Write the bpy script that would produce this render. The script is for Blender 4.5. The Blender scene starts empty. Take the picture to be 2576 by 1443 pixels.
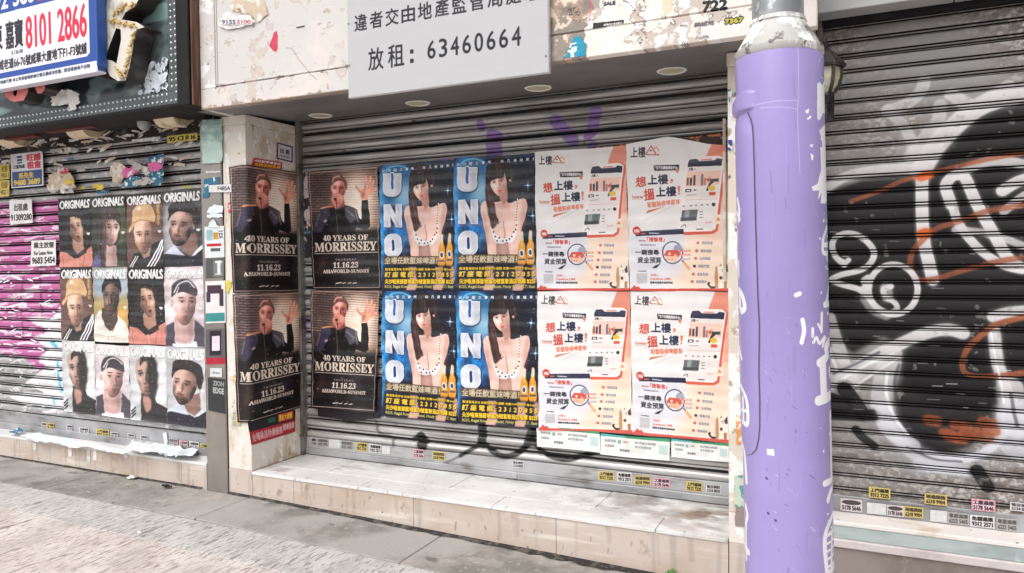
import bpy, bmesh, math, random
import numpy as np
from mathutils import Vector, Matrix, geometry

# ------------------------------------------------------------------ camera, sky, sun, exposure
SC = bpy.context.scene
COL = SC.collection
CAM = (3.6577676, -3.696971, 1.5)
VX = np.array([0.90426192, 0.00169974, -0.4269748])
VY = np.array([0.42684275, -0.02878405, 0.90386766])
VZ = np.array([-0.01075372, -0.99958421, -0.02675384])
RW = np.stack([VX, VY, VZ])          # world <- camera (x right, y down, z forward)
F, CX, CY = 1884.0, 1288.0, 721.5
cam_d = bpy.data.cameras.new('camera'); cam = bpy.data.objects.new('camera', cam_d); COL.objects.link(cam)
_m = Matrix.Identity(4)
for i in range(3):
    _m[i][0] = RW[i][0]; _m[i][1] = -RW[i][1]; _m[i][2] = -RW[i][2]; _m[i][3] = CAM[i]
cam.matrix_world = _m
cam_d.sensor_width = 36.0; cam_d.lens = F/2576*36; cam_d.clip_end = 400; cam_d.clip_start = 0.05
SC.camera = cam
wd = bpy.data.worlds.new('World'); SC.world = wd; wd.use_nodes = True
SUN_EL, SUN_AZ = 54.0, 196.0       # soft sun behind thin cloud, from the street side
nt = wd.node_tree; nt.nodes.clear()
sky = nt.nodes.new('ShaderNodeTexSky'); sky.sky_type = 'NISHITA'; sky.sun_disc = False
sky.sun_elevation = math.radians(SUN_EL); sky.sun_rotation = math.radians(SUN_AZ); sky.dust_density = 4; sky.air_density = 1.0
hs = nt.nodes.new('ShaderNodeHueSaturation'); hs.inputs['Saturation'].default_value = 0.10
bg = nt.nodes.new('ShaderNodeBackground'); bg.inputs['Strength'].default_value = 0.15
ow = nt.nodes.new('ShaderNodeOutputWorld')
nt.links.new(sky.outputs[0], hs.inputs['Color']); nt.links.new(hs.outputs[0], bg.inputs[0]); nt.links.new(bg.outputs[0], ow.inputs[0])
sl = bpy.data.lights.new('sun', 'SUN'); sl.energy = 1.1; sl.angle = math.radians(70); sl.color = (1.0, 0.985, 0.965)
so = bpy.data.objects.new('sun', sl); COL.objects.link(so); so.location = (0, -6, 8)
_az = math.radians(SUN_AZ); _el = math.radians(SUN_EL)
_d = Vector((math.sin(_az)*math.cos(_el), math.cos(_az)*math.cos(_el), math.sin(_el)))
so.rotation_euler = _d.to_track_quat('Z', 'Y').to_euler()
SC.view_settings.view_transform = 'Standard'; SC.view_settings.look = 'None'
SC.view_settings.exposure = 0.26; SC.view_settings.gamma = 1.0; SC.view_settings.use_curve_mapping = False

rnd = random.Random(7)
# ------------------------------------------------------------------ measuring: a point of the photograph (2576 wide) on a wall plane
def ray(px, py): return RW @ np.array([px-CX, py-CY, F])
def on_y(px, py, y=0.):
    r = ray(px, py); t = (y-CAM[1])/r[1]; p = np.array(CAM)+t*r; return p[0], p[2]
def on_x(px, py, x=0.):
    r = ray(px, py); t = (x-CAM[0])/r[0]; p = np.array(CAM)+t*r; return p[1], p[2]
def zc(ox, oy, k):      # converts coordinates of an enlarged crop to photograph coordinates
    return lambda x, y: ((ox+x/k)/1.5528, (oy+y/k)/1.5528)

# ------------------------------------------------------------------ drawing flat print (lettering, posters, spray paint) into arrays
def fnoise(h, w, cells, octv=4, seed=0, ax=1.0):
    rg = np.random.RandomState(seed); out = np.zeros((h, w), np.float32); amp = 1; tot = 0
    for o in range(octv):
        cy = max(2, int(cells*2**o)); cx_ = max(2, int(cells*ax*2**o*w/h))
        g = rg.rand(cy+2, cx_+2).astype(np.float32)
        yy = np.linspace(0, cy, h, endpoint=False); xx = np.linspace(0, cx_, w, endpoint=False)
        yi = yy.astype(int); xi = xx.astype(int); fy = (yy-yi)[:, None]; fx = (xx-xi)[None]
        fy = fy*fy*(3-2*fy); fx = fx*fx*(3-2*fx)
        a = g[yi][:, xi]; b = g[yi][:, xi+1]; c = g[yi+1][:, xi]; d = g[yi+1][:, xi+1]
        out += amp*((a*(1-fx)+b*fx)*(1-fy)+(c*(1-fx)+d*fx)*fy); tot += amp; amp *= .55
    return out/tot
def blur(m, r):
    r = int(round(r))
    if r < 1: return m
    for _ in range(2):
        for ax in (0, 1):
            p = [(0, 0), (0, 0)]; p[ax] = (r+1, r)
            c = np.cumsum(np.pad(m, p), axis=ax); n = m.shape[ax]
            hi = np.take(c, np.arange(2*r+1, 2*r+1+n), axis=ax); lo = np.take(c, np.arange(0, n), axis=ax)
            m = (hi-lo)/(2*r+1)
    return m
_tc = {}
def glyphs(s):
    if s in _tc: return _tc[s]
    c = bpy.data.curves.new('t', 'FONT'); c.body = s; c.size = 1; c.resolution_u = 2
    o = bpy.data.objects.new('t', c); COL.objects.link(o); bpy.context.view_layer.update()
    dg = bpy.context.evaluated_depsgraph_get(); cv = o.evaluated_get(dg).to_curve(dg); out = []
    for sp in cv.splines:
        if sp.type == 'BEZIER':
            bp = sp.bezier_points; n = len(bp); P = []
            for i in range(n):
                a, b = bp[i], bp[(i+1) % n]
                if a.handle_right_type == 'VECTOR' and b.handle_left_type == 'VECTOR': P.append(a.co[:2]); continue
                p0, p1, p2, p3 = a.co, a.handle_right, b.handle_left, b.co
                for t in (0, .25, .5, .75):
                    q = (1-t)**3*p0+3*(1-t)**2*t*p1+3*(1-t)*t*t*p2+t**3*p3; P.append(q[:2])
            out.append(np.array(P))
        else: out.append(np.array([p.co[:2] for p in sp.points]))
    bpy.data.objects.remove(o); bpy.data.curves.remove(c); _tc[s] = out; return out
def homog(src, dst):
    A = []; B = []
    for (x, y), (u, v) in zip(src, dst):
        A += [[x, y, 1, 0, 0, 0, -u*x, -u*y], [0, 0, 0, x, y, 1, -v*x, -v*y]]; B += [u, v]
    h = np.linalg.solve(np.array(A, float), np.array(B, float)); return np.append(h, 1).reshape(3, 3)
def smooth(P, n=5, closed=True):
    P = np.array(P, float); N = len(P); out = []
    rg = range(N) if closed else range(N-1)
    for i in rg:
        if closed: a, b, c, d = P[i-1], P[i], P[(i+1) % N], P[(i+2) % N]
        else: a, b, c, d = P[max(i-1, 0)], P[i], P[i+1], P[min(i+2, N-1)]
        for k in range(n):
            t = k/n; out.append(.5*((2*b)+(c-a)*t+(2*a-5*b+4*c-d)*t*t+(3*b-a-3*c+d)*t**3))
    if not closed: out.append(P[-1])
    return np.array(out)
class Cv:
    def __init__(s, w, h, quad=None, col=(255, 255, 255), alpha=1.0, S=2):
        s.S = S; s.w = w*S; s.h = h*S
        s.im = np.ones((s.h, s.w, 3), np.float32)*np.array(col, np.float32)/255; s.a = np.full((s.h, s.w), alpha, np.float32)
        s.fn = None
        if quad is None: quad = [(0, 0), (w, 0), (w, h), (0, h)]
        s.H = homog(quad, [(0, 0), (s.w, 0), (s.w, s.h), (0, s.h)])
        s.k = s.w/abs(quad[1][0]-quad[0][0])
    def T(s, P):
        if s.fn is not None: return np.array([s.fn(x, y) for x, y in P], float)*s.S
        P = np.array(P, float); q = np.c_[P, np.ones(len(P))] @ s.H.T; return q[:, :2]/q[:, 2:]
    def put(s, m, x0, y0, col, a=1.0, col2=None, gdir=(0, 1)):
        h, w = m.shape; X0, Y0 = max(x0, 0), max(y0, 0); X1, Y1 = min(x0+w, s.w), min(y0+h, s.h)
        if X1 <= X0 or Y1 <= Y0: return
        m = m[Y0-y0:Y1-y0, X0-x0:X1-x0]*a
        if getattr(s, 'clip', None) is not None: m = m*s.clip[Y0:Y1, X0:X1]
        m = m[..., None]; c = np.array(col, np.float32)/255
        if col2 is not None:
            gy, gx = np.mgrid[0:1:complex(Y1-Y0), 0:1:complex(X1-X0)]; g = (gy*gdir[1]+gx*gdir[0])[..., None]
            c = c*(1-g)+np.array(col2, np.float32)/255*g
        R = s.im[Y0:Y1, X0:X1]; R[...] = R*(1-m)+c*m
        A = s.a[Y0:Y1, X0:X1]; A[...] = A+(1-A)*m[..., 0]
    def mask(s, cts, pad=2):
        al = np.concatenate(cts); x0 = int(al[:, 0].min())-pad; y0 = int(al[:, 1].min())-pad
        x1 = int(al[:, 0].max())+pad+1; y1 = int(al[:, 1].max())+pad+1
        if x1-x0 > 6000 or y1-y0 > 6000: return None
        acc = np.zeros((y1-y0, x1-x0+1), np.int16)
        for c in cts:
            n = len(c)
            for i in range(n):
                xa, ya = c[i]; xb, yb = c[(i+1) % n]
                if ya == yb: continue
                sg = 1
                if ya > yb: xa, ya, xb, yb = xb, yb, xa, ya; sg = -1
                r0 = int(math.ceil(ya-.5)); r1 = int(math.ceil(yb-.5))
                if r1 <= r0: continue
                rr = np.arange(r0, r1); xs = xa+(rr+.5-ya)*(xb-xa)/(yb-ya); xi = np.ceil(xs-.5).astype(int)-x0
                np.add.at(acc, (rr-y0, np.clip(xi, 0, acc.shape[1]-1)), sg)
        return (np.cumsum(acc, 1)[:, :-1] != 0).astype(np.float32), x0, y0
    def poly(s, P, col, a=1, bl=0, sm=False, col2=None, gdir=(0, 1), raw=False):
        if sm: P = smooth(P)
        Q = np.array(P) if raw else s.T(P); b = bl*s.k; r = s.mask([Q], pad=int(2+2.2*b))
        if r is None: return
        m, x0, y0 = r
        if b >= 1: m = blur(m, b)
        s.put(m, x0, y0, col, a, col2, gdir)
    def ell(s, cx, cy, rx, ry, col, rot=0, a=1, bl=0, col2=None, gdir=(0, 1)):
        t = np.linspace(0, 2*math.pi, 28, endpoint=False); r = math.radians(rot)
        x = rx*np.cos(t); y = ry*np.sin(t)
        s.poly(np.c_[cx+x*math.cos(r)-y*math.sin(r), cy+x*math.sin(r)+y*math.cos(r)], col, a, bl, col2=col2, gdir=gdir)
    def line(s, P, wd, col, a=1, soft=1.0, sm=True, tex=0, seed=0):
        if sm and len(P) > 2: P = smooth(P, 6, False)
        Q = s.T(P); r = wd*s.k/2; so_ = max(soft*s.k, .7); pad = int(r+so_+2)
        x0 = max(int(Q[:, 0].min())-pad, 0); y0 = max(int(Q[:, 1].min())-pad, 0); x1 = min(int(Q[:, 0].max())+pad, s.w); y1 = min(int(Q[:, 1].max())+pad, s.h)
        if x1 <= x0 or y1 <= y0: return
        D = np.full((y1-y0, x1-x0), 1e6, np.float32)
        for i in range(len(Q)-1):
            ax, ay = Q[i]; bx, by = Q[i+1]; ux0 = max(int(min(ax, bx))-pad, x0); ux1 = min(int(max(ax, bx))+pad, x1); uy0 = max(int(min(ay, by))-pad, y0); uy1 = min(int(max(ay, by))+pad, y1)
            if ux1 <= ux0 or uy1 <= uy0: continue
            gy, gx = np.mgrid[uy0:uy1, ux0:ux1].astype(np.float32); dx, dy = bx-ax, by-ay; L = dx*dx+dy*dy+1e-6
            t = np.clip(((gx-ax)*dx+(gy-ay)*dy)/L, 0, 1); d = np.hypot(gx-ax-t*dx, gy-ay-t*dy)
            sub = D[uy0-y0:uy1-y0, ux0-x0:ux1-x0]; np.minimum(sub, d, out=sub)
        m = np.clip((r-D)/so_+.5, 0, 1)
        if tex: m = m*np.clip(1-tex+tex*2*fnoise(m.shape[0], m.shape[1], 12, 3, seed), 0, 1)
        s.put(m, x0, y0, col, a)
    def text(s, st, q, col, a=1, bold=0, sh=None, col2=None, gdir=(0, 1), edge=None):
        """string fitted to the quad q = TL,TR,BR,BL (or a box x0,y0,x1,y1)"""
        if len(q) == 4 and not hasattr(q[0], '__len__'): x0, y0, x1, y1 = q; q = [(x0, y0), (x1, y0), (x1, y1), (x0, y1)]
        g = glyphs(st)
        if not g: return
        al = np.concatenate(g); mn = al.min(0); mx = al.max(0); Q = np.array(q, float)
        cts = []
        for c in g:
            u = (c[:, 0:1]-mn[0])/(mx[0]-mn[0]); v = 1-(c[:, 1:2]-mn[1])/(mx[1]-mn[1])
            cts.append(s.T((Q[0]*(1-u)+Q[1]*u)*(1-v)+(Q[3]*(1-u)+Q[2]*u)*v))
        b = int(math.ceil(bold*s.k)) if bold else 0
        r = s.mask(cts, pad=4+b+(8 if (sh or edge) else 0))
        if r is None: return
        m, x, y = r
        def dil(m, b):
            for _ in range(b):
                n = m.copy(); n[1:] = np.maximum(n[1:], m[:-1]); n[:-1] = np.maximum(n[:-1], m[1:]); n[:, 1:] = np.maximum(n[:, 1:], m[:, :-1]); n[:, :-1] = np.maximum(n[:, :-1], m[:, 1:]); m = n
            return m
        m = dil(m, b)
        if sh: s.put(blur(m, 2), x+3, y+4, sh, .8)
        if edge: s.put(dil(m, 3), x, y, edge, 1)
        s.put(m, x, y, col, a, col2, gdir)
    def setclip(s, P):
        if P is None: s.clip = None; return
        r = s.mask([s.T(P)], pad=4); m = blur(r[0], 1); M_ = np.zeros((s.h, s.w), np.float32); y0, x0 = r[2], r[1]; h, w = m.shape
        Y0, X0 = max(y0, 0), max(x0, 0); Y1, X1 = min(y0+h, s.h), min(x0+w, s.w); M_[Y0:Y1, X0:X1] = m[Y0-y0:Y1-y0, X0-x0:X1-x0]; s.clip = M_
    def light(s, A, B, ka, kb, tint=(1, 1, 1)):
        """photographic modelling inside the clip: brightness runs from ka at A to kb at B"""
        a, b = s.T([A, B]); d = b-a; L = d@d; gy, gx = np.mgrid[0:s.h, 0:s.w].astype(np.float32)
        t = np.clip(((gx-a[0])*d[0]+(gy-a[1])*d[1])/L, 0, 1); t = t*t*(3-2*t); k = (ka+(kb-ka)*t)[..., None]; f = 1+(k*np.where(k < 1, np.array(tint, np.float32), 1)-1)*s.clip[..., None]
        s.im *= f.astype(np.float32); np.clip(s.im, 0, 1, s.im)
    def strands(s, P, Q, n, wd, cols, sway=8, seed=0, a=.7):
        """hair: n fine strokes running from the line P to the line Q"""
        rg = random.Random(seed)
        for i in range(n):
            t = rg.random()
            def L(R): k = t*(len(R)-1); j = min(int(k), len(R)-2); f = k-j; return (R[j][0]*(1-f)+R[j+1][0]*f, R[j][1]*(1-f)+R[j+1][1]*f)
            p, q = L(P), L(Q); e = rg.uniform(.6, 1); q = (p[0]+(q[0]-p[0])*e, p[1]+(q[1]-p[1])*e)
            s.line([p, ((p[0]+q[0])/2+rg.uniform(-sway, sway), (p[1]+q[1])/2+rg.uniform(-sway, sway)*.4), q], wd*rg.uniform(.5, 1.3), rg.choice(cols), a*rg.uniform(.5, 1), wd*.5)
    def noise(s, amt, cells=40, seed=0, octv=3):
        s.im *= (1+amt*(fnoise(s.h, s.w, cells, octv, seed)-.5)*2)[..., None]
    def image(s, name):
        S = s.S; h, w = s.h//S, s.w//S
        c = s.im.reshape(h, S, w, S, 3).mean((1, 3)); a = s.a.reshape(h, S, w, S).mean((1, 3))
        px = np.clip(np.dstack([c, a]), 0, 1)[::-1].astype(np.float32)
        im = bpy.data.images.new(name, w, h, alpha=True); im.alpha_mode = 'CHANNEL_PACKED'
        im.pixels.foreach_set(px.ravel()); im.update(); im.pack(); return im

# ------------------------------------------------------------------ materials
def lin(c): return tuple(((v/255)/12.92 if v/255 <= .04045 else ((v/255+.055)/1.055)**2.4) for v in c)+(1,)
def newmat(n):
    m = bpy.data.materials.new(n); m.use_nodes = True; t = m.node_tree; return m, t, t.nodes['Principled BSDF']
def N(t, ty, **kw):
    n = t.nodes.new(ty)
    for k, v in kw.items():
        if k in n.inputs: n.inputs[k].default_value = v
        else: setattr(n, k, v)
    return n
def pos_map(t, scale=(1, 1, 1), rot=(0, 0, 0)):
    g = N(t, 'ShaderNodeNewGeometry'); mp = N(t, 'ShaderNodeMapping'); mp.inputs['Scale'].default_value = scale; mp.inputs['Rotation'].default_value = rot
    t.links.new(g.outputs['Position'], mp.inputs[0]); return mp
def pmat(name, base, rough=.6, metal=0, layers=(), bump=None, spec=.5, img=None, imgmap=None, rough2=None, ax=(0, 2)):
    """procedural material: base colour, noise-masked colour layers, fine relief; optional flat print laid over it"""
    m, t, b = newmat(name); L = t.links
    cur = N(t, 'ShaderNodeRGB'); cur.outputs[0].default_value = lin(base); cur = cur.outputs[0]
    for (sc, col, lo, hi, det, *ex) in layers:
        mp = pos_map(t, sc if hasattr(sc, '__len__') else (sc,)*3, ex[0] if ex else (0, 0, 0))
        nz = N(t, 'ShaderNodeTexNoise', Scale=1.0, Detail=det, Roughness=.6); L.new(mp.outputs[0], nz.inputs['Vector'])
        rp = N(t, 'ShaderNodeMapRange'); rp.inputs['From Min'].default_value = lo; rp.inputs['From Max'].default_value = hi; L.new(nz.outputs['Fac'], rp.inputs['Value'])
        mx = N(t, 'ShaderNodeMix', data_type='RGBA'); L.new(rp.outputs[0], mx.inputs['Factor']); L.new(cur, mx.inputs[6]); mx.inputs[7].default_value = lin(col); cur = mx.outputs[2]
    if img is not None:
        im = N(t, 'ShaderNodeTexImage'); im.image = img; im.extension = 'CLIP'
        if imgmap is not None:
            x0, x1, z0, z1 = imgmap; g = N(t, 'ShaderNodeNewGeometry'); sp = N(t, 'ShaderNodeSeparateXYZ'); L.new(g.outputs['Position'], sp.inputs[0])
            cb = N(t, 'ShaderNodeCombineXYZ')
            for o, i, (lo, hi) in ((ax[0], 0, (x0, x1)), (ax[1], 1, (z0, z1))):
                mr = N(t, 'ShaderNodeMapRange', clamp=False); mr.inputs['From Min'].default_value = lo; mr.inputs['From Max'].default_value = hi
                L.new(sp.outputs[o], mr.inputs['Value']); L.new(mr.outputs[0], cb.inputs[i])
            L.new(cb.outputs[0], im.inputs[0])
        mx = N(t, 'ShaderNodeMix', data_type='RGBA'); L.new(im.outputs['Alpha'], mx.inputs['Factor']); L.new(cur, mx.inputs[6]); L.new(im.outputs['Color'], mx.inputs[7]); cur = mx.outputs[2]
        if metal:
            mm = N(t, 'ShaderNodeMath', operation='MULTIPLY_ADD'); L.new(im.outputs['Alpha'], mm.inputs[0]); mm.inputs[1].default_value = -metal; mm.inputs[2].default_value = metal; L.new(mm.outputs[0], b.inputs['Metallic'])
    L.new(cur, b.inputs['Base Color']); b.inputs['Roughness'].default_value = rough
    if not (img is not None and metal): b.inputs['Metallic'].default_value = metal
    b.inputs['Specular IOR Level'].default_value = spec
    if rough2:
        mp = pos_map(t, rough2[0]); nz = N(t, 'ShaderNodeTexNoise', Scale=1.0, Detail=3); L.new(mp.outputs[0], nz.inputs[0])
        mr = N(t, 'ShaderNodeMapRange'); mr.inputs['From Min'].default_value = .35; mr.inputs['From Max'].default_value = .65; mr.inputs['To Min'].default_value = rough2[1]; mr.inputs['To Max'].default_value = rough2[2]
        L.new(nz.outputs['Fac'], mr.inputs['Value']); L.new(mr.outputs[0], b.inputs['Roughness'])
    if bump:
        prev = None
        for (sc, st, dist, *ex) in (bump if hasattr(bump[0], '__len__') and hasattr(bump[0][0], '__len__') or isinstance(bump, list) else [bump]):
            mp = pos_map(t, sc if hasattr(sc, '__len__') else (sc,)*3, ex[0] if ex else (0, 0, 0))
            nz = N(t, 'ShaderNodeTexNoise', Scale=1.0, Detail=5.0); L.new(mp.outputs[0], nz.inputs[0])
            bp = N(t, 'ShaderNodeBump', Strength=st, Distance=dist); L.new(nz.outputs['Fac'], bp.inputs['Height'])
            if prev: L.new(prev, bp.inputs['Normal'])
            prev = bp.outputs[0]
        L.new(prev, b.inputs['Normal'])
    return m
def print_mat(name, img, rough=.35, spec=.4, wear=.0):
    m, t, b = newmat(name); L = t.links
    im = N(t, 'ShaderNodeTexImage'); im.image = img; im.extension = 'EXTEND'; cur = im.outputs['Color']
    if wear:
        mp = pos_map(t, (30, 30, 90)); nz = N(t, 'ShaderNodeTexNoise', Scale=1.0, Detail=6.0); L.new(mp.outputs[0], nz.inputs[0])
        mr = N(t, 'ShaderNodeMapRange'); mr.inputs['From Min'].default_value = .66; mr.inputs['From Max'].default_value = .70; mr.inputs['To Max'].default_value = wear; L.new(nz.outputs['Fac'], mr.inputs['Value'])
        mx = N(t, 'ShaderNodeMix', data_type='RGBA'); L.new(mr.outputs[0], mx.inputs['Factor']); L.new(cur, mx.inputs[6]); mx.inputs[7].default_value = lin((225, 222, 218)); cur = mx.outputs[2]
    L.new(cur, b.inputs['Base Color']); b.inputs['Roughness'].default_value = rough; b.inputs['Specular IOR Level'].default_value = spec
    mp = pos_map(t, (9, 9, 14)); nz = N(t, 'ShaderNodeTexNoise', Scale=1.0, Detail=4.0); L.new(mp.outputs[0], nz.inputs[0])
    bp = N(t, 'ShaderNodeBump', Strength=.35, Distance=.006); L.new(nz.outputs['Fac'], bp.inputs['Height']); L.new(bp.outputs[0], b.inputs['Normal'])
    return m

# ------------------------------------------------------------------ objects
def tag(o, label=None, cat=None, group=None, kind=None):
    if label: o['label'] = label
    if cat: o['category'] = cat
    if group: o['group'] = group
    if kind: o['kind'] = kind
    return o
def thing(name, label, cat, loc=(0, 0, 0), group=None):
    o = bpy.data.objects.new(name, None); COL.objects.link(o); o.location = loc; o.empty_display_size = .1
    return tag(o, label, cat, group)
def addobj(name, me, mat, parent=None):
    o = bpy.data.objects.new(name, me); COL.objects.link(o)
    if mat and not me.materials: me.materials.append(mat)
    if parent:
        o.parent = parent; o.matrix_parent_inverse = Matrix.Translation(-Vector(parent.location)) if parent.parent is None else Matrix.Identity(4)
    return o
def mk(name, V, Fc, mat, parent=None, uv=None, sharp=None, smoothf=True):
    me = bpy.data.meshes.new(name); me.from_pydata([tuple(map(float, v)) for v in V], [], Fc); me.update()
    if uv is not None:
        l = me.uv_layers.new(name='uv')
        vi = np.zeros(len(me.loops), np.int32); me.loops.foreach_get('vertex_index', vi)
        l.data.foreach_set('uv', np.array(uv, np.float32)[vi].ravel())
    if smoothf:
        me.polygons.foreach_set('use_smooth', [True]*len(me.polygons))
        me.set_sharp_from_angle(angle=math.radians(sharp or 35))
    return addobj(name, me, mat, parent)
def box(name, x0, x1, y0, y1, z0, z1, mat, parent=None, bev=0.0, skew=None):
    V = [(x, y, z) for x in (x0, x1) for y in (y0, y1) for z in (z0, z1)]
    if skew: V = [skew(*v) for v in V]
    Fc = [(0, 1, 3, 2), (4, 6, 7, 5), (0, 4, 5, 1), (2, 3, 7, 6), (0, 2, 6, 4), (1, 5, 7, 3)]
    if bev <= 0: return mk(name, V, Fc, mat, parent, smoothf=False)
    bm = bmesh.new(); vs = [bm.verts.new(v) for v in V]
    for f in Fc: bm.faces.new([vs[i] for i in f])
    bmesh.ops.recalc_face_normals(bm, faces=bm.faces)
    bmesh.ops.bevel(bm, geom=bm.edges[:], offset=bev, segments=1, affect='EDGES')
    me = bpy.data.meshes.new(name); bm.to_mesh(me); bm.free()
    return addobj(name, me, mat, parent)
def grid(name, fn, nu, nv, mat, parent=None, smoothf=True, close_u=False):
    """fn(u,v) -> xyz, u and v in 0..1, v up"""
    V = []; UV = []
    for j in range(nv+1):
        for i in range(nu+1):
            V.append(fn(i/nu, j/nv)); UV.append((i/nu, j/nv))
    Fc = [(j*(nu+1)+i, j*(nu+1)+i+1, (j+1)*(nu+1)+i+1, (j+1)*(nu+1)+i) for j in range(nv) for i in range(nu)]
    return mk(name, V, Fc, mat, parent, uv=UV, smoothf=smoothf, sharp=60)
def lathe(name, prof, cx, cy, mat, parent=None, n=32, axis='z', lean=None, sharp=35, cap=True):
    V = []; Fc = []
    for k, (r, z) in enumerate(prof):
        ox = oy = 0
        if lean: ox, oy = lean(z)
        for i in range(n):
            a = 2*math.pi*i/n; V.append((cx+ox+r*math.cos(a), cy+oy+r*math.sin(a), z))
    for k in range(len(prof)-1):
        for i in range(n): Fc.append((k*n+i, k*n+(i+1) % n, (k+1)*n+(i+1) % n, (k+1)*n+i))
    if cap:
        Fc.append(tuple(range(n))[::-1]); Fc.append(tuple((len(prof)-1)*n+i for i in range(n)))
    return mk(name, V, Fc, mat, parent, sharp=sharp)
def sheet(name, P, y, mat, parent=None, wav=.006, dens=.04, seed=0, uvbox=None, thick=.001, jit=0.0, lift=None, plane='y'):
    """a loose piece of paper: outline P in (x,z), crumpled out of its plane, with thickness"""
    rg = random.Random(seed); Q = []
    for i in range(len(P)):
        a = Vector(P[i]); b = Vector(P[(i+1) % len(P)]); n = max(1, int((b-a).length/dens/.7))
        for k in range(n):
            q = a.lerp(b, k/n); Q.append(Vector((q.x+rg.uniform(-jit, jit), q.y+rg.uniform(-jit, jit))))
    xs = [q.x for q in Q]; zs = [q.y for q in Q]; ins = []
    for i in range(int((max(xs)-min(xs))/dens)+1):
        for j in range(int((max(zs)-min(zs))/dens)+1):
            p = Vector((min(xs)+dens*(i+rg.uniform(.2, .8)), min(zs)+dens*(j+rg.uniform(.2, .8))))
            c = False
            for k in range(len(Q)):
                a, b = Q[k], Q[k-1]
                if (a.y > p.y) != (b.y > p.y) and p.x < (b.x-a.x)*(p.y-a.y)/(b.y-a.y)+a.x: c = not c
            if c: ins.append(p)
    r = geometry.delaunay_2d_cdt(Q+ins, [], [list(range(len(Q)))], 1, 1e-6)
    V2, F2 = r[0], r[2]
    if not F2: return None
    ux0, ux1, uz0, uz1 = uvbox or (min(xs), max(xs), min(zs), max(zs))
    V = []; UV = []
    for v in V2:
        d = rg.uniform(0, wav)+(lift(v.x, v.y) if lift else 0)
        V.append((v.x, y-d, v.y) if plane == 'y' else (y+d, v.x, v.y) if plane == 'x' else (v.x, v.y, y+d)); UV.append(((v.x-ux0)/(ux1-ux0), (v.y-uz0)/(uz1-uz0)))
    n = len(V); off = (0, thick, 0) if plane == 'y' else (-thick, 0, 0) if plane == 'x' else (0, 0, -thick)
    V += [tuple(a+b for a, b in zip(v, off)) for v in V]; UV += UV
    Fc = [tuple(f) for f in F2]+[tuple(i+n for i in reversed(f)) for f in F2]
    ec = {}
    for f in F2:
        for i in range(len(f)): ec[(f[i], f[(i+1) % len(f)])] = 1
    for (a, b) in ec:
        if (b, a) not in ec: Fc.append((b, a, a+n, b+n))
    return mk(name, V, Fc, mat, parent, uv=UV, sharp=50)
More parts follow.
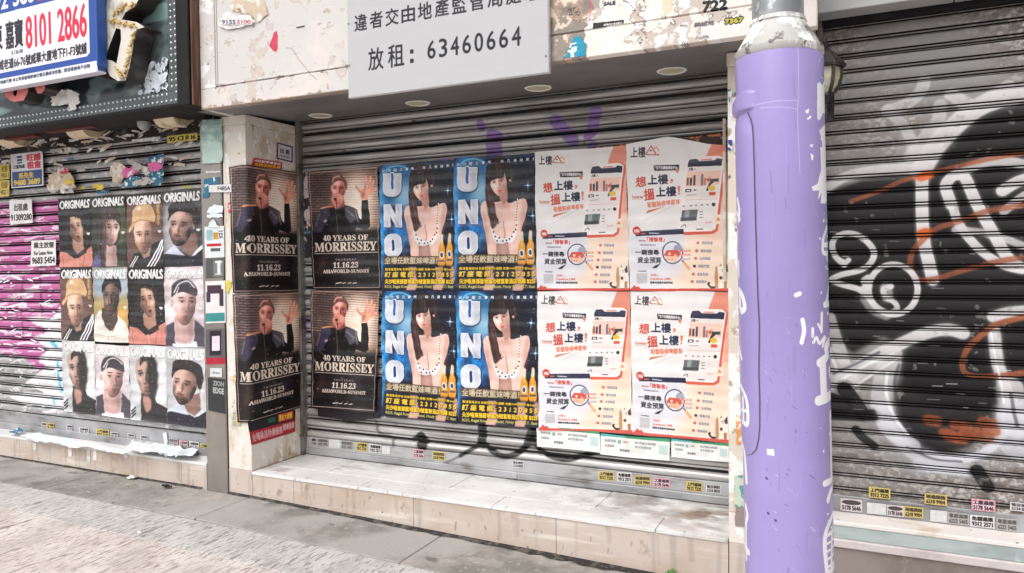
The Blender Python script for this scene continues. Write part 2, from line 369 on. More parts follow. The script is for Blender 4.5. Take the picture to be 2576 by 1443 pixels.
# ------------------------------------------------------------------ printed matter
W_ = (232, 229, 226)
def face(c, cx, cy, w, h, rot, skin, dark, hair, mouth=(180, 90, 85), side=1, opn=0, beard=None, look=0, brow=None, lit=None, line=None, smile=0, nomouth=False, deep=.5):
    """a head seen in soft side light: oval, brows, lids, nose, lips; w,h half sizes, rot in degrees, side = cheek away from the light"""
    r = math.radians(rot)
    def q(x, y): return (cx+x*w*math.cos(r)-y*h*math.sin(r), cy+x*w*math.sin(r)+y*h*math.cos(r))
    o = smooth([q(-.93, -.35), q(-.74, -.84), q(0, -1.02), q(.76, -.84), q(.93, -.35), q(.88, .15), q(.70, .58), q(.36, .92), q(0, 1.02), q(-.36, .92), q(-.70, .58), q(-.88, .15)])
    c.poly(o, skin, 1, 1); c.setclip(o)
    lit = lit or tuple(min(255, int(v*1.13)) for v in skin)
    def e(x, y, rx, ry, col, a, b, ro=0):
        X, Y = q(x, y); c.ell(X, Y, rx*w, ry*h, col, rot+ro, a, b*w)
    e(-side*.15+look, -.55, .42, .2, lit, .8, .18); e(-side*.48+look*.5, .20, .2, .16, lit, .95, .1); e(side*.55, .42, .3, .3, dark, .45, .14); e(-side*.75, .5, .16, .35, dark, .5, .12)
    e(look*1.3+side*.15, .10, .10, .28, dark, .8, .05); e(look*1.3-side*.03, .06, .055, .26, lit, 1, .035); e(look*1.35, .28, .10, .06, lit, .9, .03)
    for sx in (-1, 1):
        X = sx*.40+look; sw = .9 if sx*look >= 0 else 1.08
        e(X, -.15, .27*sw, .10, dark, .85, .07); e(X+sx*.02, -.29, .26*sw, .030, brow or hair, .95, .03, sx*5)
        e(X, -.085, .165*sw, .04, (222, 208, 202), .9, .015); e(X+look*.25, -.088, .075, .045, (26, 18, 18), 1, .012); e(X, -.122, .19*sw, .018, (28, 18, 18), 1, .012); e(X, -.03, .16*sw, .03, dark, .5, .05)
    e(look*1.4-.08, .36, .05, .025, dark, 1, .02); e(look*1.4+.10, .36, .05, .025, dark, 1, .02); e(look*1.4, .40, .18, .03, dark, .6, .04)
    if beard:
        e(look, .84, .72, .28, beard, .9, .10); e(look, .475, .30, .045, beard, .95, .03); e(-.74*side, .42, .17, .42, beard, .6, .07); e(.76*side, .40, .22, .5, beard, .9, .07)
    if not nomouth:
        if opn: e(look, .63, .19, .075, (54, 20, 20), 1, .02)
        e(look, .565-smile*.01, .23+smile*.07, .030, mouth, 1, .02); e(look, .655+opn*.06, .19, .042, mouth, 1, .02); e(look, .605, .23+smile*.05, .009, dark, .9, .008); e(look-.03, .66+opn*.06, .08, .018, lit, .5, .02)
        e(look, .76, .16, .04, dark, .7, .04); e(look, .87, .16, .05, lit, .5, .05)
    c.light(q(-side*.55, -.2), q(side*1.0, .25), 1.08, deep, (1, .93, .90)); c.light(q(0, .55), q(0, 1.15), 1, .72, (1, .95, .93)); c.setclip(None)
    if line is not None:
        P = smooth([q(-1.02, line+.55), q(-1.08, -.55), q(-.80, -1.04), q(-.1, -1.20), q(.78, -1.06), q(1.08, -.55), q(1.02, line+.55), q(.90, line+.22), q(.5, line+.0), q(0, line-.06), q(-.45, line-.02), q(-.86, line+.2)])
        c.poly(P, hair, 1, 1.2); hl = [tuple(min(255, int(v*f+g)) for v in hair) for f, g in ((1.5, 16), (1, 4), (.5, 0))]
        c.strands([q(-.3, -1.18), q(-.9, -.8)], [q(-.5, line-.03), q(-1.0, line+.4)], 22, 2.4, hl, 4, 1); c.strands([q(-.2, -1.18), q(.9, -.85)], [q(-.1, line-.02), q(.98, line+.4)], 30, 2.4, hl, 4, 2)
    return q
def art_singer():
    z = [(930, 190), (1648, 135), (1675, 1390), (990, 1395)]
    c = Cv(300, 424, z, (22, 17, 18))
    # brick wall behind the singer
    c.poly([(880, 120), (1700, 90), (1700, 820), (880, 850)], (74, 58, 54), .8, 30); c.ell(1450, 560, 300, 420, (176, 142, 122), 0, .95, 90); c.ell(1430, 520, 180, 270, (246, 218, 198), 0, 1, 60)
    rg = random.Random(3)
    for r in range(28):
        y = 160+r*26
        for k in range(12):
            x = 905+k*66+(r % 2)*33+rg.uniform(-4, 4); d = math.hypot(x-1430, (y-520)*.7)
            a = .75 if d > 330 else .18; v = rg.uniform(.85, 1.2); f = 1.15 if y < 620 else .7
            c.poly([(x, y), (x+56, y-1), (x+56, y+16), (x, y+17)], (96*v*f, 80*v*f, 78*v*f), a*.8, 1.5)
    for r in range(28): c.line([(905, 158+r*26), (1700, 152+r*26)], 5, (18, 12, 12), .75 if r < 20 else .5, 3)
    c.ell(1440, 520, 160, 240, (246, 220, 202), 0, .8, 55)
    c.poly([(900, 820), (1700, 790), (1700, 1420), (900, 1420)], (20, 15, 16), 1, 22)
    # jacket, sleeve and raised arm
    c.poly([(1065, 585), (1120, 560), (1190, 555), (1300, 545), (1360, 560), (1430, 590), (1455, 680), (1480, 700), (1480, 500), (1540, 495), (1562, 650), (1565, 770), (1530, 805), (1430, 780), (1405, 850), (1400, 960), (1050, 980), (1100, 850), (1010, 840), (1030, 720)], (17, 15, 18), 1, 1)
    c.poly([(1065, 590), (1150, 575), (1165, 640), (1110, 740), (1070, 830), (1010, 830), (1030, 720)], (50, 46, 62), 1, 3)
    c.line([(1070, 580), (1130, 566), (1180, 560)], 14, (196, 130, 96), .9, 4); c.line([(1050, 640), (1020, 760)], 16, (104, 98, 116), .7, 8)
    c.ell(1118, 712, 20, 12, (170, 140, 150), -30, .9, 4)
    c.poly([(1310, 555), (1390, 570), (1440, 600), (1440, 690), (1370, 740), (1310, 650)], (78, 74, 84), .9, 5)
    c.line([(1330, 600), (1400, 660)], 20, (126, 120, 130), .7, 8); c.line([(1420, 600), (1445, 720)], 12, (140, 128, 130), .7, 6)
    c.line([(1215, 590), (1230, 720), (1240, 850)], 9, (92, 74, 66), .8, 4); c.line([(1480, 520), (1490, 700)], 10, (66, 56, 60), .6, 5)
    # raised hand: palm, five fingers
    sk = (222, 150, 126); s2 = (150, 84, 72)
    c.poly([(1465, 400), (1500, 375), (1560, 375), (1590, 400), (1560, 450), (1540, 490), (1480, 490), (1470, 450)], sk, 1, 2)
    for P in ([(1515, 400), (1520, 320), (1520, 262)], [(1545, 395), (1562, 320), (1572, 258)], [(1568, 400), (1590, 340), (1604, 296)], [(1570, 420), (1605, 400), (1630, 384)], [(1490, 430), (1455, 400), (1424, 358)]):
        c.line(P, 21, sk, 1, 3); c.line(P[:2], 9, s2, .35, 6)
    c.ell(1498, 446, 12, 34, (96, 50, 44), 10, .6, 8); c.ell(1540, 410, 26, 20, (232, 168, 140), 0, .8, 10)
    # neck, head, quiff, hand with microphone
    c.poly([(1180, 470), (1300, 460), (1308, 560), (1250, 590), (1190, 570)], (140, 76, 70), 1, 3)
    face(c, 1243, 385, 80, 120, 3, (220, 140, 128), (112, 48, 46), (60, 34, 32), side=1, look=-.02, brow=(80, 40, 38), nomouth=True, lit=(250, 196, 180), deep=.68)
    c.poly([(1163, 325), (1170, 270), (1190, 238), (1225, 222), (1270, 232), (1300, 262), (1330, 310), (1332, 380), (1318, 370), (1306, 312), (1262, 292), (1218, 300), (1190, 322), (1175, 345)], (88, 62, 56), 1, 2, True)
    c.line([(1182, 300), (1205, 255), (1255, 245)], 17, (196, 142, 124), .9, 5); c.line([(1225, 285), (1262, 262), (1290, 280)], 9, (150, 90, 82), .8, 4)
    c.poly([(1172, 500), (1188, 445), (1225, 425), (1270, 432), (1296, 470), (1292, 520), (1250, 560), (1228, 592), (1200, 560)], (206, 128, 114), 1, 2, True)
    for k in range(4): c.line([(1190+k*5, 446+k*24), (1240, 440+k*22), (1286-k*6, 462+k*20)], 17, (224-k*6, 150-k*6, 134-k*6), .95, 3); c.line([(1192+k*5, 458+k*24), (1240, 453+k*22), (1282-k*6, 474+k*20)], 4, (112, 54, 52), .85, 2)
    c.ell(1216, 486, 15, 13, (24, 20, 22), 0, .95, 3); c.line([(1222, 500), (1228, 580)], 9, (30, 26, 28), .8, 3)
    # legs fading into the dark
    c.ell(1080, 1150, 40, 110, (88, 58, 48), 10, .45, 22); c.ell(1450, 1120, 60, 90, (70, 62, 80), 0, .5, 30); c.ell(1220, 1150, 90, 120, (52, 50, 58), 0, .4, 40)
    # frame and lettering
    for a, b in (((948, 208), (1632, 154)), ((1632, 154), (1658, 1374)), ((1658, 1374), (1004, 1378)), ((1004, 1378), (948, 208))): c.line([a, b], 4.5, (196, 168, 158), .9, 1)
    t = (226, 208, 192)
    c.im[:] = np.clip(c.im*1.12, 0, 1)
    c.text('𝟒𝟎 𝐘𝐄𝐀𝐑𝐒 𝐎𝐅', [(1090, 858), (1540, 848), (1543, 905), (1092, 916)], t, 1, .8)
    c.text('𝐌𝐎𝐑𝐑𝐈𝐒𝐒𝐄𝐘', [(1006, 934), (1632, 920), (1628, 1008), (1010, 1024)], t, 1, 1.6)
    c.line([(1010, 1042), (1640, 1028)], 5, t, 1, 1)
    c.text('T H U R S D A Y', [(1215, 1094), (1420, 1090), (1420, 1108), (1215, 1112)], (170, 154, 144), 1, .5)
    c.text('𝟏𝟏.𝟏𝟔.𝟐𝟑', [(1194, 1130), (1446, 1124), (1446, 1180), (1196, 1186)], t, 1, 1)
    c.text('𝐀𝐒𝐈𝐀𝐖𝐎𝐑𝐋𝐃-𝐒𝐔𝐌𝐌𝐈𝐓', [(1090, 1202), (1556, 1196), (1556, 1230), (1092, 1238)], t, 1, .8)
    for x0, x1 in ((1220, 1275), (1290, 1316), (1345, 1372), (1392, 1425)): c.line([(x0, 1336), (x1, 1328)], 10, (210, 196, 188), .9, 2)
    c.noise(.22, 6, 4, 5); return c.image('singer_poster_print')
def art_uno():
    z = [(721, 155), (1410, 110), (1440, 1300), (745, 1298)]
    c = Cv(300, 424, z, (10, 14, 34))
    n = fnoise(c.h, c.w, 5, 5, 2, 1.0); n2 = fnoise(c.h, c.w, 9, 5, 9, 1.0)
    gx = np.linspace(0, 1, c.w)[None]; gy = np.linspace(0, 1, c.h)[:, None]
    m = np.clip((n-.38)*4, 0, 1)*np.clip(1.25-gx*1.6-np.maximum(gy-.55, 0)*2, 0, 1)+np.clip(.28-gy*2.6, 0, 1)*np.clip(n2*2-.5, 0, 1)*1.6
    m = np.clip(m, 0, 1)[..., None]; c.im = c.im*(1-m)+np.array([.05, .60, 1.0], np.float32)*m
    m2 = (np.clip((n2-.5)*5, 0, 1)*m[..., 0])[..., None]; c.im = (c.im*(1-m2*.6)+np.array([.62, .9, 1.0], np.float32)*m2*.6).astype(np.float32)
    c.ell(890, 340, 190, 200, (60, 160, 226), 0, .6, 12)
    c.ell(960, 430, 90, 110, (168, 214, 240), 0, .8, 34)
    c.line([(765, 300), (800, 190), (900, 160), (990, 190)], 12, (120, 210, 244), .8, 8)
    rg = random.Random(5)
    for i in range(70): c.ell(rg.uniform(1240, 1440), rg.uniform(300, 800), 2.2, 2.2, (200, 225, 255), 0, rg.uniform(.3, 1))
    for X, Y, R in ((1362, 388, 34), (1402, 650, 42)):
        c.ell(X, Y, 16, 16, (90, 170, 230), 0, .9, 8); c.line([(X-R, Y), (X+R, Y)], 4, (180, 220, 250), .8, 2); c.line([(X, Y-R*1.3), (X, Y+R*1.3)], 4, (180, 220, 250), .8, 2); c.ell(X, Y, 7, 8, (240, 250, 255))
    # woman with long dark hair in a dotted bikini top
    hair = (28, 18, 20); sk = (238, 200, 186); sd = (186, 130, 116)
    c.poly([(1000, 330), (1010, 230), (1060, 160), (1130, 140), (1210, 180), (1245, 270), (1255, 400), (1290, 520), (1180, 480), (1150, 520), (1090, 600), (1110, 700), (1050, 740), (1020, 640), (1000, 480)], hair, 1, 1, True)
    c.poly([(1120, 470), (1180, 440), (1195, 540), (1320, 500), (1352, 540), (1345, 640), (1300, 800), (1290, 1010), (1215, 1010), (1205, 880), (1100, 880), (1100, 1005), (1030, 1005), (1010, 860), (965, 650), (958, 565), (1000, 520), (1080, 530), (1130, 520)], sk, 1, 1, True)
    c.ell(1325, 640, 20, 160, sd, 5, .55, 14); c.ell(1000, 760, 16, 160, sd, -8, .5, 12); c.ell(1150, 560, 60, 26, sd, 0, .55, 16)
    c.poly([(1095, 870), (1215, 860), (1225, 1005), (1095, 1005)], (176, 128, 116), 1, 5); c.ell(1155, 950, 40, 70, (206, 164, 150), 0, .7, 16)
    c.poly([(1190, 860), (1290, 800), (1292, 1010), (1214, 1010)], sk, 1, 3)
    c.line([(1150, 700), (1165, 800), (1160, 850)], 10, (168, 112, 100), .75, 7); c.ell(1100, 760, 46, 60, (240, 208, 196), 0, .7, 20); c.ell(1215, 740, 46, 60, (240, 208, 196), 0, .7, 20)
    c.ell(1260, 560, 50, 26, (240, 210, 198), 0, .6, 14)
    c.poly([(1040, 745), (1080, 800), (1150, 845), (1210, 830), (1260, 770), (1280, 690), (1262, 800), (1230, 880), (1180, 878), (1150, 892), (1095, 885), (1065, 840)], (240, 236, 238), 1, 1, True)
    for X, Y in ((1068, 790), (1085, 830), (1100, 868), (1120, 840), (1150, 868), (1180, 862), (1205, 850), (1225, 830), (1240, 790), (1258, 770), (1265, 730)): c.ell(X, Y, 7, 8, (30, 28, 40))
    c.line([(1275, 505), (1262, 600), (1268, 720)], 9, (236, 230, 232), 1, 1)
    for k in range(8): c.ell(1271-k*1.2, 520+k*24, 4, 6, (30, 28, 40))
    # face
    c.poly([(1128, 440), (1185, 400), (1190, 520), (1150, 560), (1120, 500)], sd, 1, 4)
    face(c, 1110, 365, 78, 118, -12, (240, 208, 196), (186, 128, 116), (60, 36, 34), (214, 84, 92), side=1, look=-.05, lit=(254, 236, 226), smile=1, deep=.84)
    c.ell(1214, 330, 15, 28, (222, 176, 162), 10, 1, 2)
    c.poly([(1012, 380), (1018, 250), (1080, 168), (1160, 176), (1206, 250), (1216, 330), (1192, 345), (1178, 300), (1164, 262), (1158, 312), (1140, 322), (1120, 326), (1100, 328), (1080, 334), (1062, 340), (1046, 352), (1034, 400), (1026, 420)], hair, 1, 1.5, False)
    HC = [(96, 64, 60), (60, 38, 38), (20, 12, 14), (40, 26, 28)]
    c.strands([(1060, 215), (1170, 215)], [(1048, 345), (1185, 335)], 34, 5, HC, 5, 1); c.strands([(1040, 180), (1020, 300)], [(1010, 560), (1060, 640)], 30, 6, HC, 10, 2); c.strands([(1180, 170), (1230, 260)], [(1215, 330), (1270, 500)], 26, 6, HC, 8, 3); c.strands([(1050, 175), (1200, 180)], [(1020, 260), (1230, 280)], 24, 5, HC, 6, 4)
    c.line([(1070, 200), (1100, 170), (1150, 180)], 14, (82, 60, 60), .8, 8)
    c.poly([(1000, 380), (1030, 420), (1060, 520), (1090, 640), (1110, 700), (1060, 760), (1030, 660), (1005, 520)], (58, 36, 36), 1, 3, True)
    c.strands([(1000, 400), (1050, 420)], [(1050, 740), (1105, 700)], 40, 5, [(110, 70, 62), (70, 42, 40), (36, 22, 24)], 8, 5)
    c.line([(1030, 470), (1065, 600), (1080, 700), (1110, 715)], 12, (104, 68, 62), .8, 6); c.line([(1080, 690), (1100, 716), (1125, 700)], 6, (88, 50, 48), .8, 3)
    # letters
    def rr(x0, y0, x1, y1, r, top=True):
        P = []
        for cx_, cy_, a0 in ((x1-r, y1-r, 0), (x0+r, y1-r, 90), (x0+r, y0+r, 180), (x1-r, y0+r, 270)):
            for k in range(6): t = math.radians(a0+k*18); P.append((cx_+r*math.cos(t), cy_+r*math.sin(t)))
        return P
    def half(x0, y0, x1, y1, r): P = [(x1, y0)]+rr(x0, y0, x1, y1, r)[:12]+[(x0, y0)]; return P
    def block(out, hole, bgc):
        m = [sum(p[i] for p in out)/len(out) for i in (0, 1)]; big = [(m[0]+(x-m[0])*1.07, m[1]+(y-m[1])*1.05) for x, y in out]
        c.poly([(x+7, y+9) for x, y in big], (3, 8, 30), .8, 5); c.poly(big, (238, 240, 246)); c.poly(out, (226, 228, 234), 1, 0, col2=(150, 152, 168), gdir=(.55, .45))
        c.setclip(out); c.poly([(x+len(out)*0+34, y-10) for x, y in out], (206, 208, 218), .9, 2); c.poly([(x-46, y+30) for x, y in out], (246, 246, 250), .45, 8); c.setclip(None)
        if hole:
            mm = [sum(p[i] for p in hole)/len(hole) for i in (0, 1)]; c.poly(hole, (240, 242, 248)); c.poly([(mm[0]+(x-mm[0])*.72, mm[1]+(y-mm[1])*.93) for x, y in hole], bgc, 1, .5)
    block(half(760, 238, 922, 440, 66), half(826, 220, 858, 376, 15), (22, 92, 170))
    block([(770, 714), (770, 516), (826, 514), (872, 610), (872, 514), (930, 512), (930, 716), (874, 716), (828, 618), (828, 716)], None, None)
    block(rr(772, 784, 932, 988, 70), rr(836, 830, 870, 942, 15), (16, 50, 120))
    for i, ch in enumerate('尖沙咀之會所 非凡優越享受'):
        if ch != ' ': x = 752+i*54; c.text(ch, (x, 196-i*4, x+26, 222-i*4), (226, 230, 240), 1, .8, sh=(0, 0, 0))
    # beer bottles
    for X, Y in ((1308, 790), (1382, 782)):
        c.poly([(X-14, Y+80), (X-10, Y), (X+12, Y), (X+18, Y+80), (X+30, Y+130), (X+34, Y+280), (X-30, Y+280), (X-28, Y+130)], (222, 150, 38), 1, 1, True)
        c.poly([(X-14, Y+75), (X-10, Y), (X+12, Y), (X+18, Y+75)], (214, 212, 208), 1, 2); c.ell(X, Y+90, 8, 40, (250, 206, 110), 0, .8, 6)
        c.ell(X+1, Y+185, 22, 36, (224, 222, 214)); c.ell(X+1, Y+185, 13, 22, (50, 78, 120)); c.poly([(X-26, Y+232), (X+30, Y+232), (X+30, Y+246), (X-26, Y+246)], (40, 60, 100), .9)
    # foot of the poster
    c.poly([(760, 985), (1275, 985), (1275, 1062), (765, 1062)], (92, 74, 56), .95)
    c.text('全場任飲藍妹啤酒！', (774, 994, 1268, 1056), (196, 178, 150), 1, 1.5, sh=(30, 20, 10))
    c.poly([(760, 1072), (1440, 1072), (1440, 1300), (750, 1300)], (12, 14, 30), .72, 6)
    for X in (1040, 1290): c.poly([(X-40, 1085), (X+36, 1085), (X+20, 1150), (X+50, 1210), (X+30, 1300), (X-60, 1300), (X-30, 1190)], (226, 172, 160), .9, 5)
    c.ell(1420, 1150, 30, 80, (226, 176, 164), 0, .8, 8)
    y_ = (232, 192, 44)
    c.text('高清直播波地 勁歌點唱-PK遊戲 免費WiFi加送小食Snack', (778, 1094, 1420, 1118), y_, 1, .8, sh=(20, 16, 0))
    c.text('訂 座 電 話 : 2 3 1 2 0 8 5 5', (778, 1130, 1422, 1178), y_, 1, 1.6, sh=(10, 8, 0))
    c.text('尖沙咀東部麼地道70號富豪酒店地庫 B225', (778, 1196, 1424, 1240), y_, 1, 1.2, sh=(20, 16, 0))
    c.text('B225, Regal Kowloon Hotel, Mody Rd., T.S.T. East', (778, 1254, 1424, 1284), (196, 180, 90), 1, .6)
    c.noise(.13, 7, 6, 5); return c.image('bar_poster_print')
def art_app():
    z = [(85, 182), (893, 112), (925, 1377), (112, 1380)]
    c = Cv(300, 430, z, (238, 235, 234)); nv = (34, 38, 66); co = (222, 84, 66)
    c.poly([(560, 900), (925, 520), (940, 1380), (420, 1380)], (246, 222, 202), 1, 50); c.poly([(700, 700), (925, 300), (940, 900), (700, 980)], (242, 204, 184), .8, 50)
    c.poly([(85, 900), (500, 860), (560, 1200), (300, 1380), (100, 1380)], (222, 222, 230), .7, 30)
    c.poly([(726, 275), (782, 119), (893, 108), (905, 300), (870, 300)], (232, 146, 124), 1, 1)
    c.poly([(880, 200), (912, 200), (925, 700), (860, 700)], (236, 160, 134), .8, 8)
    # logo
    c.text('上樓', (122, 212, 240, 288), (44, 38, 40), 1, 1)
    c.line([(246, 262), (285, 208), (322, 262)], 8, (196, 80, 56), 1, 1, False); c.line([(308, 232), (325, 216), (348, 244)], 6, (226, 140, 104), 1, 1, False); c.poly([(276, 236), (290, 236), (290, 246), (276, 246)], (60, 50, 50))
    c.text('DREAM HOUSE', (246, 264, 350, 273), (196, 110, 90), 1, .3)
    # telephone
    c.poly([(620, 285), (860, 262), (890, 290), (888, 320), (830, 880), (790, 905), (556, 918), (530, 890), (588, 320)], (214, 92, 70), 1, 2)
    ph = [(600, 285), (640, 276), (840, 264), (872, 286), (868, 330), (812, 860), (780, 884), (540, 892), (512, 868), (572, 330)]
    c.poly(ph, (250, 240, 236)); c.poly([(584, 330), (596, 300), (650, 292), (676, 312), (800, 302), (818, 286), (862, 290), (856, 345), (582, 360)], nv)
    c.line([(690, 300), (772, 294)], 7, (214, 92, 70)); c.poly([(578, 362), (856, 346), (796, 868), (536, 880)], (238, 232, 230))
    c.text('上樓', (588, 366, 622, 388), (70, 60, 60), 1, .4); c.line([(626, 386), (638, 370), (650, 386)], 3, (196, 80, 56), 1, 1, False)
    c.poly([(576, 400), (852, 384), (838, 500), (562, 526)], (244, 204, 188))
    for k, (x, hh, cc) in enumerate(((574, 60, (150, 80, 66)), (600, 60, (60, 50, 70)), (628, 80, (74, 66, 84)), (690, 90, (120, 110, 130)), (712, 60, (200, 130, 112)), (750, 70, (226, 150, 130)))):
        c.poly([(x, 510-hh), (x+18, 505-hh), (x+16, 508), (x-2, 512)], cc)
    c.poly([(762, 455), (832, 450), (830, 476), (760, 480)], (48, 72, 74)); c.line([(740, 545), (760, 500), (780, 480)], 16, (40, 36, 50)); c.ell(775, 530, 30, 22, (232, 192, 50)); c.ell(745, 462, 12, 12, (212, 70, 60))
    c.poly([(564, 542), (612, 538), (610, 562), (562, 566)], (34, 34, 40)); c.poly([(574, 548), (602, 546), (600, 558), (572, 560)], (240, 236, 236)); c.line([(632, 548), (650, 546)], 8, (60, 60, 66)); c.line([(575, 590), (652, 584)], 4, (130, 130, 136))
    c.poly([(756, 564), (808, 560), (806, 586), (754, 590)], co); c.line([(560, 630), (835, 616)], 2.5, (226, 150, 140))
    for x in (550, 610, 652, 700, 744): c.ell(x, 680-.07*(x-550), 9, 6, (120, 116, 120))
    c.ell(793, 664, 15, 15, (40, 38, 42)); c.poly([(536, 714), (666, 706), (654, 794), (526, 802)], (96, 106, 106)); c.poly([(560, 714), (600, 712), (590, 780), (556, 780)], (170, 178, 176), .8, 4); c.poly([(528, 775), (656, 768), (654, 794), (526, 802)], (50, 56, 56), .9, 4)
    for y in (725, 748, 772): c.line([(680, y), (704, y-2)], 6, (110, 108, 112))
    c.line([(730, 812), (776, 808)], 10, (236, 180, 172)); c.ell(545, 845, 22, 22, (240, 236, 236)); c.line([(530, 850), (560, 830), (566, 850)], 5, (40, 38, 44)); c.line([(655, 868), (706, 866)], 7, (60, 58, 62))
    c.poly([(800, 750), (866, 742), (862, 822), (800, 828)], (246, 226, 208)); c.poly([(812, 795), (832, 765), (850, 795)], (226, 140, 90))
    # headline
    c.poly([(306, 350), (512, 342), (512, 386), (312, 394)], (34, 32, 44)); c.text('「全方位樓盤資訊平台」', (318, 354, 504, 380), (232, 226, 226), 1, .8); c.poly([(476, 384), (512, 380), (500, 416), (486, 400)], (222, 130, 96))
    cr = (206, 74, 58)
    c.text('想', [(160, 448), (240, 440), (246, 520), (164, 528)], cr, 1, 1.4); c.text('上樓', [(258, 432), (418, 420), (424, 498), (262, 508)], nv, 1, 1.4); c.text('，', [(440, 462), (462, 460), (460, 490), (440, 492)], (226, 120, 90), 1, 2)
    c.text('搵', [(226, 545), (310, 536), (314, 628), (232, 638)], cr, 1, 1.4); c.text('上樓', [(324, 530), (486, 518), (488, 596), (330, 606)], nv, 1, 1.4); c.text('！', [(500, 518), (522, 516), (516, 584), (506, 586)], (226, 120, 90), 1, 2)
    c.text('Find your dream home', (130, 598, 218, 622), (206, 120, 96), 1, .3); c.line([(130, 626), (216, 622)], 3, (206, 120, 96))
    c.text('筍盤裝修啤都有', [(252, 652), (516, 620), (520, 662), (258, 698)], (222, 118, 84), 1, .6); c.poly([(240, 745), (258, 718), (400, 686)], (206, 120, 88)); c.line([(232, 800), (540, 636)], 2, (150, 140, 140), .7)
    # browser window, magnifying glass, house
    c.poly([(140, 898), (556, 868), (560, 1170), (150, 1200)], (226, 224, 232), .8); c.poly([(156, 892), (548, 866), (556, 908), (160, 930)], nv); c.ell(168, 884, 32, 34, (206, 60, 48)); c.text('全港首創', (148, 872, 190, 898), (240, 220, 216), 1, .4)
    c.line([(205, 908), (240, 906)], 8, (226, 100, 80)); c.text('dreamhouse.com', (270, 898, 352, 908), (220, 220, 230), 1, .3)
    c.text('「搜智易」', (254, 938, 396, 974), cr, 1, .6); c.text('智能系統', (184, 960, 242, 974), (190, 140, 136), 1, .3); c.text('DREAMHOUSE ONE CLICK', (200, 996, 325, 1006), (130, 130, 140), 1, .3)
    c.text('一鍵搜尋', (158, 1040, 350, 1082), (44, 42, 48), 1, .8); c.text('資金預算', (176, 1100, 370, 1150), (44, 42, 48), 1, .8); c.poly([(290, 1192), (320, 1170), (368, 1150), (330, 1190)], nv)
    c.line([(545, 1130), (596, 1192)], 22, (240, 176, 130)); c.line([(524, 1108), (548, 1136)], 12, (120, 120, 150))
    c.ell(462, 1062, 86, 94, nv); c.ell(462, 1062, 77, 85, (224, 226, 236)); c.ell(506, 1030, 36, 36, (160, 162, 180)); c.poly([(395, 1072), (424, 1044), (510, 1040), (520, 1100), (490, 1142), (410, 1120)], (240, 190, 160)); c.poly([(386, 1088), (416, 1042), (500, 1040), (528, 1072), (505, 1100), (480, 1068), (470, 1092)], (214, 90, 74)); c.ell(436, 1072, 10, 12, (250, 230, 220))
    for y in (1112,): 
        for x in (410, 432, 454): c.poly([(x, y), (x+10, y), (x+10, y+14), (x, y+14)], (206, 130, 96))
    for y, cc in ((1048, co), (1082, (226, 120, 100)), (1116, (120, 126, 170))): c.line([(530, y), (600, y-4)], 13, cc); c.line([(534, y), (596, y-4)], 6, (246, 220, 210))
    for i, y in enumerate((980, 1046, 1108, 1172, 1238, 1300)):
        x = 700-i*9; c.text(('貸款易達', '樓市走勢', '全港筍盤', '專業代理', '低息免佣', '裝修設計')[i], (x, y-12, x+88, y+12), (150, 150, 158), 1, 1); c.ell(x-32, y, 13, 12, (206, 96, 74) if i != 3 else (60, 56, 60))
    # blank square where the code stands, web lines
    c.poly([(166, 1236), (254, 1234), (256, 1316), (170, 1320)], (196, 194, 198)); c.text('DreamHouse', (180, 1212, 246, 1220), (70, 70, 76), 1, .3)
    c.text('立即登入', (280, 1240, 346, 1256), (222, 140, 124), 1, .3); c.text('DreamHouse 上樓啦', (280, 1270, 446, 1288), (222, 120, 104), 1, .4); c.text('搜尋全港最多最快筍盤', (278, 1302, 464, 1318), (60, 58, 62), 1, .8)
    # calico cat
    c.line([(828, 1340), (780, 1344), (754, 1318), (762, 1308)], 15, (50, 34, 32)); c.poly([(822, 1340), (806, 1260), (818, 1180), (850, 1150), (900, 1160), (915, 1230), (905, 1300), (910, 1355), (840, 1358)], (240, 232, 222), 1, 1, True)
    c.poly([(812, 1180), (828, 1165), (836, 1260), (838, 1350), (812, 1352), (806, 1260)], (196, 146, 100), 1, 2); c.poly([(882, 1190), (908, 1150), (914, 1215), (890, 1220)], (84, 66, 64)); c.poly([(842, 1172), (856, 1146), (866, 1170)], (196, 146, 100)); c.ell(858, 1266, 13, 14, (110, 60, 56)); c.poly([(880, 1300), (905, 1290), (908, 1350), (884, 1352)], (170, 120, 80), 1, 2)
    c.line([(860, 1200), (876, 1198)], 4, (60, 50, 50)); c.line([(866, 1212), (874, 1214)], 5, (190, 110, 100))
    c.poly([(112, 1368), (135, 1348), (148, 1330), (165, 1348), (182, 1342), (204, 1362), (925, 1352), (926, 1384), (112, 1388)], (206, 78, 66))
    c.noise(.03, 8, 8); return c.image('property_poster_print')
def ocv(q, bgc): return Cv(190, 340, q, bgc)
def oti(c, q, col=(236, 234, 232)):
    (a, b, d, e) = [np.array(p, float) for p in q]
    def at(u, v): return tuple((a*(1-u)+b*u)*(1-v)+(e*(1-u)+d*u)*v)
    c.text('ORIGINALS', [at(.05, .035), at(.95, .035), at(.95, .15), at(.05, .15)], col, 1, 2.6, sh=(70, 70, 74))
    x, y = at(.93, .53); 
    for dx, r in ((-10, -35), (0, 0), (10, 35)): c.ell(x-8+dx*.7, y, 6, 12, (236, 234, 232), r, .95)
def fin(c, n):
    g = fnoise(c.h, c.w, 14, 3, 5, .3); g2 = fnoise(c.h, c.w, 5, 5, len(n), 1.2); c.im *= ((.90+.2*g)*(.82+.36*g2))[..., None]; gr = c.im.mean(2, keepdims=True); c.im = (c.im*.74+gr*.22+.05).astype(np.float32)
    return c.image(n)
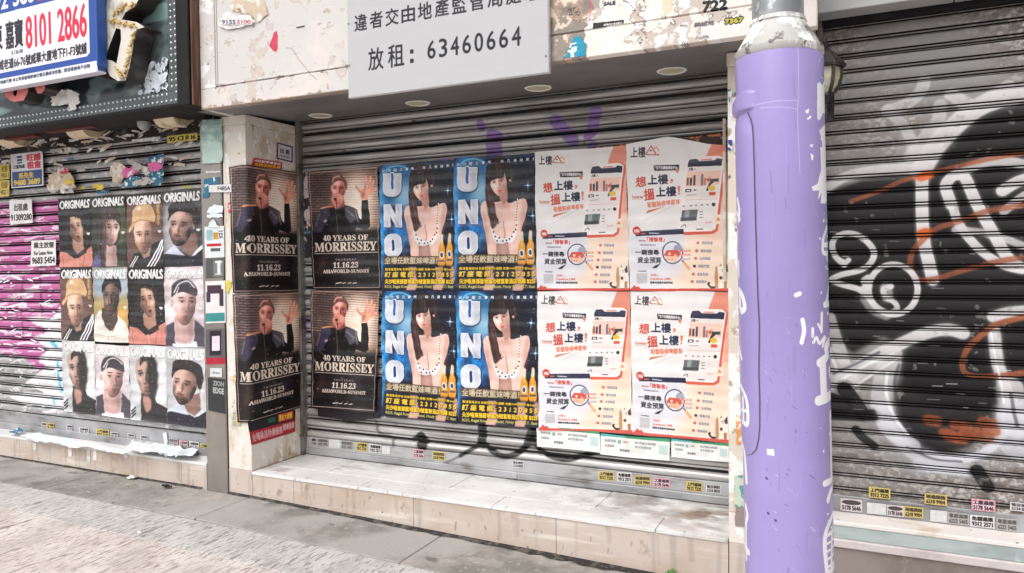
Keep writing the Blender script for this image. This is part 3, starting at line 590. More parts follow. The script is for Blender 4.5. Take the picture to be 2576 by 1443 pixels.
def originals():
    R = {}
    q = [(487, 365), (757, 343), (768, 915), (500, 915)]; c = ocv(q, (20, 19, 22))
    c.poly([(500, 790), (560, 800), (620, 850), (690, 800), (768, 740), (768, 915), (500, 915)], (222, 124, 104), 1, 2); c.poly([(600, 780), (700, 740), (720, 800), (640, 850)], (34, 26, 26), 1, 3)
    c.line([(520, 820), (530, 915)], 6, (180, 84, 70), .8, 3); c.line([(700, 820), (690, 915)], 8, (176, 84, 70), .8, 4); c.line([(640, 850), (650, 915)], 8, (240, 160, 140), .8, 4)
    c.ell(620, 590, 92, 165, (24, 20, 22), -10); c.poly([(600, 690), (690, 660), (700, 770), (640, 810), (605, 770)], (168, 116, 92), 1, 3)
    face(c, 628, 600, 66, 118, -14, (212, 162, 134), (138, 86, 66), (22, 16, 16), (190, 96, 88), side=-1, opn=1, look=.05, line=-.74)
    c.strands([(562, 500), (578, 470)], [(540, 770), (572, 745)], 34, 5, [(22, 18, 20), (58, 46, 44), (12, 10, 12)], 12, 1); c.strands([(660, 450), (700, 520)], [(690, 640), (735, 720)], 30, 5, [(22, 18, 20), (48, 38, 38)], 10, 2); oti(c, q); R['girl_a'] = (fin(c, 'portrait_print_tilted_head'))
    q = [(757, 343), (1050, 325), (1062, 915), (768, 915)]; c = ocv(q, (36, 40, 30)); c.noise(.7, 6, 3); c.ell(1010, 560, 60, 200, (84, 104, 58), 0, .8, 40); c.ell(800, 620, 40, 120, (60, 76, 50), 0, .7, 30)
    c.poly([(768, 880), (790, 820), (850, 800), (880, 915), (768, 915)], (92, 78, 138), 1, 3); c.ell(900, 600, 98, 190, (52, 38, 38), -6, 1, 2); c.poly([(820, 700), (880, 720), (890, 910), (840, 910)], (56, 42, 44), 1, 3)
    c.poly([(870, 730), (970, 740), (975, 915), (880, 915)], (196, 150, 142), 1, 4); c.ell(950, 830, 18, 80, (150, 104, 98), 0, .6, 10)
    face(c, 925, 610, 74, 138, 4, (226, 184, 174), (172, 122, 114), (54, 38, 38), (176, 98, 98), side=-1, look=.15, line=-.55)
    c.poly([(830, 600), (850, 490), (900, 435), (970, 450), (1000, 540), (985, 560), (960, 520), (930, 530), (890, 530), (862, 540), (850, 640)], (60, 46, 46), 1, 2, True); c.ell(846, 700, 7, 13, (200, 160, 150)); c.strands([(850, 450), (960, 430)], [(850, 600), (985, 540)], 50, 5, [(92, 70, 66), (54, 40, 40), (34, 26, 28)], 8, 3); c.strands([(840, 500), (870, 480)], [(815, 860), (890, 880)], 46, 6, [(92, 70, 66), (54, 40, 40), (34, 26, 28)], 10, 4); oti(c, q); R['girl_b'] = fin(c, 'portrait_print_fringe')
    q = [(1050, 325), (1350, 305), (1358, 915), (1062, 915)]; c = ocv(q, (112, 72, 62)); c.poly([(1050, 325), (1350, 305), (1352, 380), (1052, 400)], (24, 22, 24), 1, 6); c.line([(1312, 380), (1316, 560)], 26, (206, 150, 70), .9, 8)
    for k in range(9): c.line([(1062, 440+k*52), (1358, 436+k*52)], 4, (84, 52, 46), .7, 3)
    c.poly([(1065, 915), (1120, 810), (1190, 780), (1290, 720), (1350, 690), (1358, 915)], (34, 34, 38), 1, 2)
    for dx in (0, 26, 52): c.line([(1225+dx, 915), (1290+dx*.9, 800), (1345+dx*.4, 700)], 11, (232, 230, 232), 1, 2)
    for dx in (0, 18): c.line([(1080+dx, 915), (1130+dx, 830)], 8, (226, 224, 226), 1, 2)
    c.poly([(1150, 720), (1250, 740), (1240, 830), (1190, 850)], (176, 124, 100), 1, 4)
    face(c, 1188, 670, 76, 140, -4, (222, 174, 146), (150, 98, 76), (24, 18, 18), (196, 116, 108), side=1, look=.05)
    c.poly([(1100, 560), (1104, 470), (1150, 405), (1210, 395), (1270, 440), (1290, 540), (1255, 552), (1180, 540), (1120, 575), (1080, 635), (1072, 600)], (222, 170, 112), 1, 1, True)
    c.line([(1110, 560), (1180, 536), (1270, 548)], 8, (160, 110, 66), .9, 4); c.line([(1180, 410), (1160, 530)], 4, (184, 134, 84), .8, 2); c.ell(1160, 440, 16, 16, (244, 226, 204), 0, .9); c.ell(1240, 470, 30, 60, (190, 138, 84), 0, .6, 16); oti(c, q); R['cap'] = fin(c, 'portrait_print_cap')
    for nm, bgc in (('beard_dark', (62, 60, 64)), ('beard_light', (196, 196, 200))):
        q = [(1350, 305), (1640, 290), (1650, 915), (1358, 915)]; c = ocv(q, bgc)
        c.poly([(1358, 420), (1500, 420), (1480, 760), (1358, 810)], (190, 190, 196), 1, 26)
        c.poly([(1358, 820), (1430, 780), (1560, 840), (1650, 780), (1650, 915), (1358, 915)], (26, 26, 40), 1, 2); c.poly([(1362, 808), (1430, 740), (1500, 810), (1516, 826)], (206, 216, 238), 1, 2); c.poly([(1560, 830), (1640, 740), (1650, 770), (1590, 826)], (214, 222, 240), 1, 2)
        c.poly([(1470, 700), (1600, 640), (1610, 770), (1560, 830), (1500, 800)], (132, 92, 80), 1, 4); c.ell(1590, 570, 24, 42, (190, 140, 124), 8, 1, 3)
        face(c, 1484, 600, 98, 148, 8, (206, 158, 142), (116, 76, 66), (36, 28, 28), (168, 92, 88), side=1, beard=(64, 46, 42), look=-.2, line=-.80)
        c.poly([(1395, 500), (1400, 425), (1450, 395), (1540, 395), (1610, 430), (1630, 520), (1600, 620), (1575, 560), (1560, 480), (1480, 462), (1430, 470)], (40, 32, 34), 1, 2, True); oti(c, q); R[nm] = fin(c, 'portrait_print_'+nm)
    q = [(775, 917), (1065, 917), (1080, 1530), (785, 1510)]; c = ocv(q, (184, 156, 86)); c.poly([(775, 917), (1065, 917), (1070, 1150), (780, 1150)], (146, 174, 206), 1, 30); c.ell(1030, 1330, 50, 120, (226, 160, 70), 0, .9, 20)
    c.poly([(786, 1520), (780, 1330), (830, 1260), (850, 1270), (870, 1380), (940, 1440), (970, 1360), (975, 1290), (1040, 1360), (1080, 1420), (1080, 1530)], (228, 222, 208), 1, 1); c.line([(900, 1460), (905, 1530)], 6, (190, 176, 150), .9, 3); c.line([(790, 1450), (880, 1470), (960, 1470), (1060, 1440)], 5, (196, 180, 150), .8, 3)
    c.poly([(848, 1240), (980, 1240), (985, 1330), (950, 1410), (915, 1430), (880, 1390), (850, 1330)], (74, 52, 46), 1, 3)
    face(c, 928, 1160, 76, 142, 2, (112, 82, 72), (52, 36, 34), (20, 16, 18), (140, 96, 88), side=1, look=-.12, lit=(170, 134, 120), line=-.78)
    c.poly([(860, 1120), (870, 1040), (930, 1000), (990, 1030), (1010, 1120), (985, 1080), (930, 1045), (885, 1070)], (24, 20, 22), 1, 3, True); oti(c, q); R['cream'] = fin(c, 'portrait_print_cream_shirt')
    q = [(1365, 917), (1655, 917), (1660, 1572), (1385, 1560)]; c = ocv(q, (224, 206, 212)); c.noise(.15, 9, 12)
    c.poly([(1385, 1560), (1385, 1400), (1440, 1370), (1450, 1560)], (66, 60, 74), 1, 3); c.poly([(1580, 1560), (1590, 1350), (1660, 1420), (1660, 1570)], (70, 64, 80), 1, 3); c.poly([(1430, 1540), (1520, 1550), (1600, 1520), (1606, 1572), (1430, 1560)], (244, 242, 244), 1, 2)
    c.poly([(1445, 1330), (1585, 1330), (1575, 1510), (1520, 1540), (1450, 1520)], (206, 158, 150), 1, 4); c.ell(1560, 1420, 18, 90, (164, 114, 108), 0, .6, 12); c.ell(1424, 1220, 14, 34, (214, 160, 152), 0, 1, 2)
    face(c, 1518, 1225, 88, 170, 2, (230, 184, 176), (176, 124, 118), (46, 36, 38), (190, 104, 100), side=1, look=.12)
    c.poly([(1420, 1170), (1425, 1080), (1470, 1030), (1540, 1025), (1600, 1080), (1610, 1160), (1560, 1150), (1500, 1130), (1450, 1150)], (58, 52, 60), 1, 2, True); c.line([(1440, 1130), (1480, 1060), (1540, 1040), (1590, 1090)], 10, (226, 222, 228), .9, 4); c.line([(1455, 1150), (1475, 1090)], 8, (230, 226, 230), .9, 3); oti(c, q); R['band'] = fin(c, 'portrait_print_headband')
    q = [(515, 275), (790, 295), (795, 875), (530, 830)]; c = ocv(q, (206, 210, 211)); c.ell(745, 600, 40, 200, (226, 228, 228), 0, .8, 20)
    c.poly([(534, 830), (545, 740), (600, 720), (610, 840)], (176, 180, 184), 1, 3)
    for k in range(3): c.line([(535, 770+k*22), (560, 745+k*22)], 9, (30, 30, 34), 1, 2)
    c.poly([(600, 840), (600, 640), (650, 660), (700, 680), (720, 720), (800, 770), (800, 880)], (34, 32, 34), 1, 2, False); c.poly([(610, 660), (680, 680), (670, 770), (640, 790), (618, 740)], (186, 128, 108), 1, 6)
    face(c, 640, 515, 80, 150, -5, (190, 152, 136), (56, 46, 44), (30, 26, 26), (150, 92, 84), side=1, look=-.12)
    c.poly([(655, 365), (700, 380), (722, 450), (724, 600), (700, 690), (665, 690), (655, 600), (650, 480)], (36, 32, 34), .96, 7, True); c.poly([(590, 440), (600, 375), (640, 360), (700, 375), (660, 400), (620, 410)], (44, 38, 38), 1, 3, True); oti(c, q); R['shadow'] = fin(c, 'portrait_print_half_shadow')
    return R
def art_sign():
    k = 360; c = Cv(int(1.215*k), int(.80*k), [(0, 0), (1215, 0), (1215, 800), (0, 800)], (190, 190, 192))
    t = (30, 28, 36)
    for i, ch in enumerate('違者交由地產監管局處理'):   # millimetres from the upper left corner
        x = 48+i*104.5; c.text(ch, (x, 348, x+84, 438), t, 1, .4)
    c.text('放', (138, 546, 238, 666), t, 1, .6); c.text('租', (270, 546, 372, 666), t, 1, .6); c.poly([(412, 586), (434, 586), (434, 608), (412, 608)], t); c.poly([(412, 636), (434, 636), (434, 658), (412, 658)], t)
    for i, ch in enumerate('63460664'):
        x = 522+i*71; c.text(ch, (x, 556, x+48, 650), t, 1, .4)
    return c.image('to_let_signboard_print')
def art_banner():
    # metres*1000 from the lower left corner; face 1.40 wide, .74 high
    c = Cv(560, 296, [(0, 0), (1400, 0), (1400, 740), (0, 740)], (38, 78, 160))
    Y = lambda z: 740-(z-2.763)*1000; X = lambda x: (x+2.13)*1000
    c.poly([(0, Y(3.27)), (X(-.80)-25, Y(3.27)), (X(-.80), Y(3.24)), (X(-.80), Y(2.885)), (X(-.80)-30, Y(2.865)), (0, Y(2.865))], (238, 238, 242))
    c.poly([(0, Y(2.827)), (1400, Y(2.827)), (1400, 740), (0, 740)], (232, 232, 238))
    c.text('8101 2866', (X(-1.44), Y(3.205), X(-.825), Y(2.995)), (222, 36, 72), 1, 5)
    c.text('2892 3838', (X(-1.95), Y(3.42), X(-1.25), Y(3.30)), (240, 240, 246), 1, 4); c.text('嘉寶', (X(-1.66), Y(3.205), X(-1.475), Y(3.02)), (34, 30, 40), 1, 4); c.text('陳', (X(-1.85), Y(3.205), X(-1.70), Y(3.02)), (34, 30, 40), 1, 4)
    c.text('E-136108', (X(-1.60), Y(3.0), X(-1.48), Y(2.975)), (50, 46, 60), 1, 1)
    c.text('運威老道66-76號威華大廈地下F1-F3號舖', (X(-1.80), Y(2.955), X(-.83), Y(2.885)), (34, 30, 40), 1, 2)
    c.text('持牌地產代理 本公司保留條款修訂權及最終決定權，歡迎查詢商戶出租', (X(-1.80), Y(2.815), X(-.80), Y(2.79)), (50, 50, 80), 1, .5)
    c.text('廣告日期：16-09-2023', (X(-1.55), Y(3.275), X(-1.36), Y(3.245)), (232, 232, 240), 1, 1)
    c.poly([(X(-1.30), Y(3.29)), (X(-1.12), Y(3.29)), (X(-1.12), Y(3.40)), (X(-1.30), Y(3.40))], (206, 40, 70))
    return c.image('letting_banner_print')
def art_small(nm, w, h, bgc, lines, border=None, noise=.08):
    c = Cv(w, h, None, bgc)
    if border:
        for a, b in (((3, 3), (w-3, 3)), ((w-3, 3), (w-3, h-3)), ((w-3, h-3), (3, h-3)), ((3, h-3), (3, 3))): c.line([a, b], border[1], border[0])
    for (s, b, col, bd) in lines:
        if s is None: c.poly([(b[0]*w, b[1]*h), (b[2]*w, b[1]*h), (b[2]*w, b[3]*h), (b[0]*w, b[3]*h)], col)
        else: c.text(s, (b[0]*w, b[1]*h, b[2]*w, b[3]*h), col, 1, bd)
    c.noise(noise, 4, len(nm)); return c.image(nm)
# ------------------------------------------------------------------ spray paint laid on the shutters and the pole (world-anchored)
def wall_cv(x0, x1, z0, z1, ppm, y, mpp=.0017):
    c = Cv(int((x1-x0)*ppm), int((z1-z0)*ppm), None, (128, 128, 128), 0.0, S=1)
    def fn(px, py):
        X, Z = on_y(px, py, y); return ((X-x0)*ppm, (z1-Z)*ppm)
    c.fn = fn; c.k = ppm*mpp; return c       # mpp: metres per photograph pixel on that wall
def ws(c, f, P, wd, col, a=1, soft=6, tex=0, seed=0):    # stroke given in crop coordinates: sharp core with a little overspray
    c.line([f(*p) for p in P], wd*1.25, col, a*.35, soft*1.2, True, tex, seed); c.line([f(*p) for p in P], wd*.95, col, a, max(2, soft*.45), True, tex*.6, seed)
def wp(c, f, P, col, a=1, bl=0, sm=False): c.poly([f(*p) for p in P], col, a, bl, sm)

def paint_right():
    y = .152; c = wall_cv(3.3, 4.9, .3, 2.7, 480, y)
    A = zc(3200, 0, 1.804); B = zc(3200, 800, 1.804); C = zc(3200, 1600, 2.255); w = (206, 203, 204); bk = (20, 18, 20); og = (150, 84, 56)
    wp(c, A, [(1900, 560), (1443, 690), (1180, 750), (1000, 880), (870, 1050), (780, 1215), (640, 1235), (300, 1262), (50, 1345), (-300, 1500), (-300, 2420), (60, 2440), (250, 2500), (450, 2380), (560, 2440), (560, 2600), (640, 2740), (760, 2830), (900, 2880), (1100, 2900), (1400, 2800), (1900, 2700)], bk, .97, 6)
    wp(c, B, [(1250, 1000), (1360, 1443), (1800, 1500), (1800, 1100)], (30, 28, 30), .9, 10)
    for P, wd, a in (([(740, 570), (715, 640), (620, 730), (480, 780)], 34, .75), ([(480, 770), (600, 900), (650, 1000), (690, 1110)], 30, .6), ([(850, 740), (835, 850), (740, 970), (640, 1100)], 34, .7), ([(930, 665), (1040, 735)], 36, .85), ([(1330, 600), (1190, 690)], 30, .8), ([(1800, 560), (1443, 655), (1250, 700), (1080, 780), (920, 920), (800, 1060), (715, 1205)], 52, .95), ([(-200, 1500), (50, 1325), (200, 1240), (450, 1195), (700, 1192)], 30, .9), ([(620, 1000), (600, 1100)], 50, .4)):
        ws(c, A, P, wd, w, a, 14, .25, int(wd))
    ws(c, A, [(725, 1200), (722, 1443), (735, 1690), (770, 1850), (800, 1975)], 31, w, 1, 5, .15, 3)
    ws(c, A, [(930, 1443), (890, 1320), (920, 1260), (970, 1235), (1030, 1260), (1100, 1420), (1200, 1600), (1330, 1820), (1430, 1890)], 28, w, 1, 6, .15, 4)
    ws(c, A, [(935, 1443), (990, 1590), (1130, 1760), (1300, 1870), (1430, 1900)], 22, w, .95, 6, .15, 5)
    ws(c, A, [(960, 1620), (1150, 1640), (1300, 1680), (1500, 1760)], 20, w, .8, 12, .3, 6); ws(c, A, [(1000, 1215), (1150, 1150), (1300, 1135), (1500, 1170)], 26, w, .85, 12, .25, 7)
    ws(c, A, [(1290, 1345), (1400, 1280), (1550, 1240)], 30, w, .95, 7); ws(c, A, [(1300, 1490), (1443, 1380), (1600, 1330)], 22, w, .8, 8)
    for P, wd, a in (([(220, 1420), (420, 1350), (600, 1270), (900, 1190), (1200, 1120), (1500, 1070)], 17, .9), ([(1500, 1440), (1200, 1485), (1000, 1555), (830, 1610), (740, 1680), (660, 1770), (640, 1870), (690, 1965), (820, 1965), (1050, 1895), (1300, 1835), (1500, 1810)], 20, .85), ([(1500, 2220), (1250, 2285), (1150, 2355), (1050, 2450), (1010, 2540), (1020, 2620), (1100, 2650), (1250, 2650), (1500, 2620)], 20, .8)):
        ws(c, A, P, wd*.72, og, a*.85, 7, .5, wd)
    ws(c, A, [(715, 1250), (770, 1235)], 22, (206, 92, 40), .8, 8); ws(c, A, [(720, 1650), (750, 1640)], 26, (206, 92, 40), .8, 8)
    # loops of the tag
    for P, wd in (([(175, 425), (110, 360), (90, 290), (110, 235), (180, 203), (270, 215), (350, 275), (385, 340), (360, 410), (290, 460), (150, 495), (85, 530), (150, 560), (260, 590), (320, 620)], 16), ([(150, 395), (185, 405), (205, 390)], 14), ([(345, 520), (320, 540), (340, 570), (310, 600)], 22)): ws(c, B, P, wd, w, .95, 5, .15, wd)
    t = [i*math.pi/9 for i in range(19)]; ws(c, B, [(520+172*math.cos(a), 597+178*math.sin(a)) for a in t], 15, w, .95, 4)
    ws(c, B, [(505, 575), (450, 600), (470, 650), (530, 690), (545, 735), (480, 758), (400, 715), (330, 640), (300, 600)], 14, w, .9, 5); ws(c, B, [(470, 585), (480, 650)], 30, w, .6, 14); ws(c, B, [(320, 660), (380, 740), (470, 780)], 26, w, .5, 14)
    # large letter below
    for P, wd, a in (([(70, 800), (110, 930), (170, 1090)], 34, .75), ([(60, 1130), (100, 1180), (140, 1260)], 110, .75), ([(150, 1240), (350, 1090), (560, 985), (750, 905), (900, 880), (1010, 905)], 34, .95), ([(200, 1280), (380, 1160), (520, 1040)], 24, .7), ([(1225, 790), (1330, 760), (1500, 745)], 30, .95), ([(500, 1060), (480, 1180), (450, 1300), (450, 1440), (500, 1560), (600, 1640)], 62, .75), ([(1230, 890), (1250, 1080), (1290, 1230), (1340, 1400)], 30, .95), ([(1340, 1300), (1360, 1443), (1390, 1560)], 66, .8)):
        ws(c, B, P, wd, w, a, 12, .2, wd)
    for P, wd, a in (([(560, 0), (640, 120), (760, 260), (900, 370), (1050, 420)], 70, .55), ([(1620, 200), (1560, 300), (1430, 390), (1250, 440), (1080, 430)], 22, .9), ([(880, 480), (1050, 510), (1300, 540)], 36, .75), ([(1700, 60), (1730, 180), (1760, 300)], 90, .65), ([(620, 400), (760, 470), (900, 510)], 50, .3), ([(1700, 400), (1500, 460)], 60, .3)):
        ws(c, C, P, wd, (206, 206, 212), a, 16, .3, wd)
    for P, wd in (([(220, -180), (300, -80), (380, 40)], 40), ([(100, 40), (300, 50), (470, 50)], 34), ([(320, 175), (380, 245), (480, 320)], 24), ([(1390, 540), (1480, 680)], 34), ([(100, -60), (180, -30)], 60)): ws(c, C, P, wd, (22, 20, 22), .92, 8)
    pass
    wp(c, B, [(890+365*math.cos(i*.314), 1375+395*math.sin(i*.314)) for i in range(20)], (24, 22, 24), .97, 8)
    for P, wd in (([(560, 0), (600, 90), (700, 230), (820, 320)], 40), ([(1600, 20), (1590, 150), (1560, 270), (1450, 370), (1300, 430), (1100, 425), (950, 380)], 20)): ws(c, C, P, wd, (206, 206, 212), .7, 14, .2, wd)
    ws(c, B, [(1500, 2220-1443), (1250, 842), (1150, 912), (1050, 1007), (1010, 1097), (1020, 1177), (1100, 1207), (1250, 1207), (1500, 1177)], 14, og, .75, 7, .5, 3)
    for X, Y, wd in ((1000, 90, 30), (1230, 130, 26), (1480, 110, 30), (1520, 180, 24), (1180, 235, 30), (1130, 200, 24), (1450, 230, 32), (1300, 215, 24), (1350, 150, 20), (1250, 260, 22)): ws(c, C, [(X-40, Y), (X+30, Y+12)], wd, (160, 84, 54), .75, 10, .7, X)
    for P, wd, a in (([(60, 1010), (90, 1080), (130, 1180)], 8, .8), ([(160, 1230), (330, 1130), (520, 1050)], 7, .8), ([(240, 1290), (400, 1180), (560, 1080)], 6, .6), ([(480, 1180), (470, 1320), (520, 1480), (620, 1620)], 8, .8), ([(1210, 900), (1240, 1080), (1280, 1260), (1300, 1400)], 5, .7)): ws(c, B, P, wd, (228, 228, 230), a, 2)
    for P, wd in (([(560, 1130), (530, 1240), (545, 1380), (600, 1520), (700, 1640)], 7), ([(100, 1190), (260, 1120), (420, 1040)], 7), ([(620, 1710), (800, 1790), (1000, 1810)], 6), ([(1350, 1330), (1370, 1460), (1395, 1560)], 8)): ws(c, B, P, wd, (60, 60, 68), .5, 5)
    wp(c, C, [(980, 480), (1180, 500), (1310, 530), (1290, 568), (1000, 540), (880, 500)], (222, 224, 230), .9, 2)
    for i in range(36):      # drips and paint broken on the slat edges
        rg = random.Random(i); X = rg.uniform(60, 1400); Y = rg.uniform(0, 1700); ws(c, B, [(X, Y), (X+rg.uniform(20, 90), Y+2)], 2.2, (196, 194, 196), rg.uniform(.3, .8), 1)
    m = fnoise(c.h, c.w, 60, 4, 4); c.a *= np.clip((m-.16)*10, .6, 1); return c.image('graffiti_black_white_orange')
def paint_centre():
    c = wall_cv(-.1, 3.15, .15, 2.6, 300, .52, .0022); pu = (146, 116, 184)
    for P, wd in (([(1207, 310), (1212, 322)], 26), ([(1241, 350), (1243, 395)], 56), ([(1236, 340), (1250, 345)], 40), ([(1396, 303), (1440, 352)], 40), ([(1498, 280), (1488, 330)], 38), ([(1490, 330), (1478, 345)], 26), ([(1490, 370), (1500, 395), (1520, 400)], 36), ([(1400, 400), (1440, 396)], 40), ([(1100, 405), (1140, 402)], 12), ([(770, 800), (764, 960), (772, 1015)], 16), ([(952, 985), (952, 1020)], 14)): c.line(P, wd*.9, pu, .95, 3)
    c.line([(1238, 362), (1250, 360)], 9, (130, 130, 132), .9, 3)
    bk = (26, 26, 30)
    for P, wd, a in (([(1216, 1060), (1212, 1110), (1160, 1145)], 9, .8), ([(1214, 1065), (1212, 1115)], 20, .85), ([(1212, 1110), (1250, 1142), (1290, 1145), (1325, 1120), (1345, 1085)], 12, .9), ([(1345, 1075), (1330, 1110)], 22, .8), ([(1340, 1110), (1370, 1140), (1420, 1155), (1470, 1145), (1520, 1130)], 11, .9), ([(1040, 1105), (1060, 1095), (1076, 1110)], 10, .8), ([(1060, 1100), (1062, 1120)], 24, .85), ([(945, 1060), (955, 1090), (985, 1100), (990, 1120)], 8, .6), ([(1120, 1165), (1170, 1140), (1205, 1112)], 5, .6), ([(1060, 1122), (1080, 1150)], 30, .25)): c.line(P, wd*1.5, bk, min(1, a*1.15), 5, True, .1, wd)
    return c.image('spray_purple_and_black')
def paint_left():
    y = .15; c = wall_cv(-3.4, -.40, .1, 2.6, 330, y, .0027); rg = random.Random(4)
    # magenta field
    wp(c, lambda x, y: (x, y), [(-80, 508), (60, 512), (150, 500), (156, 660), (152, 800), (110, 870), (130, 905), (96, 940), (60, 900), (-80, 880)], (200, 92, 160), .92, 3)
    for i in range(150):
        X = rg.uniform(-60, 150); Y = rg.uniform(512, 860); c.line([(X-rg.uniform(6, 30), Y+1), (X, Y), (X+rg.uniform(6, 30), Y-1)], rg.uniform(2, 5), rg.choice([(226, 206, 220), (232, 228, 230), (150, 60, 120), (214, 150, 192)]), rg.uniform(.4, .9), 1)
    c.line([(108, 590), (100, 700), (104, 800), (110, 900)], 9, (70, 26, 66), .7, 5); c.line([(60, 690), (50, 760), (58, 860)], 8, (110, 40, 90), .6, 5); c.line([(30, 620), (100, 600), (150, 640)], 5, (80, 30, 70), .5, 4)
    # white paper left where bills were scraped off
    W = (240, 239, 240)
    wp(c, lambda x, y: (x, y), [(150, 770), (162, 900), (168, 1034), (60, 1020), (20, 1000), (60, 985), (110, 990), (60, 965), (90, 940), (126, 930), (90, 905), (120, 880), (80, 850), (120, 836), (60, 800), (100, 795), (130, 800)], W, .95, 2)
    for i in range(300):
        X = rg.uniform(-60, 165); Y = rg.uniform(520, 1045); L = rg.uniform(6, 42); t = rg.uniform(2, 9); sl = rg.uniform(-.5, .45)
        c.line([(X-L/2, Y-L/2*sl), (X, Y+rg.uniform(-3, 3)), (X+L/2, Y+L/2*sl)], t, rg.choice([W, W, (226, 214, 222), (214, 200, 206)]), rg.uniform(.55, .98), 1)
    for P, wd in (([(143, 910), (146, 950), (152, 985)], 12), ([(125, 860), (140, 872)], 12), ([(128, 1000), (136, 1015)], 8)): c.line(P, wd, (92, 190, 226), .95, 1)
    # scraps and glue over the upper slats
    for i in range(330):
        X = rg.uniform(-60, 520); Y = rg.uniform(350, 505); L = rg.uniform(4, 30); t = rg.uniform(2, 7)
        if rg.random() < .45: Y = 340+abs(rg.gauss(0, 34))
        col = rg.choice([(222, 218, 214), (206, 198, 190), (232, 230, 228), (190, 176, 168), (214, 196, 192), (150, 140, 136)])
        sl = rg.uniform(-.35, .1); c.line([(X-L/2, Y-L/2*sl), (X, Y+rg.uniform(-2, 2)), (X+L/2, Y+L/2*sl)], t, col, rg.uniform(.5, .95), 1)
    for X, Y, wd, col in ((175, 400, 8, (60, 110, 160)), (390, 402, 10, (30, 90, 120)), (60, 380, 14, (210, 190, 70)), (240, 470, 16, (214, 190, 60)), (252, 484, 10, (70, 150, 190)), (202, 474, 10, (214, 190, 90)), (465, 470, 9, (210, 190, 60)), (445, 385, 8, (200, 60, 80)), (12, 470, 26, (206, 192, 110)), (8, 430, 20, (206, 186, 80))): c.line([(X-6, Y+1), (X+8, Y-1)], wd, col, .9, 1)
    for i in range(260):
        X = rg.uniform(-60, 520); Y = 1055+X*.125+rg.uniform(-18, 22); c.line([(X-8, Y-1), (X+rg.uniform(2, 14), Y+1)], rg.uniform(2, 6), rg.choice([(226, 226, 228), (206, 204, 200), (160, 140, 120)]), .85, 1)
    return c.image('scraped_bills_and_magenta_paint')

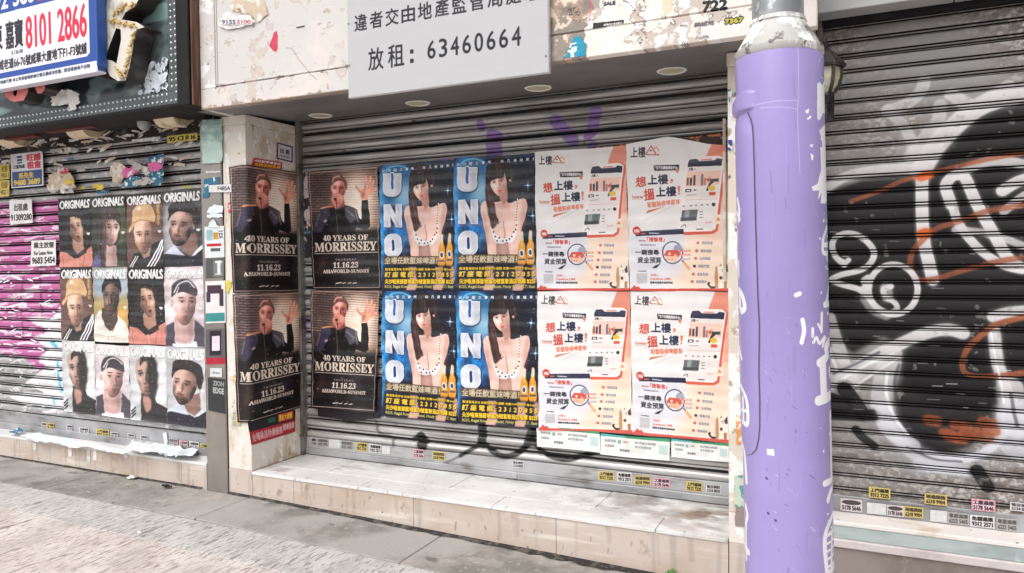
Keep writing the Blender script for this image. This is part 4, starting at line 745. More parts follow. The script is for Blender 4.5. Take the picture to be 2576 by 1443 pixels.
# pole frame: axis through two measured points, radius; the writing is laid out round the cylinder
PD = 2.3/F
def pole_axis(py):
    xl = 1852+(py-180)*.0222; xr = 2066+(py-150)*.0186
    p = np.array(CAM)+ray((xl+xr)/2, py)*PD; return p
_pa, _pb = pole_axis(200), pole_axis(1400)
def axis_at(z):
    t = (z-_pb[2])/(_pa[2]-_pb[2]); return _pb[0]+t*(_pa[0]-_pb[0]), _pb[1]+t*(_pa[1]-_pb[1])
PR = .1285
PANG = math.atan2(CAM[1]-_pb[1], CAM[0]-_pb[0])     # direction from the axis towards the street
PZ0, PZ1 = -.2, 2.16
def paint_pole():
    c = Cv(600, 1750, None, (158, 144, 200), 1.0, S=1); c.k = .9
    n = fnoise(c.h, c.w, 9, 5, 3, .5); c.im *= (.95+.10*n)[..., None]
    st = fnoise(c.h, c.w, 3, 5, 8, 12); c.im *= (.97+.06*st)[..., None]
    def fn(px, py):
        p = np.array(CAM)+ray(px, py)*PD; xl = 1852+(py-180)*.0222; xr = 2066+(py-150)*.0186
        t = 2*(px-xl)/(xr-xl)-1; a = math.asin(max(-1, min(1, t)))+(0 if abs(t) <= 1 else (t-math.copysign(1, t))*2)
        return ((a/(2*math.pi)+.5)*c.w, (PZ1-p[2])/(PZ1-PZ0)*c.h)
    c.fn = fn; Wt = (244, 243, 246); A = zc(2750, 0, 2.061); B = zc(2800, 600, 1.803); C = zc(2800, 1400, 1.7175)
    def P_(f, P, bl=0): c.poly([f(*p) for p in P], Wt, 1, bl)
    def L_(f, P, w): c.line([f(*p) for p in P], w*1.35, Wt, 1, 1)
    P_(A, [(888, 745), (905, 722), (930, 740), (945, 682), (962, 705), (985, 700), (985, 960), (935, 950), (925, 985), (905, 1025), (890, 1010)]); P_(A, [(800, 960), (828, 940), (825, 975), (806, 982)]); P_(A, [(812, 1020), (840, 990), (846, 1010), (820, 1030)])
    P_(A, [(905, 1100), (945, 1040), (985, 1050), (1000, 1443), (920, 1443), (915, 1300), (930, 1200)]); P_(A, [(830, 1220), (860, 1210), (850, 1240)]); P_(A, [(838, 1280), (864, 1300), (855, 1335), (845, 1330)])
    P_(B, [(708, -10), (790, -10), (790, 300), (738, 370), (708, 372), (716, 300), (690, 350), (700, 285), (660, 290), (650, 265), (690, 240), (700, 190), (715, 140)])
    L_(B, [(752, 520), (722, 640), (775, 640)], 9); L_(B, [(722, 640), (725, 700), (770, 705)], 9); L_(B, [(752, 700), (752, 750)], 8); L_(B, [(770, 830), (745, 1040)], 9); L_(B, [(735, 1052), (780, 1048)], 12)
    L_(B, [(715, 1110), (712, 1230)], 7); L_(B, [(690, 1180), (712, 1230)], 5); L_(B, [(590, 1150), (600, 1220), (585, 1300)], 8); L_(B, [(660, 1300), (680, 1270), (700, 1310), (735, 1270), (720, 1330)], 6); L_(B, [(655, 1210), (655, 1260)], 6); L_(B, [(780, 1290), (745, 1340), (750, 1400), (700, 1440)], 16); L_(B, [(550, 985), (572, 975)], 8)
    L_(C, [(688, 0), (695, 210)], 20); L_(C, [(660, 238), (750, 212)], 18); L_(C, [(730, 50), (732, 90)], 12); L_(C, [(745, 100), (750, 250)], 12); L_(C, [(738, 340), (745, 760)], 16); L_(C, [(765, 330), (768, 760)], 10); L_(C, [(698, 772), (755, 762)], 12)
    for k in range(6): L_(C, [(742, 400+k*60), (775, 390+k*60)], 6)
    L_(C, [(720, 885), (735, 840), (758, 812)], 12); L_(C, [(765, 970), (700, 1110), (712, 1340)], 11); L_(C, [(700, 1110), (775, 1090)], 8); L_(C, [(745, 1110), (740, 1340)], 9); L_(C, [(768, 1110), (768, 1340)], 9); L_(C, [(700, 1365), (760, 1330)], 14); L_(C, [(735, 1370), (745, 1440)], 14)
    for k in range(4): L_(C, [(712, 1160+k*50), (775, 1150+k*50)], 5)
    L_(B, [(168, 320), (182, 400), (178, 470)], 10); L_(B, [(165, 410), (185, 465)], 8); L_(B, [(168, 540), (168, 610)], 6); L_(B, [(178, 760), (180, 860)], 8); L_(B, [(180, 960), (205, 1000), (222, 1080), (200, 1110)], 12); L_(B, [(185, 1000), (190, 1080)], 12); L_(B, [(185, 1370), (200, 1443)], 8)
    L_(C, [(180, 180), (225, 270), (232, 420), (200, 425)], 9); L_(C, [(200, 260), (205, 420)], 8); L_(C, [(190, 350), (232, 340)], 6); L_(C, [(190, 560), (205, 680), (215, 820)], 12); L_(C, [(210, 990), (222, 1050), (212, 1120), (215, 1350)], 10); L_(C, [(205, 1270), (230, 1290)], 12)
    c.line([A(745, 450), A(750, 880), A(740, 950), A(760, 1443)], 1.6, (206, 196, 232), .8, 1); c.line([A(410, 890), A(600, 880), A(740, 885)], 1.5, (214, 206, 236), .7, 1); c.line([A(470, 920), A(640, 930), A(740, 950)], 1.5, (214, 206, 236), .7, 1)
    rg = random.Random(21)
    for i in range(44):      # chips where the mauve coat has come off along the right side
        t = 1-abs(rg.gauss(0, .11)); Y = rg.uniform(150, 1440); xl = 1852+(Y-180)*.0222; xr = 2066+(Y-150)*.0186; X = xl+(xr-xl)*(t+1)/2; s_ = rg.uniform(.8, 3.2)
        c.poly([fn(X+s_*rg.uniform(.5, 1.2)*math.cos(k), Y+s_*rg.uniform(.6, 2.2)*math.sin(k)) for k in (0, 1, 2, 3, 4, 5)], Wt, .95, raw=True)
    for i in range(60):      # runs, rubs and grime
        X = rg.uniform(1860, 2075); Y = rg.uniform(200, 1440); L = rg.uniform(8, 70); c.line([(X, Y), (X+rg.uniform(-2, 3), Y+L)], rg.uniform(1, 3.5), rg.choice([(128, 114, 168), (176, 164, 214), (110, 98, 132)]), rg.uniform(.12, .4), 2)
    for X, Y in ((345, 748), (355, 972), (400, 1008)): c.line([C(X, Y), C(X+3, Y+3)], 6, (84, 62, 110), .9, 1)
    rg = random.Random(9)
    for i in range(46): X = rg.uniform(320, 620); Y = rg.uniform(-300, 1400); c.line([C(X, Y), C(X+rg.uniform(-6, 30), Y+rg.uniform(-3, 30))], rg.uniform(1, 3), rg.choice([(112, 90, 150), (204, 196, 226), (96, 76, 120)]), rg.uniform(.3, .7), 1)
    P_(C, [(348, 560), (392, 556), (396, 598), (350, 596)])
    return c.image('white_brush_writing_on_mauve_paint')

def paint_tread():
    ppm = 200; c = Cv(int(3.08*ppm), int(.64*ppm), None, (120, 104, 94), 0.0, S=1)
    X = np.linspace(0, 3.08, c.w)[None]; Y = np.linspace(.63, -.01, c.h)[:, None]
    n = fnoise(c.h, c.w, 3, 6, 31, 1); n2 = fnoise(c.h, c.w, 10, 5, 32, .5); n3 = fnoise(c.h, c.w, 24, 4, 33, 1)
    back = np.clip((Y-.36)/.2, 0, 1)*np.clip((n-.40)*5, 0, 1)*.7                      # grime swept against the shutter
    right = np.clip((X-1.6)/1.3, 0, 1)*np.clip((n-.30)*4, 0, 1)*np.clip(.35+Y*2.2, 0, 1)*.95
    a = np.maximum(back, right)*np.clip((n2-.22)*3.2, 0, 1); sp = np.clip((n3-.72)*14, 0, 1)*.5
    c.a[:] = np.clip(np.maximum(a, sp), 0, .92)
    br = np.clip((n2-.48)*6, 0, 1)*np.clip((X-2.2)*1.5, 0, 1); c.im[:] = np.array([.55, .50, .47])*(1-.45*np.clip((n3-.5)*5, 0, 1))[..., None]; c.im[:] = c.im*(1-.6*br[..., None])+np.array([.50, .34, .24])*.6*br[..., None]
    return c.image('tread_grime')
def paint_riser():
    ppm = 200; c = Cv(int(7.5*ppm), int(.4*ppm), None, (96, 84, 76), 0.0, S=1); rg = random.Random(12)
    for i in range(230):
        x = rg.uniform(0, c.w); y = rg.uniform(0, c.h); L = abs(rg.gauss(0, 4)); c.line([(x, y), (x+rg.uniform(-1.5, 1.5), y+L)], rg.uniform(.5, 2), rg.choice([(104, 90, 80), (140, 122, 108), (156, 140, 128)]), rg.uniform(.3, .85), 1)
    for i in range(60):
        x = rg.uniform(0, c.w); c.line([(x, 12), (x+rg.uniform(-2, 2), rg.uniform(25, 60))], rg.uniform(2, 6), (232, 226, 220), rg.uniform(.15, .4), 3)
    return c.image('riser_spots')
# ------------------------------------------------------------------ materials of the place
M = {}
M['galv'] = pmat('galvanised_slat', (150, 149, 148), .42, .55, [((1.2, 3, 30), (96, 93, 92), .42, .62, 5), ((4, 4, 60), (182, 181, 178), .55, .75, 4), ((9, 9, 9), (70, 58, 50), .66, .74, 6), ((3, 3, 9), (120, 62, 30), .73, .76, 8)], [((6, 6, 90), .25, .002), ((60, 60, 60), .2, .001)], img=None)
def metal_print(name, base, layers, img, mp, rough=.45, metal=.45, spec=.5):
    return pmat(name, base, rough, metal, layers, [((8, 8, 70), .3, .002), ((90, 90, 90), .35, .0012)], img=img, imgmap=mp, spec=spec)
PC = paint_centre()
M['slat_c'] = metal_print('weathered_grey_slat_with_spray', (200, 198, 196), [((1.5, 3, 34), (140, 136, 133), .42, .62, 6), ((1.0, 3, 3), (196, 194, 192), .5, .8, 4), ((5, 5, 80), (190, 188, 186), .58, .72, 4), ((11, 9, 24), (72, 62, 56), .66, .72, 6), ((5, 5, 26), (130, 66, 30), .715, .74, 6)], PC, (-.1, -.1+975/300, 2.6-735/300, 2.6), .36, .3)
M['slat_r'] = metal_print('speckled_brown_grey_slat_with_graffiti', (134, 124, 118), [((44, 30, 60), (196, 190, 185), .5, .58, 6), ((9, 9, 30), (86, 76, 70), .5, .66, 5), ((1.2, 1.2, 1.2), (142, 140, 138), .42, .62, 2), ((5, 5, 18), (120, 44, 28), .71, .74, 7)], paint_right(), (3.3, 3.3+768/480, 2.7-1152/480, 2.7), .6, .12, .25)
M['slat_l'] = metal_print('silver_slat_with_scraped_paint', (176, 176, 176), [((3, 3, 30), (120, 116, 114), .5, .66, 6), ((14, 10, 22), (216, 214, 212), .58, .64, 7)], paint_left(), (-3.4, -3.4+990/330, 2.6-825/330, 2.6), .45, .35)
M['rail'] = pmat('bottom_rail_metal', (156, 156, 158), .45, .4, [((4, 4, 20), (110, 104, 100), .5, .68, 6), ((9, 9, 9), (92, 62, 44), .68, .73, 6), ((2, 2, 2), (180, 180, 182), .45, .6, 3)], [((30, 30, 60), .3, .002)])
M['rail_c'] = pmat('bottom_rail_metal_with_spray', (176, 176, 178), .45, .3, [((4, 4, 20), (126, 120, 116), .5, .68, 6), ((9, 9, 9), (112, 72, 48), .68, .73, 6), ((2, 2, 2), (190, 190, 192), .45, .6, 3)], [((30, 30, 60), .3, .002)], img=PC, imgmap=(-.1, -.1+975/300, 2.6-735/300, 2.6))
M['guide'] = pmat('guide_rail_metal', (134, 130, 124), .5, .4, [((10, 10, 6), (84, 72, 62), .5, .65, 6)], [((40, 40, 10), .3, .002)])
M['plaster'] = pmat('cream_painted_plaster', (226, 218, 208), .75, 0, [((5, 5, 4), (206, 190, 168), .52, .60, 8), ((9, 9, 7), (188, 164, 134), .62, .645, 8), ((16, 16, 12), (240, 238, 234), .58, .60, 8), ((26, 26, 26), (120, 100, 84), .69, .71, 6)], [((12, 12, 9), .6, .006), ((60, 60, 60), .3, .002)])
M['plaster_r'] = pmat('torn_plaster_right', (214, 204, 190), .8, 0, [((8, 8, 6), (236, 234, 230), .48, .52, 8), ((12, 12, 9), (178, 160, 138), .58, .61, 8), ((24, 24, 20), (110, 100, 92), .66, .68, 7)], [((14, 14, 10), .8, .008), ((60, 60, 60), .4, .002)])
M['fascia'] = pmat('old_white_painted_board', (210, 206, 203), .55, 0, [((1.1, 1.1, 5), (206, 198, 194), .5, .64, 6), ((30, 6, 5), (196, 182, 174), .68, .70, 6), ((2.2, 2, 2.4), (224, 214, 208), .5, .62, 7), ((10, 9, 14), (186, 164, 152), .60, .625, 8), ((3, 3, 3), (190, 178, 168), .56, .66, 7), ((22, 20, 30), (140, 112, 98), .66, .675, 7), ((5, 5, 7), (236, 235, 234), .56, .6, 7)], [((10, 10, 14), .35, .003), ((50, 50, 50), .15, .001)])
M['soffit'] = pmat('grey_soffit_panel', (118, 115, 115), .45, 0, [((2, 2, 2), (108, 105, 105), .45, .6, 4), ((40, 40, 40), (100, 96, 94), .72, .74, 4)], [((1.5, 1.5, 1.5), .2, .01)])
M['steel'] = pmat('brushed_steel', (164, 158, 152), .32, .6, [((2, 2, 2), (146, 141, 136), .4, .7, 4), ((5, 5, 5), (182, 166, 150), .5, .7, 4), ((14, 14, 10), (70, 60, 54), .7, .73, 6)], [((4, 4, 2), .25, .01)])
M['steeldark'] = pmat('steel_shadow_edge', (62, 54, 50), .5, .5)
M['marble'] = pmat('white_marble_tread', (236, 235, 233), .35, 0, [((2.5, 9, 3), (170, 160, 152), .58, .66, 8), ((5, 12, 5), (120, 104, 94), .665, .70, 8), ((2.6, 2.6, 2.6), (222, 220, 218), .4, .6, 4)], [((20, 20, 20), .15, .001)], spec=.5, img=paint_tread(), imgmap=(0, 3.08, -.01, .63), ax=(0, 1))
M['tan'] = pmat('beige_riser_stone', (202, 188, 178), .6, 0, [((2, 2, 3), (192, 174, 158), .45, .62, 5), ((1.5, 2, 14), (222, 212, 202), .55, .7, 4), ((22, 22, 12), (120, 100, 86), .685, .70, 6), ((7, 7, 5), (170, 150, 134), .62, .7, 6)], [((30, 30, 30), .2, .001)], img=paint_riser(), imgmap=(-4.2, 3.3, -.2, .2))
M['gap'] = pmat('shaded_interlock', (34, 31, 30), .8, 0, [((9, 9, 9), (56, 50, 46), .5, .65, 4)])
M['joint'] = pmat('dark_grout', (84, 77, 71), .9)
M['dirt'] = pmat('wet_black_grime', (44, 40, 38), .8, 0, [((20, 20, 20), (90, 84, 78), .5, .6, 6)], [((30, 30, 30), .8, .01)])
_sd = (0, 0, math.radians(0))
def pave(nm, base, l2, l3, st):
    return pmat(nm, base, .7, 0, [((3, 3, 3), l2, .45, .65, 5), ((80, 16, 20), l3, .53, .60, 6, (0, 0, st)), ((30, 3.5, 20), l3, .60, .66, 4, (0, 0, st)), ((2, 2, 2), tuple(v*.86 for v in base), .5, .7, 4), ((60, 60, 60), (70, 66, 62), .70, .74, 3)], [((90, 22, 30), 1.0, .006, (0, 0, st)), ((34, 3, 30), .7, .006, (0, 0, st)), ((90, 60, 60), .5, .003)])
ST = 0.0
M['slab_a'] = pmat('smooth_grey_slab', (158, 154, 149), .75, 0, [((60, 14, 20), (126, 120, 114), .56, .62, 6), ((.7, .7, .7), (178, 170, 164), .46, .56, 2), ((3, 3, 3), (128, 124, 118), .42, .62, 6), ((7, 7, 7), (112, 108, 104), .58, .68, 7), ((30, 30, 30), (176, 172, 166), .62, .68, 4), ((46, 46, 46), (66, 60, 56), .70, .72, 4), ((1.1, 1.1, 1.1), (166, 162, 158), .5, .62, 3)], [((70, 18, 50), .9, .005), ((6, 6, 6), .4, .01)])
M['slab_b'] = pave('ribbed_grey_slab', (196, 192, 188), (208, 204, 200), (140, 134, 130), ST)
M['slab_c'] = pave('ribbed_pinkish_slab', (208, 197, 191), (222, 213, 208), (156, 142, 136), ST)
M['black'] = pmat('black_frame_paint', (24, 24, 26), .55, 0, [((6, 6, 2), (46, 45, 45), .55, .7, 5)], spec=.25)
M['glass'] = pmat('teal_sign_glass', (78, 88, 90), .10, 0, [((2.2, 2, 3), (112, 130, 128), .45, .52, 3), ((1.6, 1.6, 2.4), (44, 48, 52), .52, .57, 3), ((14, 14, 14), (190, 200, 200), .68, .72, 6), ((1, 1, 5), (132, 160, 156), .6, .66, 2)], [((3, 3, 3), .3, .01)])
M['strip'] = pmat('teal_border_strip', (88, 96, 98), .4, .2, [((5, 5, 5), (74, 86, 86), .5, .65, 5)])
M['chrome'] = pmat('stud_metal', (214, 216, 216), .25, .7)
M['wood'] = pmat('brown_timber', (120, 86, 68), .8, 0, [((20, 20, 2), (82, 54, 42), .45, .6, 5)], [((30, 30, 3), .6, .005)])
M['redbeam'] = pmat('red_brown_beam', (104, 48, 38), .7, 0, [((8, 8, 8), (70, 36, 30), .5, .65, 5)])
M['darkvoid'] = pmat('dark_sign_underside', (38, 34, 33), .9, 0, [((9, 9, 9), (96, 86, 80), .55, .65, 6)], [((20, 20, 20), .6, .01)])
M['goldface'] = pmat('gold_letter_face', (224, 218, 206), .45, .1, [((5, 5, 5), (160, 156, 150), .56, .66, 3), ((9, 9, 9), (206, 184, 144), .6, .66, 4)])
M['goldrod'] = pmat('gold_rod', (206, 174, 112), .35, .3)
M['cream'] = pmat('cream_lamp_housing', (228, 210, 178), .5, 0, [((12, 12, 12), (176, 156, 126), .55, .68, 5)])
M['return'] = pmat('dark_letter_return', (58, 54, 52), .4, .2, [((10, 3, 10), (96, 90, 86), .52, .66, 4)])
M['pink'] = pmat('salmon_letter_face', (226, 128, 124), .5, 0, [((9, 9, 9), (200, 104, 100), .55, .7, 5)])
M['bluebox'] = pmat('blue_banner_frame', (48, 92, 172), .4)
M['whitebox'] = pmat('white_banner_lip', (226, 228, 238), .4)
M['signw'] = pmat('sign_panel_edge', (206, 206, 208), .4)
M['screw'] = pmat('screw_head', (120, 118, 118), .4, .6)
M['ring'] = pmat('white_trim_ring', (236, 236, 232), .4)
M['lens'] = pmat('cream_frosted_lens', (196, 190, 164), .5)
M['paper'] = pmat('torn_white_paper', (232, 230, 227), .8, 0, [((9, 9, 9), (206, 198, 190), .5, .62, 6), ((22, 22, 22), (150, 132, 124), .66, .69, 6)], [((30, 30, 30), .4, .002)])
M['paperb'] = pmat('torn_beige_paper', (206, 188, 166), .8, 0, [((12, 12, 12), (232, 224, 214), .52, .58, 6), ((20, 20, 20), (150, 120, 96), .62, .66, 6)], [((30, 30, 30), .4, .002)])
M['paperg'] = pmat('torn_grey_paper', (190, 184, 180), .8, 0, [((16, 16, 30), (90, 86, 86), .56, .6, 6), ((12, 12, 12), (226, 222, 218), .55, .6, 6)], [((30, 30, 30), .4, .002)])
M['paperpk'] = pmat('torn_pink_paper', (222, 104, 164), .7, 0, [((16, 16, 16), (236, 220, 226), .58, .6, 6)])
M['papertl'] = pmat('torn_teal_paper', (50, 112, 140), .7, 0, [((20, 20, 20), (230, 232, 232), .56, .58, 6)])
M['paperyl'] = pmat('torn_yellow_paper', (218, 196, 84), .7, 0, [((20, 20, 20), (90, 74, 40), .6, .62, 6)])
M['paperrd'] = pmat('torn_red_paper', (206, 66, 90), .7, 0, [((24, 24, 24), (236, 220, 224), .55, .57, 6)])
M['foil'] = pmat('crumpled_silver_foil', (226, 232, 242), .3, .2, [((20, 20, 20), (70, 80, 96), .54, .58, 6)], [((26, 26, 26), 1.0, .02)])
M['mint'] = pmat('mint_plastic_sheet', (190, 214, 206), .25, 0, [((9, 9, 9), (206, 230, 224), .55, .62, 5), ((3, 3, 6), (140, 176, 168), .5, .6, 3)], [((14, 14, 20), .8, .02)])
M['lantern'] = pmat('black_lantern_iron', (40, 38, 38), .5, .3, [((20, 20, 20), (88, 76, 70), .5, .62, 5)])
M['lglass'] = pmat('cloudy_lantern_glass', (178, 176, 160), .2, 0, [((8, 8, 10), (206, 196, 150), .5, .6, 3)])
M['teal'] = pmat('pale_teal_riser', (176, 188, 186), .45, 0, [((3, 3, 8), (152, 164, 163), .45, .62, 5), ((8, 8, 2), (204, 216, 214), .56, .62, 5)], [((9, 9, 9), .2, .002)])
M['ledge'] = pmat('white_ledge', (234, 226, 220), .5, 0, [((6, 6, 6), (214, 196, 176), .55, .66, 6), ((24, 24, 24), (70, 54, 48), .69, .71, 5)], [((30, 30, 30), .3, .002)])
M['lip'] = pmat('pinkish_stone_lip', (206, 196, 194), .6, 0, [((5, 5, 9), (184, 172, 170), .5, .65, 5)])
M['plinth'] = pmat('grey_brown_plinth', (146, 134, 128), .75, 0, [((3, 3, 3), (122, 110, 104), .45, .65, 6), ((30, 30, 30), (70, 60, 54), .71, .73, 4), ((9, 9, 9), (168, 158, 150), .58, .66, 5)], [((30, 30, 30), .3, .003)])
M['grayboard'] = pmat('pale_grey_fascia_panel', (178, 178, 177), .5, 0, [((2, 2, 2), (166, 166, 166), .45, .6, 3)])
M['galvpole'] = pmat('bare_galvanised_pole', (172, 174, 176), .4, .45, [((9, 9, 5), (140, 142, 146), .45, .6, 5), ((14, 14, 10), (206, 208, 210), .56, .62, 6)], [((20, 20, 20), .3, .002)])
M['cone'] = pmat('scraped_white_cone', (190, 188, 184), .55, .2, [((9, 9, 7), (238, 238, 236), .5, .54, 8), ((22, 22, 22), (120, 114, 110), .56, .6, 7), ((14, 14, 20), (214, 210, 190), .62, .64, 6)], [((30, 30, 30), .7, .004)])
M['mauve'] = pmat('mauve_gloss_paint', (150, 132, 196), .32, 0, [((9, 9, 9), (142, 124, 188), .45, .6, 5)], [((14, 14, 14), .35, .004)])
M['leaf'] = pmat('weed_leaf', (70, 120, 40), .6)
M['wallup'] = pmat('upper_wall', (170, 164, 156), .8, 0, [((2, 2, 2), (150, 144, 136), .5, .6, 5)])
M['blackpaint'] = M['black']

# ------------------------------------------------------------------ setting: ground, paving, upper wall
def gz(x): return -.0245*min(max(x+.15, 0), 8)
GX = [-60, -20, -6, -.15, 1, 3, 7.85, 20, 60]; GY = [-60, -20, -6, -2, 1.2]
mk('ground', [(x, y, gz(x)-.032) for y in GY for x in GX], [(j*9+i, j*9+i+1, (j+1)*9+i+1, (j+1)*9+i) for j in range(4) for i in range(8)], M['slab_a'], smoothf=False)['kind'] = 'structure'
pv = bpy.data.objects['ground']; pv.name = 'ground'
jt = mk('pavement', [(x, y, gz(x)-.018) for y in (-7, .3) for x in (-9, -.15, 7.85, 9)], [(i, i+1, i+5, i+4) for i in range(3)], M['joint'], smoothf=False); tag(jt, kind='structure')
def slab(x0, x1, y0, y1, mat, up=0):
    g = .0032; jx = rnd.uniform(-.004, .004); t = rnd.uniform(-.0015, .0015)
    box('paving_slab', x0+g+jx, x1-g+jx, y0+g, y1-g, -.04, t+up, mat, jt, .004, lambda x, y, z: (x, y, z+gz(x)))
bands = [(-.002, -.462, 1.47, -.01, 'slab_a'), (-.462, -.816, 1.55, .35, 'slab_b'), (-.816, -1.95, 1.6, -.9, 'slab_c'), (-1.95, -3.1, 1.6, -.3, 'slab_c'), (-3.1, -4.6, 1.6, -.9, 'slab_b'), (-4.6, -6.2, 1.6, -.1, 'slab_b')]
for (ya, yb, L, off, mt) in bands:
    for k in range(int((-9-off)/L), int((8.5-off)/L)): slab(off+k*L, off+(k+1)*L, yb, ya, M[mt])
w = box('wall', -14, 14, .02, .6, 3.35, 9, M['wallup']); tag(w, kind='structure')
w = box('wall', -14, 14, .75, .95, -.5, 3.4, M['joint']); tag(w, kind='structure')  # unseen dark backing, added to stop light leaking between the slats
w = box('wall', -14, -4.2, .05, .6, -.3, 3.35, M['wallup']); tag(w, kind='structure')
w = box('wall', 7.2, 14, .05, .6, -.5, 3.35, M['wallup']); tag(w, kind='structure')

# ------------------------------------------------------------------ shutters
def shutter(root, x0, x1, zb, zt, y, pitch, prof, mat, z_anchor):
    """one slat mesh per row, each slat a part; prof = (height below slat top, how far it stands out)"""
    n = int(math.ceil((zt-zb)/pitch)); V = []; nx = 1
    for (h, o) in prof: V += [(x0, y-o, -h), (x1, y-o, -h)]
    Fc = [(2*i, 2*i+2, 2*i+3, 2*i+1) for i in range(len(prof)-1)]
    base = mk('slat', V, Fc, mat, None, sharp=50); me = base.data; bpy.data.objects.remove(base)
    me.materials.append(M['gap'])                     # near-black groove faces: shade of the deep interlocks put into the colour
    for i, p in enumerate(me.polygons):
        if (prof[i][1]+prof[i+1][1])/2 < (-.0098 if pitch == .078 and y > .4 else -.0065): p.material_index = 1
    k0 = math.floor((zb-z_anchor)/pitch); z = z_anchor+(k0+1)*pitch
    while z-pitch < zt:
        o = addobj('slat', me, None, root); o.location = (0, rnd.uniform(-.0015, .0015), z)
        o.rotation_euler = (rnd.uniform(-.012, .012), rnd.uniform(-.0006, .0006), 0)
        z += pitch
PROF_C = [(-.001, -.010), (.002, -.001), (.007, .007), (.015, .0125), (.024, .0145), (.033, .0125), (.040, .008), (.045, .002), (.0465, -.010), (.0495, -.010), (.051, .003), (.054, .0085), (.058, .0085), (.062, .003), (.064, -.004), (.0655, -.014), (.069, -.014), (.0775, -.008)]
PROF_R = [(0, .0), (.003, .006), (.018, .0095), (.036, .0095), (.0450, .006), (.0455, -.020), (.0515, -.020), (.052, .003), (.0555, .006), (.059, .003), (.0595, -.020), (.0645, -.020), (.065, .001), (.067, .003), (.0685, .001), (.069, -.012), (.0705, -.012)]
PROF_RX = [(0, .002), (.004, .006), (.020, .0095), (.040, .0095), (.0515, .006), (.052, -.006), (.054, -.006), (.0545, .003), (.0575, .006), (.061, .003), (.0615, -.008), (.064, -.008), (.0645, .001), (.067, .003), (.0699, -.007), (.070, .002)]
PROF_L = [(-.001, -.016), (.003, .004), (.008, .009), (.024, .012), (.040, .010), (.049, .006), (.0495, -.022), (.0575, -.022), (.058, .003), (.0615, .007), (.065, .003), (.0655, -.022), (.0745, -.022), (.0775, -.016)]
PROF_LX = [(0, .002), (.004, .007), (.022, .011), (.042, .010), (.056, .006), (.0565, -.007), (.059, -.007), (.0595, .003), (.063, .007), (.067, .003), (.0675, -.009), (.072, -.009), (.078, .002)]
t = thing('roller_shutter', 'weathered grey roller shutter in the recessed doorway, mostly covered by three kinds of posters', 'roller shutter', (1.5, .53, .167))
shutter(t, .012, 3.05, .29, 2.62, .53, .078, PROF_C, M['slat_c'], 2.463+.064)
box('bottom_rail', .012, 3.05, .508, .53, .218, .292, M['rail_c'], t, .002); box('bottom_bar', .012, 3.05, .497, .54, .172, .218, M['rail'], t, .006); box('rubber_seal', .012, 3.05, .505, .53, .160, .172, M['joint'], t)
for x in (.002, 3.032): box('guide_rail', x, x+.026, .468, .56, .160, 2.6, M['guide'], t, .003)
box('lock_plate', 1.66, 1.70, .490, .50, .178, .208, M['rail'], t, .004)
t = thing('roller_shutter', 'dark roller shutter sprayed with black, white and orange graffiti right of the mauve pole', 'roller shutter', (4.5, .16, .32))
shutter(t, 3.46, 6.3, .335, 2.66, .16, .070, PROF_R, M['slat_r'], 2.6-.012)
box('bottom_rail', 3.46, 6.3, .145, .17, .318, .40, M['rail'], t, .003); box('guide_rail', 3.45, 3.475, .10, .19, .32, 2.66, M['guide'], t, .003); box('guide_rail', 6.29, 6.32, .10, .19, .32, 2.66, M['guide'], t, .003)
t = thing('roller_shutter', 'silver roller shutter with magenta paint and rows of portrait posters under the studded sign', 'roller shutter', (-2, .16, .178))
shutter(t, -4.3, -.40, .325, 2.60, .165, .078, PROF_L, M['slat_l'], 2.495+.0)
box('bottom_rail', -4.3, -.40, .150, .172, .235, .325, M['rail'], t, .003); box('bottom_bar', -4.3, -.40, .142, .18, .178, .235, M['rail'], t, .005); box('guide_rail', -.42, -.395, .11, .2, .178, 2.6, M['guide'], t, .003)

# ------------------------------------------------------------------ steps, pillars, fascia
t = thing('doorstep', 'beige stone step with white marble treads below the middle shutter', 'step', (1.5, .25, -.05))
box('step_core', .002, 3.058, .02, .62, -.2, .150, M['joint'], t)
for a, b in ((.002, .86), (.86, 1.775), (1.775, 2.70), (2.70, 3.058)): box('tread_tile', a+.0022, b-.0022, -.006, .189, .148, .167+rnd.uniform(-.0008, .0008), M['marble'], t, .0015)
for a, b in ((.002, .475), (.475, 1.387), (1.387, 2.313), (2.313, 3.058)): box('tread_tile', a+.0022, b-.0022, .193, .62, .148, .167+rnd.uniform(-.0008, .0008), M['marble'], t, .0015)
for a, b in ((.002, .351), (.351, 1.254), (1.254, 2.157), (2.157, 3.058)): box('riser_tile', a+.0012, b-.0012, 0, .025, -.2, .147, M['tan'], t, .0015)
t = thing('doorstep', 'low beige step with torn white paper on it below the magenta and silver shutter', 'step', (-2, .1, 0))
box('step_core', -4.3, -.41, .02, .3, -.1, .160, M['joint'], t); box('tread_tile', -4.3, -.41, -.004, .3, .160, .178, M['marble'], t, .002)
for k in range(5): b = -.653-.903*(k-1); a = b-.903; b = min(b, -.41); box('riser_tile', a+.001, b-.001, 0, .02, -.1, .159, M['tan'], t, .0015)
t = thing('doorstep', 'high ledge with a white edge and pale teal band under the graffiti shutter', 'step', (4.5, .1, 0))
box('step_core', 3.46, 6.5, .012, .4, -.4, .30, M['joint'], t); box('ledge_slab', 3.462, 6.5, -.004, .3, .302, .322, M['ledge'], t, .003); box('teal_band', 3.462, 6.5, 0, .02, .243, .301, M['teal'], t, .002); box('stone_lip', 3.462, 6.5, -.016, .02, .205, .242, M['lip'], t, .004); box('plinth', 3.462, 6.5, -.002, .02, -.4, .204, M['plinth'], t, .002)
t = thing('pillar', 'cream plastered pillar left of the middle shutter, wrapped by two concert posters', 'pillar', (-.1, .25, 0))
